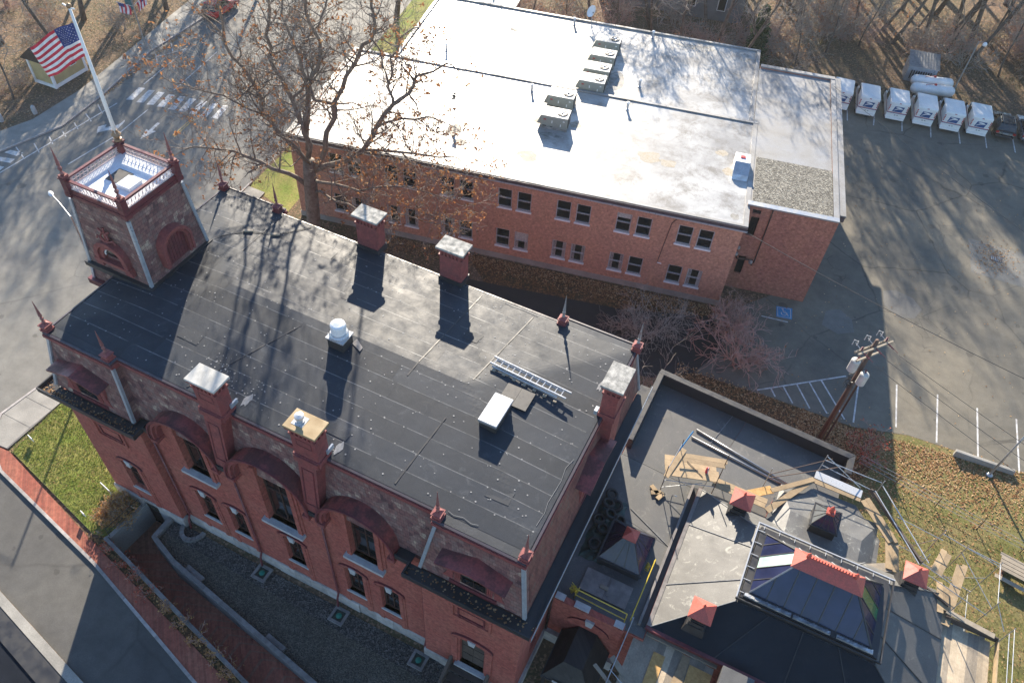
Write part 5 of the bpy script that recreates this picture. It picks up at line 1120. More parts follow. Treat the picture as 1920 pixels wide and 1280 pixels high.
for k in range(4):
    a, b, c_, d_ = bq[k], bq[(k + 1) % 4], tq[(k + 1) % 4], tq[k]
    for u0, u1 in ((0, .34), (.34, .66), (.66, 1)):
        q = [(a[0] + (b[0] - a[0]) * u0, a[1] + (b[1] - a[1]) * u0, 5.86), (a[0] + (b[0] - a[0]) * u1, a[1] + (b[1] - a[1]) * u1, 5.86), (d_[0] + (c_[0] - d_[0]) * u1, d_[1] + (c_[1] - d_[1]) * u1, 6.5), (d_[0] + (c_[0] - d_[0]) * u0, d_[1] + (c_[1] - d_[1]) * u0, 6.5)]
        MB().face(q).build('pane', 'greyglass' if k in (2, 3) else 'skyglass', cu); MB().tube([q[0], q[3]], .025, 4).build('glazing_bar', 'black', cu)
MB().box(37.85, 38.27, 14.13, 14.54, 6.48, 6.62).build('cap', 'ventred', cu); MB().lathe([(.14, 0), (.1, .15), (.14, .2), (.01, .5)], (38.06, 14.34, 6.62), 6).build('finial', 'ventred', cu)
# small hipped skylight of the link roof
ss = thing('link_skylight', 'small hipped glass skylight with red cap beside the pile of tyres', 'skylight', (29.0, 8.3, ZF))
MB().box(27.85, 30.15, 7.1, 9.5, ZF, ZF + .55).build('curb', 'black', ss); MB().box(27.75, 30.25, 7.0, 9.6, ZF + .55, ZF + .65).build('rim', 'black', ss)
bq = [(27.85, 7.1), (30.15, 7.1), (30.15, 9.5), (27.85, 9.5)]; tq = [(28.75, 8.05), (29.25, 8.05), (29.25, 8.55), (28.75, 8.55)]
for k in range(4):
    a, b, c_, d_ = bq[k], bq[(k + 1) % 4], tq[(k + 1) % 4], tq[k]
    for u0, u1 in ((0, .38), (.38, .62), (.62, 1)):
        q = [(a[0] + (b[0] - a[0]) * u0, a[1] + (b[1] - a[1]) * u0, ZF + .66), (a[0] + (b[0] - a[0]) * u1, a[1] + (b[1] - a[1]) * u1, ZF + .66), (d_[0] + (c_[0] - d_[0]) * u1, d_[1] + (c_[1] - d_[1]) * u1, 6.15), (d_[0] + (c_[0] - d_[0]) * u0, d_[1] + (c_[1] - d_[1]) * u0, 6.15)]
        MB().face(q).build('pane', 'skyglass', ss); MB().tube([q[0], q[3]], .025, 4).build('glazing_bar', 'black', ss)
MB().frustum((28.63, 29.37, 7.93, 8.67), (28.97, 29.03, 8.27, 8.33), 6.15, 6.45).build('cap', 'ventred', ss); MB().box(28.63, 29.37, 7.93, 8.67, 6.08, 6.148).build('cap_edge', 'ventred', ss)
# tyres, tarp, plywood, yellow guard rails on the link roof
tp = MB(); n_ = 16
for j in range(n_ + 1):
    for i in range(8): tp.v.append((26.75 + i * .2 + rnd.uniform(-.06, .06), 7.0 + j * .26 + rnd.uniform(-.08, .08), ZF + .03 + (0 if i in (0, 7) or j in (0, n_) else rnd.uniform(.0, .16))))
for j in range(n_):
    for i in range(7): a = j * 8 + i; tp.f.append((a, a + 1, a + 9, a + 8)); tp.m.append(0)
top(tp, 'tarpaulin', 'tarp', 'crumpled dark green tarpaulin under the tyres along the library gutter', 'tarpaulin')
tyre = MB(); prof = [(.20, .05), (.235, .0), (.33, .0), (.365, .05), (.37, .11), (.365, .17), (.33, .22), (.235, .22), (.20, .17), (.22, .11)]; m_ = 22
for r_, z in prof:
    for j in range(m_): a = 2 * math.pi * j / m_; tyre.v.append((r_ * math.cos(a), r_ * math.sin(a), z))
for k in range(len(prof)):
    for j in range(m_):
        a = k * m_ + j; b = k * m_ + (j + 1) % m_; kk = (k + 1) % len(prof); tyre.f.append((a, b, kk * m_ + (j + 1) % m_, kk * m_ + j)); tyre.m.append(0)
tym = tyre.mesh('tyre', 'rubber', None, True)
for k, (x, y, z, tx, ty) in enumerate(((27.33, 7.95, .1, .06, .0), (27.4, 8.95, .12, -.1, .12), (27.42, 9.95, .18, .25, .3), (28.02, 9.85, .1, .5, -.25), (27.6, 10.65, .14, -.3, .2), (27.1, 10.5, .22, .2, -.2), (27.0, 9.4, .1, .1, -.15), (27.05, 11.2, .16, -.2, .1), (28.25, 9.3, .06, .75, .1))):
    o = bpy.data.objects.new('tyre', tym); COL.objects.link(o); o.location = (x, y, ZF + z); o.rotation_euler = (tx, ty, k * .7)
    tag(o, ('black tyre lying flat nearest the brick link wall', 'black tyre lying flat second from the brick link wall', 'black tyre leaning in the middle of the tyre pile', 'black tyre tilted on edge beside the link skylight corner', 'black tyre at the annex side of the tyre pile', 'black tyre half hidden under the library gutter in the pile', 'black tyre under the gutter between two flat tyres', 'black tyre farthest from the brick link wall', 'small black tyre standing steeply next to the link skylight')[k], 'tyre', 'pile of tyres on the link roof')
ply = thing('plywood_cover', 'grey plywood sheet cover between small skylight and yellow guard rail', 'plywood', (28.85, 5.9, ZF))
for x0, x1 in ((27.55, 28.84), (28.86, 30.1)): MB().box(x0, x1, 5.25, 6.55, ZF + .12, ZF + .16).build('sheet', 'ply_grey', ply)
MB().box(28.5, 28.95, 5.75, 5.95, ZF + .16, ZF + .24).build('batten', 'wood_old', ply); MB().box(28.95, 29.15, 5.5, 6.5, ZF + .16, ZF + .2).build('batten', 'ply_grey', ply)
for x_ in (27.6, 29.9): MB().box(x_, x_ + .12, 5.3, 6.5, ZF, ZF + .12).build('bearer', 'wood_old', ply)
yr = thing('guard_rail', 'pair of yellow tube guard rails along the top of the link wall', 'guard rail', (28.8, 4.75, ZF))
MB().tube([(27.55, 4.72, ZF + .5), (27.5, 4.75, ZF + .75), (27.6, 4.75, ZF + .95), (30.3, 4.72, ZF + .95)], .03, 6).build('rail', 'strap', yr); MB().tube([(27.55, 4.66, ZF + .5), (30.3, 4.6, ZF + .5)], .03, 6).build('rail', 'strap', yr)
for x_ in (27.55, 30.3): MB().tube([(x_, 4.7, ZF), (x_, 4.72, ZF + .95)], .03, 6).build('post', 'strap', yr)
yr = thing('guard_rail', 'single yellow tube guard rail along the valley gutter of the gallery', 'guard rail', (30.6, 6.3, ZF))
MB().tube([(30.55, 4.6, ZF + .75), (30.6, 8.3, ZF + .75)], .03, 6).build('rail', 'strap', yr)
for y_ in (4.9, 8.2): MB().tube([(30.57, y_, ZF), (30.57, y_, ZF + .75)], .03, 6).build('post', 'strap', yr)
for k, (x, y) in enumerate(((27.4, 4.95), (30.25, 7.9))):
    m_ = MB()
    for i in range(14):
        pts = [(x + rnd.uniform(-.25, .25), y + rnd.uniform(-.2, .25), ZF + .1 + rnd.uniform(0, .45)) for _ in range(4)]; m_.tube(pts, .018, 4)
    top(m_, 'strap_tangle', 'strap', ('tangle of yellow safety straps at the library end of guard rail', 'tangle of yellow safety straps beside the small link skylight')[k], 'straps')
# ---- timber decks and scaffolding
def plank_thing(name, label, cat, loc): return thing(name, label, cat, loc)
def planks(parent, p0, p1, w, n, z, mat, th=.05, gap=.01, name='plank', jitter=.12):
    """n boards laid side by side, each running from p0 to p1, stacked to the left"""
    a = Vector(p0); b = Vector(p1); d = (b - a).normalized(); nr = Vector((-d.y, d.x))
    for k in range(n):
        s0 = k * (w + gap); j0, j1 = rnd.uniform(-jitter, jitter), rnd.uniform(-jitter, jitter)
        q = [a + d * j0 + nr * s0, b + d * j1 + nr * s0, b + d * j1 + nr * (s0 + w), a + d * j0 + nr * (s0 + w)]
        m_ = mat if isinstance(mat, str) else rnd.choice(mat)
        MB().prism([(p.x, p.y) for p in q], z + rnd.uniform(0, .012), z + th + rnd.uniform(0, .012)).build(name, m_, parent)
def pole(parent, pts, r_=.025, mat='galv', name='pole'): MB().tube(pts, r_, 6).build(name, mat, parent)
pt = thing('plank_platform', 'fresh plank scaffold platform on poles standing on the annex roof', 'scaffold', (30.8, 14.1, ZF))
planks(pt, (29.35, 13.05), (32.15, 14.0), .34, 4, 5.45, 'wood_new'); planks(pt, (29.9, 14.35), (32.3, 15.1), .3, 2, 5.45, 'wood_new')
MB().prism([(29.3, 12.95), (29.6, 12.9), (29.95, 15.2), (29.65, 15.25)], 5.52, 5.56).build('plank', 'wood_new', pt)
for x, y in ((29.4, 13.0), (29.6, 15.1), (32.2, 15.3), (32.1, 13.9)): pole(pt, [(x, y, ZF), (x, y, 6.5)], .024, 'polewood')
pole(pt, [(29.4, 13.0, 5.1), (32.1, 13.9, 5.1)], .02); pole(pt, [(29.4, 13.0, ZF + .3), (29.6, 15.1, 5.3)], .018); pole(pt, [(29.4, 13, 6.1), (29.6, 15.1, 6.1)], .022); pole(pt, [(29.4, 13, ZF + .2), (31.4, 13.6, 5.4)], .018); pole(pt, [(29.55, 14.6, 5.9), (29.9, 16.0, 6.4)], .04, 'bluepaint')
for q in ((29.25, 12.6, .5), (29.55, 12.5, 1.2), (29.1, 12.75, -.6)): MB().obox((q[0], q[1], ZF + .05), .6, .25, .08, q[2]).build('foot_board', 'wood_new', pt)
top(MB().tube([(30.2, 14.5, 5.54), (31.3, 13.9, 5.54)], .018, 5), 'steel_bar', 'black', 'thin dark steel bar lying on the plank platform', 'bar')
ex = thing('red_canister', 'small red canister with white nozzle standing on the plank platform', 'canister', (31.4, 14.3, 5.52))
MB().lathe([(.08, 0), (.09, .03), (.09, .4), (.06, .48), (.03, .5)], (31.4, 14.3, 5.52), 10).build('body', 'flagred', ex); MB().tube([(31.4, 14.3, 6.0), (31.4, 14.22, 6.1), (31.5, 14.1, 5.7)], .02, 5).build('nozzle', 'white', ex)
top(MB().tube([(30.2, 12.3, ZF + .02), (30.15, 12.3, ZF + .9), (30.25, 12.3, ZF + 1.0), (30.4, 12.35, ZF + .95)], .03, 6), 'vent_pipe', 'galv', 'thin hooked grey vent pipe on the annex roof below the platform', 'vent pipe')
wk = thing('plank_walkway', 'new plank walkway around the octagonal end of the gallery', 'walkway', (37, 16.5, 4.8))
planks(wk, (32.0, 14.05), (35.1, 14.05), .32, 2, 4.85, 'wood_new'); planks(wk, (35.0, 14.0), (36.8, 17.15), -.36, 1, 4.95, 'wood_new'); planks(wk, (34.9, 15.3), (36.95, 17.25), -.28, 1, 5.0, 'wood_new'); planks(wk, (33.5, 13.85), (35.3, 15.35), .5, 1, 4.8, 'osb')
planks(wk, (37.0, 17.0), (39.7, 17.0), .32, 1, 4.9, 'wood_new'); planks(wk, (37.0, 17.35), (39.8, 17.25), .55, 1, 4.92, 'alu', name='metal_sheet'); planks(wk, (39.7, 17.1), (41.6, 15.0), .3, 2, 4.95, 'wood_new'); planks(wk, (41.4, 15.3), (41.7, 13.4), .34, 2, 4.9, 'wood_new')
planks(wk, (40.0, 17.5), (43.1, 14.2), .12, 1, 5.5, 'wood_dark', th=.22, name='toe_board'); planks(wk, (41.0, 12.9), (42.2, 13.6), .5, 1, 4.85, 'wood_old')
for a, b in (((34.6, 15.6, 5.9), (37.6, 18.3, 6.0)), ((34.6, 15.6, 5.5), (38.2, 18.3, 5.6)), ((37.2, 18.0, 6.0), (40.4, 18.0, 6.0)), ((37.2, 18.0, 5.5), (40.4, 17.6, 5.5)), ((37.2, 18, 6.4), (39.6, 17.9, 5.0))): pole(wk, [a, b], .025, 'polewood' if a[0] < 36 else 'galv')
for x, y in ((34.6, 15.6), (37.2, 18.0), (40.4, 17.8), (43.2, 14.3)): pole(wk, [(x, y, ZF if x < 38 else 0), (x, y, 6.5)], .025)
pole(wk, [(40.5, 17.9, 5.9), (43.4, 14.2, 5.9)], .03, 'alu'); pole(wk, [(40.2, 17.5, 5.75), (43.0, 14.0, 5.75)], .03, 'alu')
dk = thing('side_deck', 'weathered plank scaffold deck along the lawn side of the gallery', 'scaffold', (46, 10, 0))
planks(dk, (44.98, 4.5), (44.98, 12.35), -.27, 9, 4.25, ('wood_pale', 'wood_pale', 'wood_old'), jitter=.1); planks(dk, (44.7, 12.0), (45.3, 16.0), -.27, 2, 4.5, 'wood_new'); planks(dk, (44.0, 14.9), (44.4, 16.4), -.3, 2, 4.6, 'wood_new'); planks(dk, (44.9, 14.2), (45.1, 12.6), -.3, 2, 4.7, 'wood_new')
planks(dk, (45.0, 12.55), (47.2, 12.3), .28, 1, 4.7, 'wood_old'); MB().box(45.0, 47.55, 12.4, 12.46, 4.3, 4.72).build('toe_board', 'wood_dark', dk); MB().box(47.55, 47.61, 4.5, 12.45, 4.3, 4.65).build('toe_board', 'wood_new', dk)
planks(dk, (43.3, 13.6), (45.0, 12.9), .1, 1, 4.6, 'wood_dark', th=.3, name='toe_board')
for x, y in ((45.1, 12.7), (47.7, 12.5), (47.7, 8.5), (45.2, 16.2), (46.9, 16.0), (46.9, 13.6), (44.0, 16.6), (47.7, 5)): pole(dk, [(x, y, 0), (x, y, 6.0)], .024)
for a, b in (((47.7, 12.5, 5.9), (47.7, 4.5, 5.9)), ((47.7, 12.5, 5.4), (47.7, 4.5, 5.4)), ((45.2, 16.2, 5.8), (46.9, 16.0, 5.8)), ((45.2, 16.2, 5.2), (46.9, 13.6, 5.2)), ((46.9, 16, 5.8), (46.9, 13.6, 5.8)), ((44.0, 16.6, 5.6), (46.9, 16.0, 5.6)), ((44, 16.6, 2.5), (46.9, 16, 2.5)), ((46.9, 16, 2.2), (46.9, 12.4, 2.2)), ((44, 16.6, .5), (46.9, 16, 4.2)), ((46.9, 13.6, 5.8), (47.4, 12.4, 5.5)), ((43.2, 14.4, 5.4), (45.1, 13.8, 5.4)), ((43.2, 14.4, 4.9), (46.8, 13.3, 4.9)), ((41.7, 16.8, 5.2), (44.2, 16.5, 5.2)), ((41.7, 16.8, 3), (44.2, 16.5, 3)), ((41.7, 16.8, .3), (44.0, 16.6, 5.0))): pole(dk, [a, b], .02)
fd = thing('front_deck', 'mixed old and new plank deck in front of the shaded gallery slope', 'scaffold', (32.8, 2.6, 0))
planks(fd, (31.0, .2), (31.0, 4.7), -.42, 10, 3.8, ('wood_old', 'wood_pale', 'wood_old', 'wood_old'), jitter=.05)
MB().box(32.15, 32.75, 1.6, 4.1, 3.87, 3.895).build('osb_sheet', 'osb', fd); MB().prism([(33.2, .3), (33.9, .3), (33.9, 4.6), (33.5, 4.6)], 3.87, 3.90).build('osb_sheet', 'wood_new', fd); MB().box(33.95, 35.1, .3, 4.3, 3.87, 3.89).build('plywood_sheet', 'osb', fd)
MB().box(30.95, 35.2, 4.68, 4.84, 3.88, 4.0).build('edge_beam', 'wood_old', fd); MB().prism([(30.3, 2.55), (30.45, 2.8), (34.0, .55), (33.85, .3)], 4.35, 4.42).build('brace_board', 'wood_old', fd); MB().prism([(29.7, 1.9), (29.8, 2.05), (32.8, .5), (32.7, .35)], 4.3, 4.36).build('brace_board', 'wood_old', fd)
pole(fd, [(30.65, 4.8, 4.9), (30.55, .0, 4.9)], .03); pole(fd, [(30.65, 4.8, 4.4), (30.55, .0, 4.4)], .03); pole(fd, [(30.5, 1.9, 4.85), (34, .2, 4.85)], .02)
for y_ in (4.7, 2.4, .3): pole(fd, [(30.6, y_, 0), (30.6, y_, 5.0)], .028)
top(MB().box(34.35, 34.75, 2.55, 2.95, 3.89, 4.12), 'plastic_tub', 'white', 'small white plastic tub on the front plank deck', 'tub', bevel=.03)
m_ = MB()
for k in range(7): m_.obox((33.95 + rnd.uniform(-.15, .15), 2.8 + rnd.uniform(-.3, .3), 3.9 + k * .02), .3, .05, .04, rnd.uniform(0, 3))
top(m_, 'tool_heap', 'wood_dark', 'small heap of dark tools beside the white tub on the deck', 'tools')
lft = thing('roof_lift', 'grey lit flat-topped box rising from the shaded gallery front slope', 'roof box', (36.2, 4.2, 4.5))
MB().hexa([(35.35, 2.4, 4.3), (36.9, 2.4, 4.3), (36.9, 4.6, 4.3), (35.35, 4.6, 4.3), (35.35, 2.4, 4.75), (36.9, 2.4, 4.75), (36.9, 4.6, 4.85), (35.35, 4.6, 4.85)]).build('box', 'membrane3', lft); MB().box(35.4, 36.85, 2.45, 4.55, 0, 4.3).build('shaft', 'brick', lft)
# ================================================================ POST OFFICE (long brick block), local frame: x along the front, y to the back
PA = R(11.5); P0 = (27.85, 33.65, 0)
po = thing('post_office_building', 'long two-storey brick building with white flat roof and paired sash windows', 'building', P0, PA)
def PW(x, y, z=0):
    ca, sa = math.cos(PA), math.sin(PA); return (P0[0] + x * ca - y * sa, P0[1] + x * sa + y * ca, z)
ZP = 7.95
wins = []
for k in range(7):
    for a in (-4.45, -2.95):
        for z0 in (5.2, 1.36): wins.append((a - 4.52 * k, a - 4.52 * k + 1.1, z0, z0 + 1.69))
m_ = MB(); wallx(m_, -34.7, 0, .5, ZP - .25, 0, .35, wins); m_.box(-.35, 0, .35, 13.7, .5, ZP - .25); m_.box(-34.7, -34.35, .35, 13.7, .5, ZP - .25); m_.box(-34.35, -.35, 13.35, 13.7, .5, ZP - .25)
m_.build('wall', 'po_brick', po, False)
MB().box(-34.75, .05, -.06, 13.75, 0, .5).build('concrete_base', T['concrete'], po, False)
MB().box(-31.3, -.35, 13.7, 26.6, 0, ZP - .5).build('rear_wall', 'po_brick', po, False)
MB().box(-34.55, -.15, .12, 13.55, ZP - .25, ZP - .08).build('roof_deck', 'whiteroof', po, False)
MB().box(-31.2, -.45, 13.72, 26.5, ZP - .5, ZP - .34).build('rear_roof_deck', 'whiteroof', po, False)
MB().box(-34.9, .2, -.22, .10, ZP - .35, ZP - .02).build('front_coping', 'coping', po, False); MB().box(-34.9, .2, -.1, .12, ZP - .019, ZP + .02).build('coping_cap', 'greyroof', po, False)
MB().box(-34.95, .24, -.27, -.222, ZP - .40, ZP - .30).build('front_gutter', 'alu', po, False)
MB().box(-.15, .2, .121, 13.6, ZP - .3, ZP).build('side_coping', 'greyroof', po, False); MB().box(-34.9, -34.5, .121, 13.6, ZP - .3, ZP).build('side_coping', 'greyroof', po, False); MB().box(-34.9, .2, 13.601, 13.85, ZP - .5, ZP + .02).build('mid_parapet', 'greyroof', po, False)
MB().box(-.44, -.1, 13.86, 26.6, ZP - .5, ZP - .2).build('side_coping', 'greyroof', po, False); MB().box(-31.4, -.1, 26.5, 26.75, ZP - .5, ZP - .2).build('rear_coping', 'greyroof', po, False); MB().box(-31.4, -31.1, 13.86, 26.5, ZP - .5, ZP - .2).build('side_coping', 'greyroof', po, False)
MB().box(-35, -31.3, 14, 20, 0, 4).build('rear_annex', 'po_brick', po, False)
# windows
wm = MB(); fw2 = .07
def powin(x0, x1, z0, z1):
    f = MB(); w_ = x1 - x0; h_ = z1 - z0
    f.box(0, fw2, .05, .17, 0, h_); f.box(w_ - fw2, w_, .05, .17, 0, h_); f.box(fw2, w_ - fw2, .05, .17, 0, fw2); f.box(fw2, w_ - fw2, .05, .17, h_ - fw2, h_); f.box(fw2, w_ - fw2, .04, .17, h_ / 2 - .035, h_ / 2 + .035)
    return f.mesh('window', 'alu')
wmesh = powin(*wins[0]); pm_ = MB().box(fw2, 1.1 - fw2, .11, .12, fw2, .81).mesh('pane', 'glass'); sm_ = MB().box(-.06, 1.16, -.1, .2, -.13, 0).mesh('sill', 'white')
cm_ = MB()
for k in range(5): cm_.box(.08 + k * .045, .115 + k * .045, .14 + .01 * (k % 2), .16 + .01 * (k % 2), .08, 1.6)
cm_ = cm_.mesh('curtain', 'curtain')
bl_ = MB()
for k in range(9): bl_.box(.09, 1.01, .098, .106, .92 + k * .075, .975 + k * .075)
bl_ = bl_.mesh('blind', 'curtain')
for i, w_ in enumerate(wins):
    o = inst(wmesh, 'window', po, (w_[0], 0, w_[2]))
    inst(pm_, 'pane', o, (0, 0, 0)); inst(pm_, 'pane', o, (0, 0, .84)); inst(sm_, 'sill', o, (0, 0, 0))
    if i % 11 == 4: inst(bl_, 'blind', o, (0, 0, 0), 0, (1, 1, 1 if i % 2 else .6)).location = (0, 0, 0 if i % 2 else .66)
    if w_[2] < 3 and i % 3 != 1:
        c = inst(cm_, 'curtain', o, (0, -.04, 0)); 
        if i % 2: inst(cm_, 'curtain', o, (.75, -.04, 0))
MB().box(-34.0, -.5, .5, .6, .6, ZP - .4).build('room_wall', 'black', po, False)
# right wing
wg = MB(); 
wallx(wg, .0, 6.5, 0, 8.0, 2.45, 2.8, [(.55, 1.15, 5.3, 7.05), (.65, 1.2, 1.5, 3.25), (.5, 1.1, 7.35, 7.7)])
wg.box(6.15, 6.5, 2.8, 23.4, 0, 8.0); wg.box(0, 6.15, 23.0, 23.4, 0, 8); wing = wg.build('wing_wall', 'wing_brick', po, False)
for q in ((.55, 1.15, 5.3, 7.05), (.65, 1.2, 1.5, 3.25), (.5, 1.1, 7.35, 7.7)): MB().box(q[0], q[1], 2.6, 2.64, q[2], q[3]).build('slit_window', 'glass', wing, False)
MB().box(-.08, 6.12, 2.82, 22.98, 7.7, 7.9).build('wing_roof', 'greyroof', wing, False)
MB().box(.35, 6.1, 2.85, 8.8, 7.9, 7.99).build('gravel_roof', 'gravel', wing, False)
MB().box(-.0, 6.5, 2.36, 2.84, 8.0, 8.12).build('front_coping', T['galv'], wing, False); MB().box(6.3, 7.05, 3.45, 23.6, 7.75, 7.92).build('side_canopy', 'greyroof', wing, False); MB().box(6.31, 7.0, 3.40, 3.449, 7.4, 7.85).build('canopy_end', 'coping', wing, False)
MB().box(6.12, 6.53, 2.85, 23.4, 8.0, 8.05).build('side_coping', 'greyroof', wing, False); MB().box(.0, 6.5, 23.0, 23.45, 8.0, 8.1).build('rear_coping', 'greyroof', wing, False)
MB().tube([(1.85, 2.38, 8.0), (1.86, 2.38, 2.9)], .05, 6).build('conduit', 'frame_brown', wing, False)
MB().tube([(-4.6, -.05, ZP - .4), (-5.0, -.05, 6.9), (-5.35, -.05, 3.0)], .025, 5).build('cable', 'black', po, False); MB().tube([(-5.35, -.05, 3.02), (-5.0, -.05, 2.98)], .03, 5).build('cable', 'white', po, False)
sg = MB().box(7.08, 7.16, 10.6, 13.0, 5.6, 7.3).build('wall_sign', 'white', po, False)
for z_, h_ in ((6.6, .3), (6.05, .28)): MB().box(7.16, 7.17, 11.0, 12.6, z_, z_ + h_).build('sign_lettering', 'black', sg, False)
mp_ = MB().tube([(.35, 2.2, 3.5), (.45, 1.9, 3.4), (1.0, 2.1, 3.3), (1.65, 2.15, 3.3), (1.7, 2.2, 2.8)], .07, 8).build('meter_pipe', 'frame_brown', po, False)
for x_, z_, r_ in ((.3, 3.6, .17), (.35, 4.2, .12), (1.55, 3.1, .15), (.0, 2.4, .1)): MB().lathe([(r_, 0), (r_ * 1.1, .1), (r_ * .9, .22), (.03, .26)], (x_, 2.05, z_), 10).build('meter', 'galv', mp_, False)
# dried puddles and soot on the white roof
def blob(cx, cy, rx, ry, z, mat, n=14, name='roof_stain'):
    p = []
    for k in range(n):
        a = 2 * math.pi * k / n; q = rnd.uniform(.7, 1.12); p.append((cx + rx * q * math.cos(a), cy + ry * q * math.sin(a), z))
    MB().face(p).build(name, mat, po, False)
for a in ((-16.6, 3.2, .9, .8), (-7.7, 6.2, 1.0, .8), (-6.2, 5.8, .8, .5), (-22.9, 4.7, .6, 1.1), (-22, 3.2, .6, .5), (-14.0, 8.6, .5, .6), (-17.0, 8.2, .5, .45), (-2.3, 8.6, .5, .5), (-1.6, 6.2, .5, .6)): blob(*a, ZP - .076, 'tanstain')
for a in ((-.8, .9, .35, .4), (-15.6, 6.5, 1.0, .4)): blob(*a, ZP - .0765, 'soot')
for a in ((-19.6, 23.6, .9, .5), (-22.5, 22.6, .7, .4), (-12.2, 16.6, .8, 1.8), (-6, 25.4, 2, .5), (-1.4, 25.0, .6, .9)): blob(*a, ZP - .336, 'soot' if a[0] > -13 else 'tanstain')
# rooftop air-conditioning units
def hvac(x, y, z, label, big=1.0):
    w_, d_, h_ = 2.1, 1.35, 1.15
    p = PW(x, y, z); t_ = thing('rooftop_unit', label, 'air conditioner', p, PA, 'air-conditioning units on the white roof')
    MB().box(-.02, w_ + .02, -.02, d_ + .02, 0, .16).build('base_frame', 'soot', t_, False)
    MB().box(0, w_, 0, d_, .16, h_ - .06).build('cabinet', 'hvac', t_, False, bevel=.02)
    MB().box(-.03, w_ + .03, -.03, d_ + .03, h_ - .06, h_).build('top_panel', 'hvactop', t_, False, bevel=.015)
    g_ = MB().lathe([(.42, 0), (.42, .05), (.36, .06)], (w_ - .55, d_ / 2, h_), 22).build('fan_ring', 'black', t_, False)
    for k in range(5):
        a = R(72 * k); MB().hexa([(w_ - .55 + .06 * math.cos(a + 1.5), d_ / 2 + .06 * math.sin(a + 1.5), h_ + .062), (w_ - .55 + .34 * math.cos(a - .25), d_ / 2 + .34 * math.sin(a - .25), h_ + .062), (w_ - .55 + .34 * math.cos(a + .25), d_ / 2 + .34 * math.sin(a + .25), h_ + .085), (w_ - .55 + .08 * math.cos(a + 1.9), d_ / 2 + .08 * math.sin(a + 1.9), h_ + .085)] * 1 + [(w_ - .55 + .06 * math.cos(a + 1.5), d_ / 2 + .06 * math.sin(a + 1.5), h_ + .07), (w_ - .55 + .34 * math.cos(a - .25), d_ / 2 + .34 * math.sin(a - .25), h_ + .07), (w_ - .55 + .34 * math.cos(a + .25), d_ / 2 + .34 * math.sin(a + .25), h_ + .093), (w_ - .55 + .08 * math.cos(a + 1.9), d_ / 2 + .08 * math.sin(a + 1.9), h_ + .093)]).build('fan_blade', 'galv', g_, False)
    MB().lathe([(.1, 0), (.1, .05), (.02, .06)], (w_ - .55, d_ / 2, h_ + .09), 8).build('fan_hub', 'white', g_, False)
    MB().hexa([(-.35, .1, .3), (0, .1, .3), (0, d_ - .1, .3), (-.35, d_ - .1, .3), (-.05, .1, h_ - .1), (0, .1, h_ - .1), (0, d_ - .1, h_ - .1), (-.05, d_ - .1, h_ - .1)]).build('intake_hood', 'hvac', t_, False)
    for x_, z_, w2, h2, m2 in ((.2, .75, .2, .1, 'stripe'), (.85, .55, .07, .22, 'white'), (1.55, .35, .07, .22, 'white'), (1.75, .8, .14, .08, 'white'), (.15, .2, .3, .08, 'black'), (.75, .2, .2, .06, 'black')): MB().box(x_, x_ + w2, -.012, .002, z_, z_ + h2).build('panel_detail', m2, t_, False)
    MB().box(w_, w_ + .05, .15, d_ - .15, .3, h_ - .2).build('coil_grille', 'black', t_, False)
for (x, y), l in zip(((-16.6, 7.3), (-16.75, 10.3), (-14.85, 13.95), (-14.8, 16.0), (-14.75, 18.5), (-14.75, 21.2)), ('beige rooftop air conditioner nearest the street front with long shadow', 'beige rooftop air conditioner just behind the foremost one', 'beige rooftop air conditioner directly behind the roof step', 'beige rooftop air conditioner second behind the roof step', 'beige rooftop air conditioner third behind the roof step', 'beige rooftop air conditioner farthest back near the satellite dish')):
    hvac(x, y, ZP - .08 if y < 13.5 else ZP - .34, l)
for k, (x, y) in enumerate(((-18.5, 12.2), (-10.4, 12.2), (-10.0, 16.6), (-17.6, 25.6), (-10.1, 25.7), (-27.4, 16.6))):
    p = PW(x, y, ZP - .08 if y < 13.5 else ZP - .34)
    t_ = thing('roof_stack', ('short metal vent stack left of the air conditioners at the step', 'short metal vent stack right of the air conditioners at the step', 'short metal vent stack alone on the right of the rear roof', 'short metal vent stack at the rear edge left of the dish', 'short metal vent stack at the rear edge among branch shadows', 'short metal vent stack alone on the left of the rear roof')[k], 'vent stack', p, group='vent stacks on the white roof')
    MB().lathe([(.17, 0), (.17, .03), (.1, .05), (.1, .55)], (0, 0, 0), 10).build('stack', 'zinc', t_, False); MB().lathe([(.14, 0), (.14, .12), (.02, .16)], (0, 0, .57), 10).build('cowl', 'white', t_, False)
p = PW(-16.1, 26.2, ZP - .3); dsh = thing('satellite_dish', 'white satellite dish on the rear edge of the white roof', 'satellite dish', p)
q = MB().lathe([(.02, .0), (.2, .02), (.4, .08), (.55, .16), (.56, .17), (.4, .1), (.2, .04), (.02, .02)], (0, 0, 0), 18); rot = Matrix.Rotation(R(-65), 4, 'X') ; q.v = [tuple(Matrix.Rotation(R(-40), 4, 'Z') @ (Matrix.Rotation(R(58), 4, 'X') @ Vector(v)) + Vector((0, 0, 1.2))) for v in q.v]; q.build('dish', 'white', dsh, False)
MB().tube([(0, .05, 0), (0, .05, 1.15)], .04, 6).build('mast', 'galv', dsh, False); MB().tube([(0, 0, 1.1), (.25, -.45, 1.35)], .02, 5).build('feed_arm', 'black', dsh, False); MB().lathe([(.05, 0), (.06, .1), (.03, .14)], (.25, -.45, 1.3), 8).build('feed_horn', 'copper', dsh, False)
p = PW(-1.35, 5.4, ZP - .08); bx = thing('roof_exhaust_box', 'white boxed exhaust hood with brick red patch at the right roof corner', 'exhaust hood', p, PA)
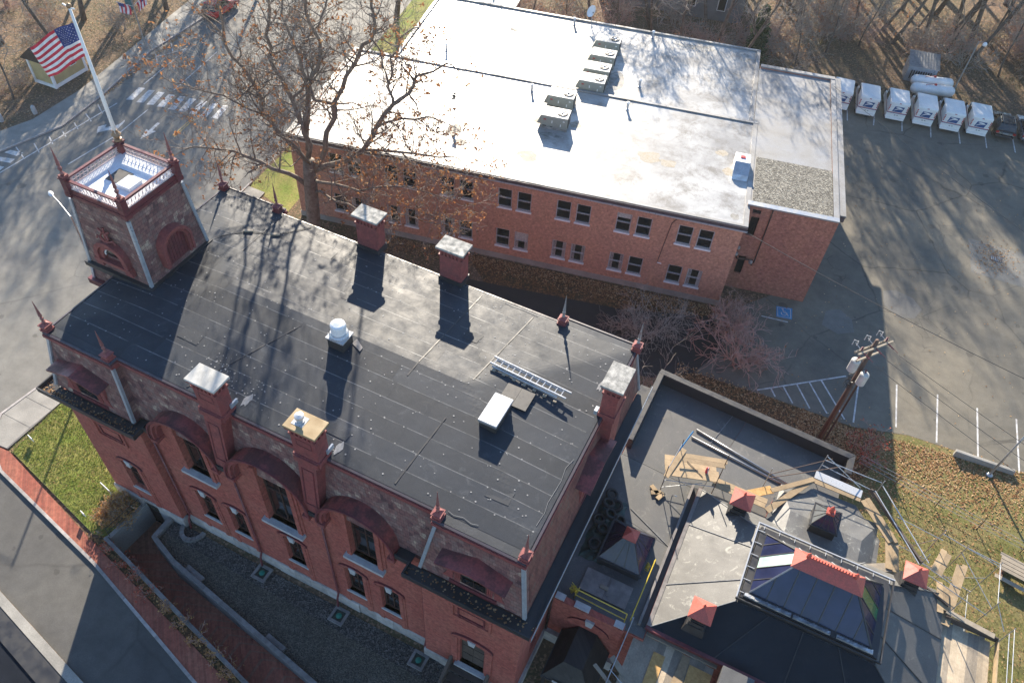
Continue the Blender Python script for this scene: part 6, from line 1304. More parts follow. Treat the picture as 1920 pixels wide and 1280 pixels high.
MB().box(0, 1.15, 1.1, 2.6, 0, .7).build('cabinet', 'white', bx, False, bevel=.02); MB().hexa([(0, 0, .0), (1.15, 0, .0), (1.15, 1.1, .0), (0, 1.1, 0), (0, .2, .35), (1.15, .2, .35), (1.15, 1.1, .9), (0, 1.1, .9)]).build('hood', 'zinc', bx, False); MB().box(.4, .75, 1.9, 2.2, .7, .78).build('patch', 'stripe', bx, False)
p = PW(-23.5, 6.7, ZP - .08); an = thing('antenna_mast', 'short rooftop antenna mast with cluster of small boxes beside the oak', 'antenna', p)
MB().tube([(0, 0, 0), (0, 0, 2.0)], .035, 6).build('mast', 'galv', an, False)
for k in range(6): MB().obox((rnd.uniform(-.2, .2), rnd.uniform(-.15, .15), 1.3 + k * .1), .22, .12, .16, rnd.uniform(0, 3)).build('antenna_box', ('black', 'galv', 'hvac')[k % 3], an, False)
MB().tube([(-.3, 0, 1.6), (.35, 0, 1.65)], .02, 5).build('cross_arm', 'black', an, False)

# ================================================================ VEHICLES
def wheel(parent, x, y, r_=.33, w_=.2):
    q = MB().lathe([(r_ * .55, 0), (r_ * .95, .0), (r_, .04), (r_, w_ - .04), (r_ * .95, w_), (r_ * .55, w_)], (0, 0, 0), 18); q.v = [(x + z - w_ / 2, y + b, r_ + a) for a, b, z in q.v]
    o = q.build('wheel', 'rubber', parent, False); h = MB().lathe([(r_ * .56, 0), (r_ * .5, w_ + .01), (.03, w_ + .02)], (0, 0, 0), 12); h.v = [(x + z - w_ / 2, y + b, r_ + a) for a, b, z in h.v]; h.build('rim', 'galv', o, False)
def mail_truck():
    t_ = thing('mail_truck', 'x', 'mail truck', (0, 0, 0), 0, 'white mail trucks parked in a row')
    W_ = .95
    b = MB(); side = [(0, .42), (0, 2.12), (.08, 2.2), (2.75, 2.2), (3.15, 1.95), (3.35, 1.3), (4.1, 1.15), (4.3, .95), (4.35, .42)]   # rear at y=0
    b.prismx(side, -W_, W_); b.build('body', 'truck', t_, False, bevel=.05)
    MB().prismx([(.12, 2.205), (2.7, 2.205), (2.7, 2.23), (.12, 2.23)], -.82, .82).build('roof_panel', 'truck', t_, False)
    d = MB().box(-.78, .78, -.025, .0, .62, 2.02).build('rear_door', 'truck', t_, False)
    for z_ in (.95, 1.28, 1.62): MB().box(-.78, .78, -.03, -.026, z_, z_ + .012).build('door_rib', 'galv', d, False)
    # emblem: slanted blue panel with white swooping bird head
    MB().prismy([(-.50, 1.16), (.42, 1.16), (.55, 1.76), (-.37, 1.76)], -.036, -.03).build('emblem', 'navy', d, False)
    MB().prismy([(-.34, 1.69), (.02, 1.70), (.28, 1.65), (.48, 1.52), (.24, 1.50), (.0, 1.47), (-.2, 1.39), (-.42, 1.21), (-.26, 1.43), (-.07, 1.55), (.12, 1.60), (-.14, 1.61)], -.04, -.0365).build('emblem_bird', 'truck', d, False)
    for z_, m2 in ((1.06, 'stripe'), (1.0, 'navy')): MB().box(-.94, .94, -.036, -.002, z_, z_ + .045).build('stripe', m2, t_, False)
    for s_ in (-1, 1):
        for z_, m2 in ((1.06, 'stripe'), (1.0, 'navy')): MB().box(s_ * .952 - .004, s_ * .952 + .004, .05, 3.9, z_, z_ + .05).build('stripe', m2, t_, False)
        for k in range(4): MB().box(s_ * .87 - .05, s_ * .87 + .05, -.03, .0, 1.25 + k * .17, 1.36 + k * .17).build('tail_light', 'light_red', t_, False)
        MB().box(s_ * .95 - .02, s_ * .95 + .02, 1.9, 2.9, 1.3, 2.0).build('side_window', 'glass', t_, False)
        MB().tube([(s_ * .95, 3.2, 1.5), (s_ * 1.2, 3.3, 1.7), (s_ * 1.2, 3.3, 1.4)], .02, 5).build('mirror_arm', 'black', t_, False); MB().box(s_ * 1.2 - .09, s_ * 1.2 + .09, 3.28, 3.34, 1.4, 1.75).build('mirror', 'black', t_, False)
        wheel(t_, s_ * .82, .95); wheel(t_, s_ * .82, 3.55)
    MB().prismx([(3.17, 1.93), (3.36, 1.33), (3.345, 1.33), (3.15, 1.93)], -.8, .8).build('windscreen', 'glass', t_, False)
    MB().box(-.9, .9, -.16, -.0, .36, .56).build('bumper', 'truck', t_, False, bevel=.02); MB().box(-.93, .93, -.06, .0, .24, .36).build('under_bar', 'black', t_, False)
    for x_ in (-.16, .08): MB().box(x_, x_ + .14, -.045, -.03, .76, .86).build('plate', 'galv', t_, False)
    MB().box(-.1, .1, -.04, -.02, 2.06, 2.12).build('top_lamp', 'light_red', t_, False)
    return t_
mt0 = mail_truck()
spots = [(30.75, 67.45, 6, 'mail truck half hidden behind the end of the post office wing'), (33.45, 67.7, 9, 'mail truck nearest the post office wing with gap on both sides'), (36.3, 68.35, 10, 'mail truck just left of the propane tanks, second in the full row'), (38.95, 68.85, 9, 'mail truck right in front of the propane tanks'), (41.55, 69.3, 9, 'mail truck beside the lamp post, next to the last truck'), (44.1, 69.9, 8, 'mail truck last in the row beside the black car')]
for i, (x, y, a, lab) in enumerate(spots):
    o = mt0 if i == 0 else copy_tree(mt0)
    o.location = (x, y, .008); o.rotation_euler = (0, 0, R(a)); o['label'] = 'white boxy ' + lab
def car(name, label, paint, loc, rz, suv=True, group=None):
    t_ = thing(name, label, 'car', loc, rz, group); h = 1.68 if suv else 1.45; W_ = .92
    low = [(0.05, .35), (0, .7), (.08, .95), (.25, 1.02), (3.3, .98), (4.35, .82), (4.5, .55), (4.4, .32)]
    b = MB().prismx(low, -W_, W_).build('body', paint, t_, False, bevel=.07)
    g_ = MB(); g_.hexa([(-.88, .15, 1.0), (.88, .15, 1.0), (.88, 3.2, .97), (-.88, 3.2, .97), (-.7, .5, h - .06), (.7, .5, h - .06), (.7, 2.3, h - .04), (-.7, 2.3, h - .04)]); g_.build('glasshouse', 'glass', t_, False, bevel=.04)
    MB().hexa([(-.71, .42, h - .06), (.71, .42, h - .06), (.72, 2.35, h - .05), (-.72, 2.35, h - .05), (-.62, .6, h), (.62, .6, h), (.62, 2.15, h), (-.62, 2.15, h)]).build('roof', paint, t_, False, bevel=.03)
    for s_ in (-1, 1):
        for y_, z0 in ((.3, 1.0), (1.35, 1.0), (2.75, 1.0)): MB().tube([(s_ * .885, y_, z0), (s_ * .71, min(max(y_ + (.25 if y_ < 1 else (-.5 if y_ > 2 else 0)), .45), 2.3), h - .06)], .035, 4).build('pillar', paint, t_, False)
        MB().box(s_ * .8 - .14, s_ * .8 + .14, -.02, .1, .78, .95).build('tail_light', 'light_red', t_, False); MB().box(s_ * 1.0 - .1, s_ * 1.0 + .1, 2.7, 2.8, .98, 1.12).build('mirror', paint, t_, False)
        wheel(t_, s_ * .82, .9, .34); wheel(t_, s_ * .82, 3.6, .34)
    MB().box(-.85, .85, -.06, .1, .38, .56).build('bumper', 'black', t_, False, bevel=.02); MB().box(-.25, .25, -.03, .0, .75, .88).build('plate', 'dot', t_, False)
    if suv:
        for s_ in (-1, 1): MB().tube([(s_ * .58, .7, h + .04), (s_ * .58, 2.0, h + .04)], .02, 5).build('roof_rail', 'galv', t_, False)
    return t_
car('parked_car', 'black sport utility car parked right of the mail trucks', 'carblack', (46.75, 70.7, .008), R(8)); car('parked_car', 'silver grey car cut by the right edge of the picture', 'carsilver', (49.25, 71.2, .008), R(10), False); car('street_car', 'red pickup-like car parked on the main street at the top', 'carred', (-34.75, 48.9, .008), R(4))
# ================================================================ TREES AND PLANTS
class Tree:
    def __init__(s, seed): s.rng = random.Random(seed); s.wood = MB(); s.twig = MB(); s.tips = []
    def limb(s, pts, r0, r1, n=7):
        m = len(pts); s.wood.tube(pts, [r0 + (r1 - r0) * k / (m - 1) for k in range(m)], n)
    def branch(s, p, d, L, r_, lvl, maxl, kids, up=.12, wander=.28, spread=.8, minr=.010):
        g = s.rng; k = 4 if lvl < maxl else 3; pts = [Vector(p)]; d = Vector(d).normalized()
        for i in range(k):
            d = (d + Vector((g.gauss(0, wander), g.gauss(0, wander), g.gauss(0, wander) + up))).normalized(); pts.append(pts[-1] + d * (L / k))
        rr = [max(minr, r_ * (1 - .75 * i / k)) for i in range(k + 1)]
        (s.wood if r_ > .045 else s.twig).tube(pts, rr, 6 if r_ > .09 else (4 if r_ > .03 else 3), 0, False)
        if lvl >= maxl: s.tips.append((pts[-1], d)); s.tips.append((pts[-2], d)); return
        for c in range(kids[lvl]):
            t = g.uniform(.22, 1.0); i = min(k - 1, int(t * k)); q = pts[i].lerp(pts[i + 1], t * k - i)
            dd = (pts[i + 1] - pts[i]).normalized(); w = Vector((g.gauss(0, 1), g.gauss(0, 1), g.gauss(0, 1))); w = (w - dd * w.dot(dd))
            if w.length < 1e-4: continue
            s.branch(q, dd * g.uniform(.35, 1) + w.normalized() * spread, L * g.uniform(.42, .68), max(minr, rr[i] * g.uniform(.45, .65)), lvl + 1, maxl, kids, up, wander, spread, minr)
    def alonglimb(s, pts, r0, r1, n, L, maxl, kids, up=.1):
        m = len(pts)
        for c in range(n):
            t = s.rng.uniform(.15, 1.0) * (m - 1); i = min(m - 2, int(t)); a = Vector(pts[i]); b = Vector(pts[i + 1]); q = a.lerp(b, t - i); dd = (b - a).normalized()
            w = Vector((s.rng.gauss(0, 1), s.rng.gauss(0, 1), s.rng.gauss(0, .7))); w = (w - dd * w.dot(dd)).normalized(); rad = r0 + (r1 - r0) * t / (m - 1)
            s.branch(q, dd * .5 + w, L * s.rng.uniform(.6, 1.2), min(.07, rad * .55), 0, maxl, kids, up)
def leafquads(mb, p, r_, rng, n=1):
    for _ in range(n):
        c = p + Vector((rng.gauss(0, .1), rng.gauss(0, .1), rng.gauss(0, .08) - .05)); a = Vector((rng.gauss(0, 1), rng.gauss(0, 1), rng.gauss(0, .8))).normalized(); b = a.orthogonal().normalized(); b = (b + a.cross(b) * rng.uniform(-1, 1)).normalized(); h = r_ * rng.uniform(.7, 1.4); w = h * .5
        nrm = a.cross(b) * h * .25
        mb.face([tuple(c - a * h), tuple(c - b * w + nrm), tuple(c + a * h), tuple(c + b * w + nrm)])
# ---- the big oak behind the library
LIMBS = {'trunk': [(-3.1, 24.1, -.1), (-2.95, 24.15, 1.2), (-2.8, 24.2, 2.7), (-2.6, 24.3, 6.1), (-2.5, 24.4, 8.2)],
 'a': [(-2.8, 24.2, 5.9), (-4.0, 23.7, 6.9), (-5.8, 23.0, 7.7), (-6.8, 22.6, 8.1), (-8.1, 22.0, 8.5), (-10.0, 21.2, 8.6), (-11.2, 20.7, 8.0)],
 'b': [(-2.5, 24.4, 8.0), (-3.2, 24.1, 9.1), (-4.0, 23.7, 10.2), (-4.6, 23.5, 11.3), (-5.0, 23.3, 11.8), (-4.9, 23.4, 13.0), (-5.3, 23.2, 14.4), (-6.1, 22.8, 15.9), (-6.4, 22.8, 17.4), (-6.3, 22.8, 19.0), (-6.0, 22.9, 21.5), (-5.6, 23.2, 24)],
 'c': [(-5.0, 23.3, 11.8), (-6.0, 22.5, 12.6), (-7.7, 21.4, 13.6), (-8.9, 20.7, 14.2), (-9.9, 20.1, 14.7)],
 'd': [(-2.5, 24.4, 8.4), (-2.5, 24.4, 10.5), (-2.6, 24.3, 11.5), (-2.9, 24.2, 13.2), (-3.4, 24.0, 14.7), (-3.9, 23.8, 16.1), (-3.8, 23.8, 17.6), (-3.3, 24.0, 19.3), (-2.8, 24.2, 22), (-3.0, 24.6, 25.5)],
 'e': [(-2.9, 24.2, 13.2), (-2.5, 25.4, 14.0), (-3.1, 26.1, 16.0), (-2.4, 27.4, 17.1), (-2.4, 28.4, 18.0), (-2.2, 29.2, 21), (-2.5, 29.6, 24)],
 'f': [(-2.4, 24.4, 10.5), (-1.5, 24.2, 13.8), (-.8, 24.0, 15.5), (.2, 24.0, 17.4), (.2, 23.8, 18.8), (0, 23.4, 20.4), (0.4, 23.2, 23), (0.2, 23.4, 26)],
 'g': [(-2.3, 24.5, 7.4), (-1.2, 24.9, 9.3), (-1.0, 25.0, 10.7), (-.3, 25.3, 13.0), (.4, 25.6, 14.3), (1.3, 26.0, 16.1), (1.9, 26.2, 17.5), (2.7, 26.5, 18.5), (2.6, 26.5, 20.1), (3.0, 26.6, 23), (2.7, 27, 26)],
 'h': [(-.3, 25.3, 13.0), (-1.1, 24.3, 13.6), (-1.1, 23.6, 16.0), (-1.1, 23.0, 18.6), (-1.3, 22.7, 20.0), (-1.0, 22.6, 23), (-1.4, 22.9, 26)],
 'i': [(-2.3, 24.6, 7.2), (-.4, 25.0, 8.3), (1.5, 25.7, 9.7), (2.6, 26.0, 11.8), (3.8, 26.4, 13.7), (4.9, 26.8, 14.7), (5.3, 27.0, 15.9), (6.4, 27.4, 16.4), (7.6, 27.8, 17.0)],
 'j': [(2.6, 26.0, 11.8), (4.6, 26.2, 13.0), (6.4, 26.6, 13.5), (8.2, 27.2, 12.9)],
 'k': [(3.8, 26.4, 13.7), (3.3, 26.6, 14.8), (3.5, 26.9, 16.8), (4.1, 27.1, 18.1), (5.0, 27.5, 18.9)],
 'l': [(-2.4, 24.5, 6.4), (-.2, 24.0, 7.2), (2.2, 23.8, 7.6), (4.4, 24.2, 8.6), (6.8, 25.2, 8.4), (9.2, 26.2, 7.4)],
 'm': [(1.5, 25.7, 9.7), (3.8, 25.4, 10.6), (5.9, 25.9, 10.8), (8.2, 26.6, 11.0), (9.4, 27.0, 10.2)],
 'n': [(-2.6, 24.3, 5.2), (-.6, 23.6, 6.2), (1.6, 23.2, 6.6), (3.2, 23.4, 6.4), (5.8, 24.2, 6.6), (8.6, 25.4, 6.0)],
 'o': [(-2.5, 24.4, 9.0), (-2.9, 25.8, 11.5), (-3.8, 27.3, 14), (-4.4, 28.5, 16.5)], 'p': [(-2.3, 24.3, 8.0), (-1.7, 22.6, 10.5), (-1.9, 21.0, 12.5), (-1.4, 19.8, 14.0)]}
oakT = Tree(11)
for k, v in LIMBS.items():
    if k == 'trunk': oakT.wood.tube(v, [.8, .6, .52, .5, .42], 12); continue
    r0, r1 = {'a': (.26, .05), 'b': (.27, .06), 'c': (.11, .03), 'd': (.28, .07), 'e': (.14, .05), 'f': (.22, .07), 'g': (.3, .07), 'h': (.17, .06), 'i': (.33, .06), 'j': (.15, .03), 'k': (.15, .05), 'l': (.18, .03), 'm': (.16, .03), 'n': (.15, .03), 'o': (.18, .04), 'p': (.17, .04)}[k]
    r0 *= .72; r1 *= .85
    # wobble so that limbs are not ruler-straight
    vv = [Vector(v[0])]
    for a, b in zip(v, v[1:]):
        a = Vector(a); b = Vector(b); mid = (a + b) / 2 + Vector((oakT.rng.gauss(0, .14), oakT.rng.gauss(0, .14), oakT.rng.gauss(0, .12))); vv += [mid, b]
    oakT.limb(vv, r0, r1, 8); oakT.alonglimb(vv, r0, r1, int(5 + 2.2 * len(v)), 2.9, 2, (6, 5), .08)
    oakT.branch(vv[-1], Vector(vv[-1]) - Vector(vv[-2]), 2.2, r1, 0, 2, (7, 5), .08)
oak = thing('oak_tree', 'large spreading oak with bare limbs and scattered orange leaves behind the library', 'tree', (-3.1, 24.1, 0))
oakT.wood.build('trunk', 'bark', oak, smooth=True); oakT.twig.build('crown', 'twig', oak)
lf = MB(); rg = random.Random(5)
for p, d in oakT.tips:
    dens = .085 + (.16 if p.z < 12.5 and p.x > 2 else 0) + (.05 if p.x < -8 else 0)
    if rg.random() < dens: leafquads(lf, p, .12, rg, rg.choice((1, 2, 3, 4)))
lf.build('leaves', 'oakleaf', oak, kind='stuff')
# ---- bare woodland trees: three prototypes, copied
def bare_tree(seed, H, r0, lean=0.1, n=15, L=4.2, kids=(5, 4), bark='greybark', twig='greytwig', fork=.45):
    t = Tree(seed); g = t.rng; pts = [Vector((0, 0, -.2))]; d = Vector((g.gauss(0, lean), g.gauss(0, lean), 1)).normalized(); k = 8
    for i in range(k): d = (d + Vector((g.gauss(0, .05), g.gauss(0, .05), .05))).normalized(); pts.append(pts[-1] + d * H / k)
    t.wood.tube(pts, [r0 * (1.25 if i == 0 else 1) * (1 - .85 * i / k) + .02 for i in range(k + 1)], 8)
    for c in range(n):
        u = g.uniform(fork * .6, 1.0) * k; i = min(k - 1, int(u)); q = pts[i].lerp(pts[i + 1], u - i); a = g.uniform(0, 6.28); rad = r0 * (1 - .85 * u / k)
        t.branch(q, Vector((math.cos(a), math.sin(a), g.uniform(.5, 1.3))), L * g.uniform(.6, 1.25) * (1.2 - .5 * u / k), max(.03, rad * .55), 0, 2, kids, .1, .2, .75, .02)
    wm_ = t.wood.mesh('trunk', bark, None, True); tm_ = t.twig.mesh('crown', twig); return wm_, tm_
protos = [bare_tree(21, 23, .28, .1, 24, 5.4, (6, 5)), bare_tree(22, 18, .20, .16, 22, 4.6, (6, 5)), bare_tree(23, 25, .32, .06, 28, 5.8, (6, 5)), bare_tree(24, 11, .11, .25, 18, 3.2, (6, 5))]
def place_tree(k, x, y, s_, rz, label, group, tilt=(0, 0)):
    t_ = thing('bare_tree', label, 'tree', (x, y, 0), rz, group); t_.scale = (s_, s_, s_); t_.rotation_euler = (tilt[0], tilt[1], rz)
    for nme, me in (('trunk', protos[k][0]), ('crown', protos[k][1])):
        o = bpy.data.objects.new(nme, me); COL.objects.link(o); o.parent = t_
g = random.Random(3)
GW = 'bare trees of the wood behind the mail trucks'; LW = 'bare leafless tree of the wood behind the mail trucks'
for x, y, k, s_ in ((29.2, 89, 3, 1.1), (32.1, 88.8, 1, 1.0), (35.8, 90.2, 3, 1.2), (36.7, 88.2, 0, .85), (38.9, 89.1, 1, 1.0), (39.7, 87.7, 3, 1.1), (42.2, 85.0, 1, 1.05), (47.7, 96, 0, .9), (44.5, 92, 3, 1.2), (50, 88, 1, 1), (53, 92, 0, .9), (56, 86, 3, 1.2), (33.5, 96, 2, .8), (41, 98, 1, 1.1), (26, 86, 3, 1.0), (24, 92, 1, 1), (29, 98, 0, .9), (46.0, 84.5, 3, .9), (52, 82, 3, 1.0), (37, 103, 2, .9), (45, 105, 0, 1), (21.5, 80, 3, .9), (27.5, 79.5, 3, .8), (30.8, 83.0, 3, .75), (55, 78, 1, .9), (60, 84, 1, 1.0), (24.5, 74.5, 3, .7)):
    place_tree(k, x + g.uniform(-.4, .4), y, s_, g.uniform(0, 6.28), LW, GW, (g.gauss(0, .05), g.gauss(.08, .06)))
GB = 'bare trees and saplings behind the post office'; LB = 'thin bare tree in the thicket behind the post office'
for x, y, k, s_ in ((-4, 66, 3, .9), (0, 67, 3, .8), (3, 68, 1, .9), (6.5, 66.5, 3, .85), (10, 69, 1, .8), (13.5, 67.5, 1, .9), (16.5, 70, 0, .75), (19, 68, 1, .85), (8, 74, 1, 1), (14, 76, 0, .8), (2, 76, 1, .9), (18, 77, 1, .9), (-8, 72, 1, .8)):
    place_tree(k, x, y, s_, g.uniform(0, 6.28), LB, GB, (g.gauss(0, .08), g.gauss(0, .08)))
GP = 'bare trees in the park across the main street'; LP = 'bare tree in the leafy park across the main street'
for x, y, k, s_ in ((-40.2, 48.3, 0, .8), (-43, 36, 1, .9), (-46, 42, 2, .8), (-44, 28, 3, 1), (-49, 34, 0, .8), (-41.5, 58, 1, 1.0), (-47, 52, 0, .9), (-52, 47, 1, 1), (-39.6, 27.2, 3, .8), (-50, 60, 2, .9), (-46, 66, 0, 1.0), (-55, 40, 1, 1.)):
    place_tree(k, x, y, s_, g.uniform(0, 6.28), LP, GP, (g.gauss(0, .05), g.gauss(0, .05)))
for x, y, k, s_, lab in ((-17.9, 60.5, 2, .85, 'bare street tree on the grass verge behind the oak'), (-17.2, 78, 0, 1.0, 'tall bare street tree beyond the top of the picture'), (59, 21, 3, 1.0, 'pale bare tree reaching over the side lawn from the right edge'), (54.0, 12.5, 3, .75, 'small bare tree over the scaffold deck at the right edge')):
    place_tree(k, x, y, s_, g.uniform(0, 6.28), lab, None)
for x, y, k, s_ in ((8, 96, 2, .95), (14, 92, 0, 1), (19, 99, 2, 1), (24, 104, 0, 1.05), (29, 107, 2, 1), (34, 110, 0, 1.1), (39, 112, 2, 1.05), (10, 104, 0, 1.1), (16, 110, 2, 1), (50, 102, 2, .95), (56, 98, 0, .95), (48, 112, 0, 1), (62, 94, 2, .9), (4, 88, 0, .9), (42, 91, 2, .9), (31.5, 92.5, 0, .95), (27, 95.5, 2, .9), (52, 95, 2, .85), (23, 84, 0, .85), (33.8, 86, 1, 1), (37.5, 96.5, 2, .9), (45.5, 98, 2, .9), (20.5, 90, 2, .9), (48.5, 91, 0, .9), (40, 94, 0, .85), (35, 100, 0, .9), (25, 99, 0, .9), (57, 90, 2, .85)):
    place_tree(k, x, y, s_, g.uniform(0, 6.28), LW, GW, (g.gauss(0, .04), g.gauss(.03, .04)))
for x, y, k, s_ in ((-43, 68, 2, .9), (-39, 66, 0, .9), (-48, 76, 2, 1), (-40.5, 80, 0, 1), (-51, 70, 0, .9), (-54, 54, 2, .8), (-44, 47, 1, 1)):
    place_tree(k, x, y, s_, g.uniform(0, 6.28), LP, GP, (g.gauss(0, .04), g.gauss(0, .04)))
# evergreen shrub behind the white roof
ev = thing('evergreen_tree', 'narrow dark green evergreen behind the white post office roof', 'tree', (20.5, 71.5, 0))
MB().tube([(20.5, 71.5, 0), (20.5, 71.5, 6)], [.16, .03], 7).build('trunk', 'greybark', ev)
e_ = MB(); rg = random.Random(9)
for k in range(2600):
    h = rg.random() ** .8; z = .6 + h * 6.2; rad = (1.25 * (1 - h) ** .7 + .12) * rg.uniform(.5, 1.05) * (1 + .25 * math.sin(7 * h + 3 * k % 5)); a = rg.uniform(0, 6.28)
    leafquads(e_, Vector((20.5 + rad * math.cos(a), 71.5 + rad * math.sin(a), z)), .16, rg)
e_.build('crown', 'evergreen', ev)
# shrubs: many stems arching from the ground
def shrub(name, label, x, y, n, H, spread, twig, seed, leaf=None, leafn=0, up=.05, kids=(6, 4), r0=.03, group=None, mr=.007):
    t = Tree(seed); g_ = t.rng; root = thing(name, label, 'shrub', (x, y, 0), 0, group)
    for k in range(n):
        a = g_.uniform(0, 6.28); q = g_.uniform(0, .3) * spread; t.branch((x + q * math.cos(a), y + q * math.sin(a), 0), Vector((math.cos(a) * g_.uniform(.2, 1) * spread / H, math.sin(a) * g_.uniform(.2, 1) * spread / H, 1)), H * g_.uniform(.6, 1.1), r0, 0, 2, kids, up, .25, .8, mr)
    t.twig.v += []; t.wood.build('stems', twig, root) if t.wood.v else None; t.twig.build('twigs', twig, root)
    if leaf:
        m_ = MB()
        for p, d in t.tips:
            if g_.random() < leafn: leafquads(m_, p, .07, g_, 2)
        if m_.v: m_.build('leaves', leaf, root, kind='stuff')
shrub('red_twig_shrub', 'wide shrub with tangled reddish bare twigs beside the accessible parking panel', 30.9, 28.7, 22, 3.4, 3.6, 'redtwig', 31, 'oakleaf', .02, .0, (6, 4), .055, None, .018)
shrub('red_twig_shrub', 'lower red-twigged shrub against the orange brick corner of the post office', 29.4, 32.2, 22, 2.2, 2.4, 'redtwig', 37, 'oakleaf', .04, .0, (7, 5), .03, None, .011)
shrub('grey_shrub', 'airy grey bare shrub over the dark driveway', 24.0, 27.6, 20, 3.0, 2.6, 'greytwig', 32, None, 0, .02, (7, 5), .026, None, .011)
shrub('grey_shrub', 'pale grey bare shrub hugging the back corner of the library', 25.4, 20.0, 18, 3.4, 2.0, 'greytwig', 33, None, 0, .08, (6, 4), .026)
shrub('red_leaf_shrub', 'red-leaved low shrub beside the annex parapet end', 40.6, 24.8, 12, 1.5, 1.6, 'redtwig', 34, 'redleaf', .5, .05, (5, 4), .02)
shrub('yellow_hedge', 'dry golden shrub row at the lawn end of the sunken ramp', 1.2, -1.1, 22, 1.0, .9, 'greytwig', 35, 'straw', .8, .1, (6, 4), .016)
shrub('yellow_hedge', 'dry golden shrub beside the brick pavement at the lawn corner', .9, -2.1, 14, .8, .8, 'greytwig', 36, 'straw', .8, .1, (6, 4), .015)
for k in range(9):
    x = 2.3 + k * 1.3; y = -3.05 - .232 * (x - 1.75)
    shrub('planter_shrub', 'low dark reddish bush in the planter strip beside the brick pavement', x, y, 7, .6, .55, 'redtwig', 50 + k, 'redleaf' if k < 4 else 'straw', .35, .05, (4, 3), .012, 'low bushes in the planter strip')
BR = []
for sd_ in range(4):
    t = Tree(90 + sd_); q_ = t.rng
    for k in range(13):
        a = q_.uniform(0, 6.28); t.branch((.5 * math.cos(a), .5 * math.sin(a), 0), Vector((math.cos(a) * q_.uniform(.2, .9), math.sin(a) * q_.uniform(.2, .9), 1)), q_.uniform(1.6, 3.0), .03, 0, 2, (6, 4), .02, .25, .8, .014)
    m_ = MB()
    for p, d in t.tips:
        if q_.random() < .1: leafquads(m_, p, .09, q_, 2)
    BR.append((t.twig.mesh('twigs', 'redtwig' if sd_ % 2 else 'greytwig'), m_.mesh('leaves', 'oakleaf')))
def brush(k, x, y, s_, lab, grp):
    t_ = thing('brush_shrub', lab, 'shrub', (x, y, 0), 0, grp); t_.scale = (s_, s_, s_); t_.rotation_euler = (0, 0, g.uniform(0, 6.28))
    for nme, me in zip(('twigs', 'leaves'), BR[k]): o = bpy.data.objects.new(nme, me); COL.objects.link(o); o.parent = t_
for k in range(58):
    x = g.uniform(20, 60); y = 78.5 + abs(g.gauss(0, 1)) * 10
    if 29 < x < 50 and y < 84: continue
    brush(k % 4, x, y, g.uniform(.8, 1.35), 'low tangled brush at the edge of the wood behind the mail trucks', 'brush along the wood edge')
for k in range(24):
    brush(k % 4, g.uniform(-9, 27), g.uniform(66, 77) if k % 3 else g.uniform(63.5, 67), g.uniform(.8, 1.3), 'low tangled brush in the strip behind the post office', 'brush behind the post office')
for k in range(18):
    brush(k % 4, g.uniform(-56, -40.5), g.uniform(26, 60), g.uniform(.5, .9), 'low brown brush among the park trees', 'brush in the park')

# ---- loose leaves and grass (uncountable)
def scatter(n, fn, r_, seed, z=.02):
    rg_ = random.Random(seed); m_ = MB()
    for _ in range(n):
        p = fn(rg_)
        if p is None: continue
        a = rg_.uniform(0, 6.28); h = r_ * rg_.uniform(.6, 1.3); t1, t2 = rg_.uniform(-.3, .3), rg_.uniform(-.3, .3)
        c, s_ = math.cos(a), math.sin(a); zz = z + rg_.uniform(0, .03)
        m_.face([(p[0] + c * h, p[1] + s_ * h, zz + t1 * h), (p[0] - s_ * h * .6, p[1] + c * h * .6, zz + .35 * h), (p[0] - c * h, p[1] - s_ * h, zz + t2 * h), (p[0] + s_ * h * .6, p[1] - c * h * .6, zz + .3 * h)])
    return m_
def inbed(rg_):
    x = rg_.uniform(36, 58); yt = 26.7 + max(0, (x - 39.5)) * .17; y = yt - abs(rg_.gauss(0, 2.6)) - .1 + (rg_.uniform(0, .8) if rg_.random() < .1 else 0); return (x, y) if y > 20 and not (x < 39.3 and y < 20.9) else None
def bedl(rg_):
    x = rg_.uniform(27, 39.5); y = rg_.uniform(20.9, 26.6); return (x, y)
def strip(rg_):
    x = rg_.uniform(2, 28); y = 33.6 + (x - 27.85) * .2035 - .3 - abs(rg_.gauss(0, .8)); return (x, y)
def lotl(rg_): return (rg_.uniform(30, 60), rg_.uniform(27, 62))
def drainl(rg_): return (47.2 + rg_.gauss(0, .9), 50.8 + rg_.gauss(0, 1.3))
def park(rg_): return (rg_.uniform(-56, -36), rg_.uniform(22, 62))
def lawnl(rg_): return (rg_.uniform(41, 60), rg_.uniform(5, 22))
def wood_(rg_): return (rg_.uniform(18, 62), rg_.uniform(76, 100))
def kerbl(rg_):
    t = rg_.uniform(0, 1); return (-33.2 + rg_.gauss(0, .15) - max(0, t - .4) * 3.5, 24 + t * 22)
for n_, fn, r_, sd_, nm in ((9500, inbed, .075, 1, 'leaf_drift'), (3200, bedl, .07, 2, 'leaf_drift'), (3600, strip, .07, 3, 'leaf_drift'), (420, lotl, .07, 4, 'scattered_leaves'), (420, drainl, .07, 5, 'leaf_drift'), (5200, park, .085, 6, 'leaf_drift'), (900, lawnl, .07, 7, 'scattered_leaves'), (6000, wood_, .09, 8, 'leaf_drift'), (900, kerbl, .07, 9, 'leaf_drift')):
    o = scatter(n_, fn, r_, sd_).build(nm, 'fallen'); o['kind'] = 'stuff'; o['label'] = {1: 'drift of tan fallen leaves below the parking stalls', 2: 'brown fallen leaves in the shaded bed behind the annex', 3: 'brown leaves along the foot of the post office wall', 4: 'sparse leaves blown over the parking lot', 5: 'leaves gathered around the storm drain', 6: 'brown leaf carpet of the park across the street', 7: 'sparse leaves on the side lawn', 8: 'leaf carpet of the wood', 9: 'leaves along the far kerb'}[sd_]; o['category'] = 'leaves'
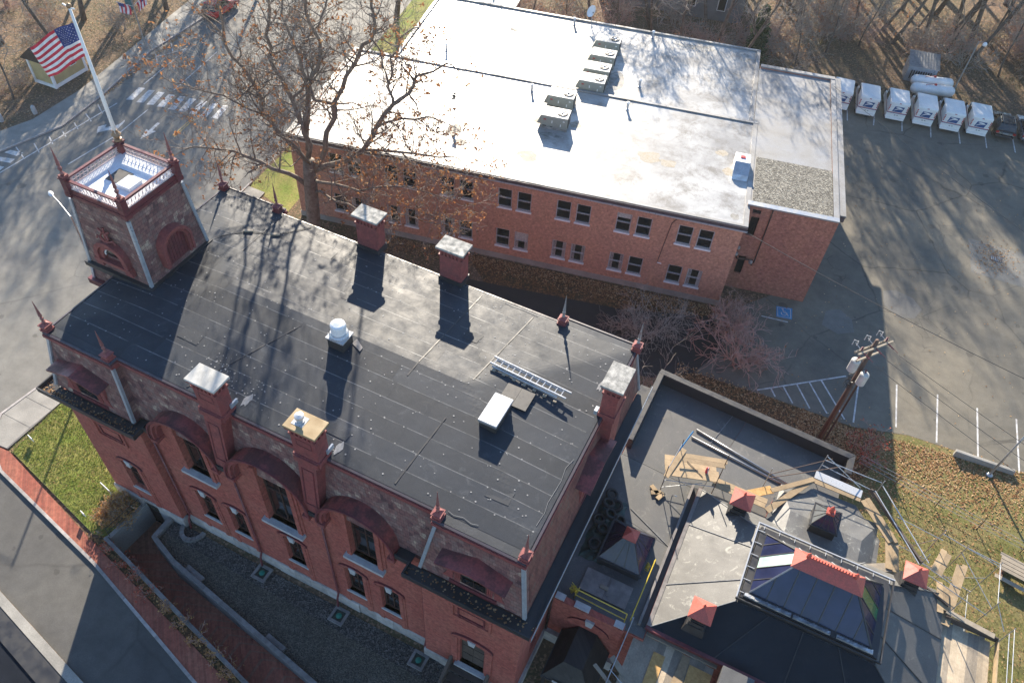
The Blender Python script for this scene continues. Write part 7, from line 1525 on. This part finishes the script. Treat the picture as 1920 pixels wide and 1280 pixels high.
def blades(n, fn, seed, h=.09, z=.0):
    rg_ = random.Random(seed); m_ = MB()
    for _ in range(n):
        p = fn(rg_)
        if p is None: continue
        a = rg_.uniform(0, 6.28); w = .02; hh_ = h * rg_.uniform(.5, 1.3); dx, dy = rg_.gauss(0, .05), rg_.gauss(0, .05)
        m_.face([(p[0] - w * math.cos(a), p[1] - w * math.sin(a), z), (p[0] + w * math.cos(a), p[1] + w * math.sin(a), z), (p[0] + dx, p[1] + dy, z + hh_)])
    return m_
def flawn(rg_):
    x = rg_.uniform(-8.0, 1.6); y = rg_.uniform(-2.8, 4.6)
    if y < -1.0 - (x + 7.75) * .222 + .05: return None
    if x > -.1 and y > -.15: return None
    return (x, y)
def rlawn(rg_): x = rg_.uniform(40.5, 56); y = rg_.uniform(3, 23.5); return (x, y) if y < 23.7 - (x - 40) * .15 else None
for n_, fn, sd_, z_, lab in ((26000, flawn, 21, .1, 'short green grass of the front lawn'), (22000, rlawn, 22, .004, 'short yellowing grass of the side lawn')):
    o = blades(n_, fn, sd_, .09, z_).build('grass', 'blade' if sd_ == 21 else 'blade2'); o['kind'] = 'stuff'; o['label'] = lab; o['category'] = 'grass'
# ================================================================ STREET FURNITURE AND SMALL THINGS
# utility pole with transformers
ux, uy = 37.55, 24.35; up_ = thing('utility_pole', 'brown wooden utility pole with two grey transformers and cross arms', 'utility pole', (ux, uy, 0))
MB().tube([(ux, uy, -.2), (ux, uy, 5), (ux, uy, 10.2)], [.19, .16, .12], 10).build('pole', 'polewood', up_, smooth=True)
MB().tube([(ux + .4, uy + .3, -.2), (ux + .36, uy + .28, 6.2)], [.07, .06], 8).build('conduit', 'polewood', up_)
ax = Vector((.62, .78, 0)).normalized(); axn = Vector((-ax.y, ax.x, 0))
for off, z_, L_ in ((-.14, 9.6, 1.35), (.14, 9.5, 1.3), (.0, 8.7, .9)):
    c = Vector((ux, uy, z_)) + axn * off; p, q = c - ax * L_, c + ax * L_
    MB().hexa([tuple(p + axn * -.05), tuple(q + axn * -.05), tuple(q + axn * .05), tuple(p + axn * .05)] + [tuple(p + axn * -.05 + Vector((0, 0, .12))), tuple(q + axn * -.05 + Vector((0, 0, .12))), tuple(q + axn * .05 + Vector((0, 0, .12))), tuple(p + axn * .05 + Vector((0, 0, .12)))]).build('cross_arm', 'wood_old', up_)
for k, t_ in enumerate((-.95, 0, .95)):
    c = Vector((ux, uy, 9.72)) + ax * t_ - axn * -.14
    s_ = MB(); 
    for j in range(4): s_.lathe([(.03, 0), (.075, .03), (.03, .06)], (c.x - axn.x * .1, c.y - axn.y * .1, 9.7 + j * .07), 8)
    s_.build('insulator', 'dred', up_)
    d_ = c + axn * .45; s_ = MB(); s_.tube([tuple(c), tuple(d_ + Vector((0, 0, .1)))], .025, 5); s_.tube([tuple(d_ + Vector((-.12, 0, -.15))), tuple(d_ + Vector((-.12, 0, .25))), tuple(d_ + Vector((.12, 0, .25))), tuple(d_ + Vector((.12, 0, -.1)))], .03, 5); s_.build('cutout_switch', 'curtain', up_)
    q = c - axn * 1.1; s_ = MB()
    for j in range(4): pp = c - axn * (.35 + .13 * j); s_.lathe([(.02, -.05), (.07, 0), (.02, .05)], (pp.x, pp.y, 9.65), 8)
    s_.tube([tuple(c), tuple(q - Vector((0, 0, .05)))], .014, 4); s_.build('strain_insulator', 'dred', up_)
for dx, dy, z_ in ((-.5, -.25, 7.5), (.28, -.48, 6.9)):
    o = MB().lathe([(.24, 0), (.28, .04), (.28, .85), (.24, .92), (.1, .98)], (ux + dx, uy + dy, z_), 16).build('transformer', 'hvactop', up_, smooth=False)
    MB().tube([(ux + dx, uy + dy, z_ + .95), (ux + dx * .8, uy + dy * .8, z_ + 1.2)], .04, 6).build('bushing', 'dred', o)
s_ = MB(); rg = random.Random(4)
for k in range(8):
    a = rg.uniform(0, 6.28); s_.tube([(ux + .15 * math.cos(a + i * .9) - .15 * (i % 3), uy + .3 * math.sin(a + i * .9), 6.2 + .35 * math.sin(i * 1.1 + a) + .3 * (k % 3)) for i in range(7)], .018, 4)
s_.build('cable_loops', 'black', up_)
for dx in (-.05, .32): MB().tube([(ux + dx, uy - .2, 0), (ux + dx, uy - .18, 7)], .03, 5).build('riser', 'frame_brown', up_)
def wire(name, label, a, b, sag, r_=.018, mat='black', n=14):
    a = Vector(a); b = Vector(b); pts = [a.lerp(b, i / n) - Vector((0, 0, sag * 4 * (i / n) * (1 - i / n))) for i in range(n + 1)]
    top(MB().tube(pts, r_, 4), name, mat, label, 'wire')
for k, t_ in enumerate((-.95, 0, .95)):
    c = Vector((ux, uy, 9.6)) + ax * t_ - axn * 1.1; wire('power_line', ('thin power line leaving the lowest insulator of the pole', 'thin power line leaving the middle insulator of the pole', 'thin power line leaving the uppermost insulator of the pole')[k], c, c + Vector((34, -14 + k * .6, .5)), 1.0, .014, 'black')
wire('service_cable', 'black service cable from the post office corner across the lot', PW(.1, -.2, 7.6), (70, 22, 10.5), 1.2, .022)
wire('service_cable', 'second thinner cable crossing the lot below the drain', PW(6, 20, 9), (75, 20.5, 10.0), 1.0, .013)
# lamp posts
def lamp(label, x, y, h, dx, dy, mat='concrete', head='white'):
    t_ = thing('lamp_post', label, 'lamp post', (x, y, 0)); MB().lathe([(.22, 0), (.22, .12), (.12, .2)], (x, y, 0), 10).build('base', 'galv', t_)
    MB().tube([(x, y, .1), (x, y, h)], [.085, .05], 8).build('pole', mat, t_, smooth=True); MB().tube([(x, y, h - .05), (x + dx * .5, y + dy * .5, h + .12), (x + dx, y + dy, h + .1)], .035, 6).build('arm', mat, t_)
    MB().lathe([(.05, -.34), (.2, -.3), (.22, -.12), (.15, 0), (.06, .06)], (x + dx, y + dy, h + .1), 12).build('lamp_head', head, t_, smooth=True)
lamp('tall pale lamp post behind the last mail trucks', 41.1, 76.1, 6.6, .6, -.2); lamp('grey lamp post beside the concrete wheel stop at the right edge', 48.35, 27.1, 6.0, .6, .1, 'zinc')
sl2 = thing('street_lamp', 'white cobra-head street lamp just behind the library tower', 'street lamp', (-11.6, 11.2, 0))
MB().tube([(-11.6, 11.2, 0), (-11.6, 11.2, 8.6)], [.1, .06], 8).build('pole', 'galv', sl2); MB().tube([(-11.6, 11.2, 8.5), (-13, 11.7, 8.8), (-14.1, 12.1, 8.75)], .026, 6).build('arm', 'galv', sl2)
o = MB().lathe([(.03, 0), (.16, .1), (.2, .35), (.12, .62), (.02, .7)], (0, 0, 0), 10); o.v = [(-14.0 - z * .92, 12.05 + y + z * .35, 8.72 + x * .5) for x, y, z in o.v]; o.build('lamp_head', 'alu', sl2, smooth=True)
# wheel stop wall, tanks, shed
top(MB().hexa([(46.0, 27.55, 0), (49.8, 27.85, 0), (49.8, 28.15, 0), (46.0, 27.85, 0), (46.0, 27.55, .55), (49.8, 27.85, .4), (49.8, 28.1, .4), (46.0, 27.82, .55)]), 'concrete_block_wall', 'concrete', 'weathered concrete stub wall at the edge of the leaf bed', 'wall', bevel=.04)
for k, (a, b) in enumerate((((36.9, 74.7), (41.3, 76.2)), ((36.7, 76.5), (41.0, 77.9)))):
    t_ = thing('propane_tank', ('long white propane tank nearest the mail trucks', 'long white propane tank nearest the shed')[k], 'propane tank', (a[0], a[1], 0)); a = Vector((*a, .95)); b = Vector((*b, .95)); d = (b - a).normalized(); pr_ = [(0, .02), (.12, .32), (.3, .5), (.5, .55)]
    pts = [a + d * s__ for s__, _ in pr_] + [b - d * s__ for s__, _ in reversed(pr_)]; MB().tube([tuple(p) for p in pts], [q for _, q in pr_] + [q for _, q in reversed(pr_)], 18).build('vessel', 'truck', t_, smooth=True)
    for u_ in (.2, .8): p = a.lerp(b, u_); MB().obox((p.x, p.y, 0), .25, .9, .55, math.atan2(d.y, d.x)).build('saddle', 'concrete', t_)
    p = a.lerp(b, .52); MB().lathe([(.14, 0), (.14, .16), (.04, .2)], (p.x, p.y, 1.46), 10).build('valve_cover', 'stripe', t_); MB().tube([(p.x, p.y, 1.62), (p.x - .9, p.y - .5, 1.55), (p.x - 1.0, p.y - .6, .9)], .025, 5).build('hose', 'stripe', t_)
sh = thing('metal_shed', 'small grey metal shed with slatted front behind the propane tanks', 'shed', (37.4, 79.2, 0), R(10))
MB().box(-1.5, 1.5, -1.1, 1.1, 0, 1.75).build('wall', 'zinc', sh, False)
MB().hexa([(-1.6, -1.25, 1.75), (1.6, -1.25, 1.75), (1.6, 1.25, 2.35), (-1.6, 1.25, 2.35), (-1.6, -1.25, 1.82), (1.6, -1.25, 1.82), (1.6, 1.25, 2.42), (-1.6, 1.25, 2.42)]).build('roof', 'galv', sh, False)
for k in range(9): MB().box(-1.1 + k * .25, -.98 + k * .25, -1.16, -1.1, .35, 1.3).build('slat', 'black', sh, False)
for k in range(11): MB().hexa([(-1.55 + k * .3, -1.24, 1.82), (-1.51 + k * .3, -1.24, 1.82), (-1.51 + k * .3, 1.24, 2.42), (-1.55 + k * .3, 1.24, 2.42), (-1.55 + k * .3, -1.24, 1.86), (-1.51 + k * .3, -1.24, 1.86), (-1.51 + k * .3, 1.24, 2.46), (-1.55 + k * .3, 1.24, 2.46)]).build('roof_rib', 'galv', sh, False)
# fence along the side lawn, bench
fe = thing('wire_fence', 'thin wire fence between leaf bed and side lawn', 'fence', (45, 23, 0))
for k in range(8): t_ = k / 7; x = 40.2 + 18 * t_; y = 23.7 - 3.0 * t_; MB().tube([(x, y, 0), (x, y, 1.1)], .03, 6).build('post', 'polewood', fe)
for z_ in (.4, .75, 1.08): MB().tube([(40.2, 23.7, z_), (58.2, 20.7, z_)], .012, 4).build('wire', 'galv', fe)
bn = thing('picnic_bench', 'weathered plank bench with reddish legs at the right edge of the lawn', 'bench', (50.4, 20.0, 0), R(-8))
for k in range(4): MB().box(-1.3, 1.3, -.5 + k * .26, -.28 + k * .26, .72, .77).build('plank', 'wood_old', bn, False)
for x_ in (-.95, .95): MB().box(x_ - .06, x_ + .06, -.45, .45, 0, .72).build('leg', 'polewood', bn, False)
for s_ in (-1, 1): MB().box(-1.3, 1.3, s_ * .85 - .13, s_ * .85 + .13, .42, .46).build('seat_plank', 'wood_old', bn, False)
for x_ in (-.95, .95): MB().box(x_ - .05, x_ + .05, -.98, .98, .35, .42).build('cross_beam', 'polewood', bn, False)
# stake at annex corner
top(MB().box(28.6, 28.75, 23.9, 24.05, 0, 1.1), 'wooden_stake', 'wood_old', 'short pale post standing in the leaf bed behind the annex', 'post')
# kiosk across the street, stones, banner pole
kk = thing('ticket_kiosk', 'small cream kiosk with dark gabled roof under the flag', 'kiosk', (-38.9, 32.4, 0), R(92)); kk.scale = (1.12, 1.12, 1.12)
MB().box(-1.75, 1.75, -1.1, 1.1, .1, 2.5).build('wall', 'cream', kk, False); MB().box(-1.82, 1.82, -1.16, 1.16, .1, .4).build('plinth', 'white', kk, False)
for x_ in (-1.75, 1.75):
    for y_ in (-1.1, 1.1): MB().box(x_ - .1, x_ + .1, y_ - .1, y_ + .1, .1, 2.52).build('corner_board', 'white', kk, False)
MB().prismx([(-1.5, 2.45), (1.5, 2.45), (0, 3.6)], -2.1, 2.1).build('roof', 'shingle', kk, False); MB().box(-2.12, 2.12, -1.52, -1.46, 2.4, 2.56).build('fascia', 'white', kk, False)
for x_ in (-1.0, .6): w_ = MB().box(x_ - .35, x_ + .35, -1.17, -1.1, 1.2, 2.1).build('window', 'white', kk, False); MB().box(x_ - .28, x_ + .28, -1.19, -1.172, 1.27, 2.03).build('pane', 'glass', w_, False)
for k, (x, y) in enumerate(((-35.9, 26.4), (-37.4, 24.0))):
    top(MB().lathe([(.2, 0), (.22, .3), (.2, .7), (.1, .85)], (x, y, .1), 8), 'stone_bollard', 'sill', ('short pale stone bollard at the park path nearest the kiosk', 'short pale stone bollard at the left picture edge')[k], 'bollard')
bpl = thing('banner_pole', 'slim grey pole with two small striped flags and a teal banner', 'banner pole', (-35.9, 40.6, 0))
MB().tube([(-35.9, 40.6, .1), (-35.9, 40.6, 6.4)], [.09, .05], 8).build('pole', 'galv', bpl); MB().box(-36.9, -36.0, 40.58, 40.62, 4.2, 5.8).build('banner', 'teal', bpl)
for s_ in (-1, 1):
    b_ = Vector((-35.9, 40.6, 4.6)); e1 = b_ + Vector((.5 * s_, 1.4 * s_, .9)); MB().tube([tuple(b_), tuple(e1)], .02, 5).build('flag_staff', 'white', bpl)
    m_ = MB()
    for j in range(7):
        for i in range(6):
            def Q(u_, v_): p = b_.lerp(e1, .25 + .7 * u_); return (p.x + .05 * math.sin(5 * u_ + 3 * v_), p.y + .08 * math.sin(4 * v_), p.z - 1.0 * v_)
            m_.face([Q(i / 6, j / 7), Q((i + 1) / 6, j / 7), Q((i + 1) / 6, (j + 1) / 7), Q(i / 6, (j + 1) / 7)], 2 if (j < 3 and i > 2) else (i % 2))
    m_.build('small_flag', ['flagred', 'flagwhite', 'flagblue'], bpl)
# lawn signs
for k, (x, y, w_, lab) in enumerate(((-7.2, .1, .45, 'small white sign at the street corner of the lawn'), (-.45, -.45, .95, 'orange and white sign board beside the golden shrub'), (-.4, -2.3, .35, 'small white sign by the brick pavement end of the lawn'))):
    t_ = thing('lawn_sign', lab, 'sign', (x, y, .1)); a = R(-12); 
    MB().obox((x, y, .35), w_, .04, .35 if k != 1 else .45, a).build('board', 'white', t_)
    if k == 1: MB().obox((x + .01, y - .03, .48), w_ * .82, .02, .2, a).build('print_panel', 'yellow', t_)
    for s_ in (-1, 1): MB().tube([(x + s_ * w_ * .35, y, .08), (x + s_ * w_ * .35, y, .4)], .015, 5).build('stake', 'galv', t_)
# neighbours at the edges
nb = thing('neighbour_house', 'grey house wall with white framed window at the top edge', 'house', (8, 79, 0), R(10))
MB().box(-8, 9, 0, 8, 0, 6.5).build('wall', M('grey_siding', (.17, .17, .17), (.14, .14, .14), 1, .8), nb, False)
MB().prismx([(-.5, 6.5), (8.5, 6.5), (4, 10)], -8.4, 9.4).build('roof', 'shingle', nb, False)
for x_ in (-5, -1.2, 3, 6.5):
    for z_ in (1.2, 4.0): w_ = MB().box(x_ - .5, x_ + .5, -.06, .02, z_, z_ + 1.5).build('window', 'white', nb, False); MB().box(x_ - .42, x_ + .42, -.08, -.061, z_ + .08, z_ + 1.42).build('pane', 'glass', w_, False)
nb = thing('neighbour_annex', 'low brick annex with dark roof behind the left end of the white roof', 'building', PW(-27.5, 27.2), PA)
MB().box(-4, 2.5, 0, 7, 0, 5.0).build('wall', 'po_brick', nb, False); MB().box(-4.15, 2.65, -.12, 7.15, 5.0, 5.2).build('roof', 'greyroof', nb, False)


# thin autumn haze in the air (the sky stays outside)
ho = MB().box(-260, 260, -200, 420, -3, 46.0).build('haze', 'black'); ho.data.materials.clear()
hm = bpy.data.materials.new('haze'); hm.use_nodes = True; hn = hm.node_tree.nodes; hn.remove(hn['Principled BSDF'])
pv = hn.new('ShaderNodeVolumePrincipled'); pv.inputs['Color'].default_value = (.86, .93, 1, 1); pv.inputs['Density'].default_value = 0.0002; pv.inputs['Anisotropy'].default_value = .5
hm.node_tree.links.new(pv.outputs[0], hn['Material Output'].inputs['Volume']); ho.data.materials.append(hm); ho['kind'] = 'stuff'; ho['label'] = 'thin pale haze in the air over the whole place'; ho['category'] = 'haze'
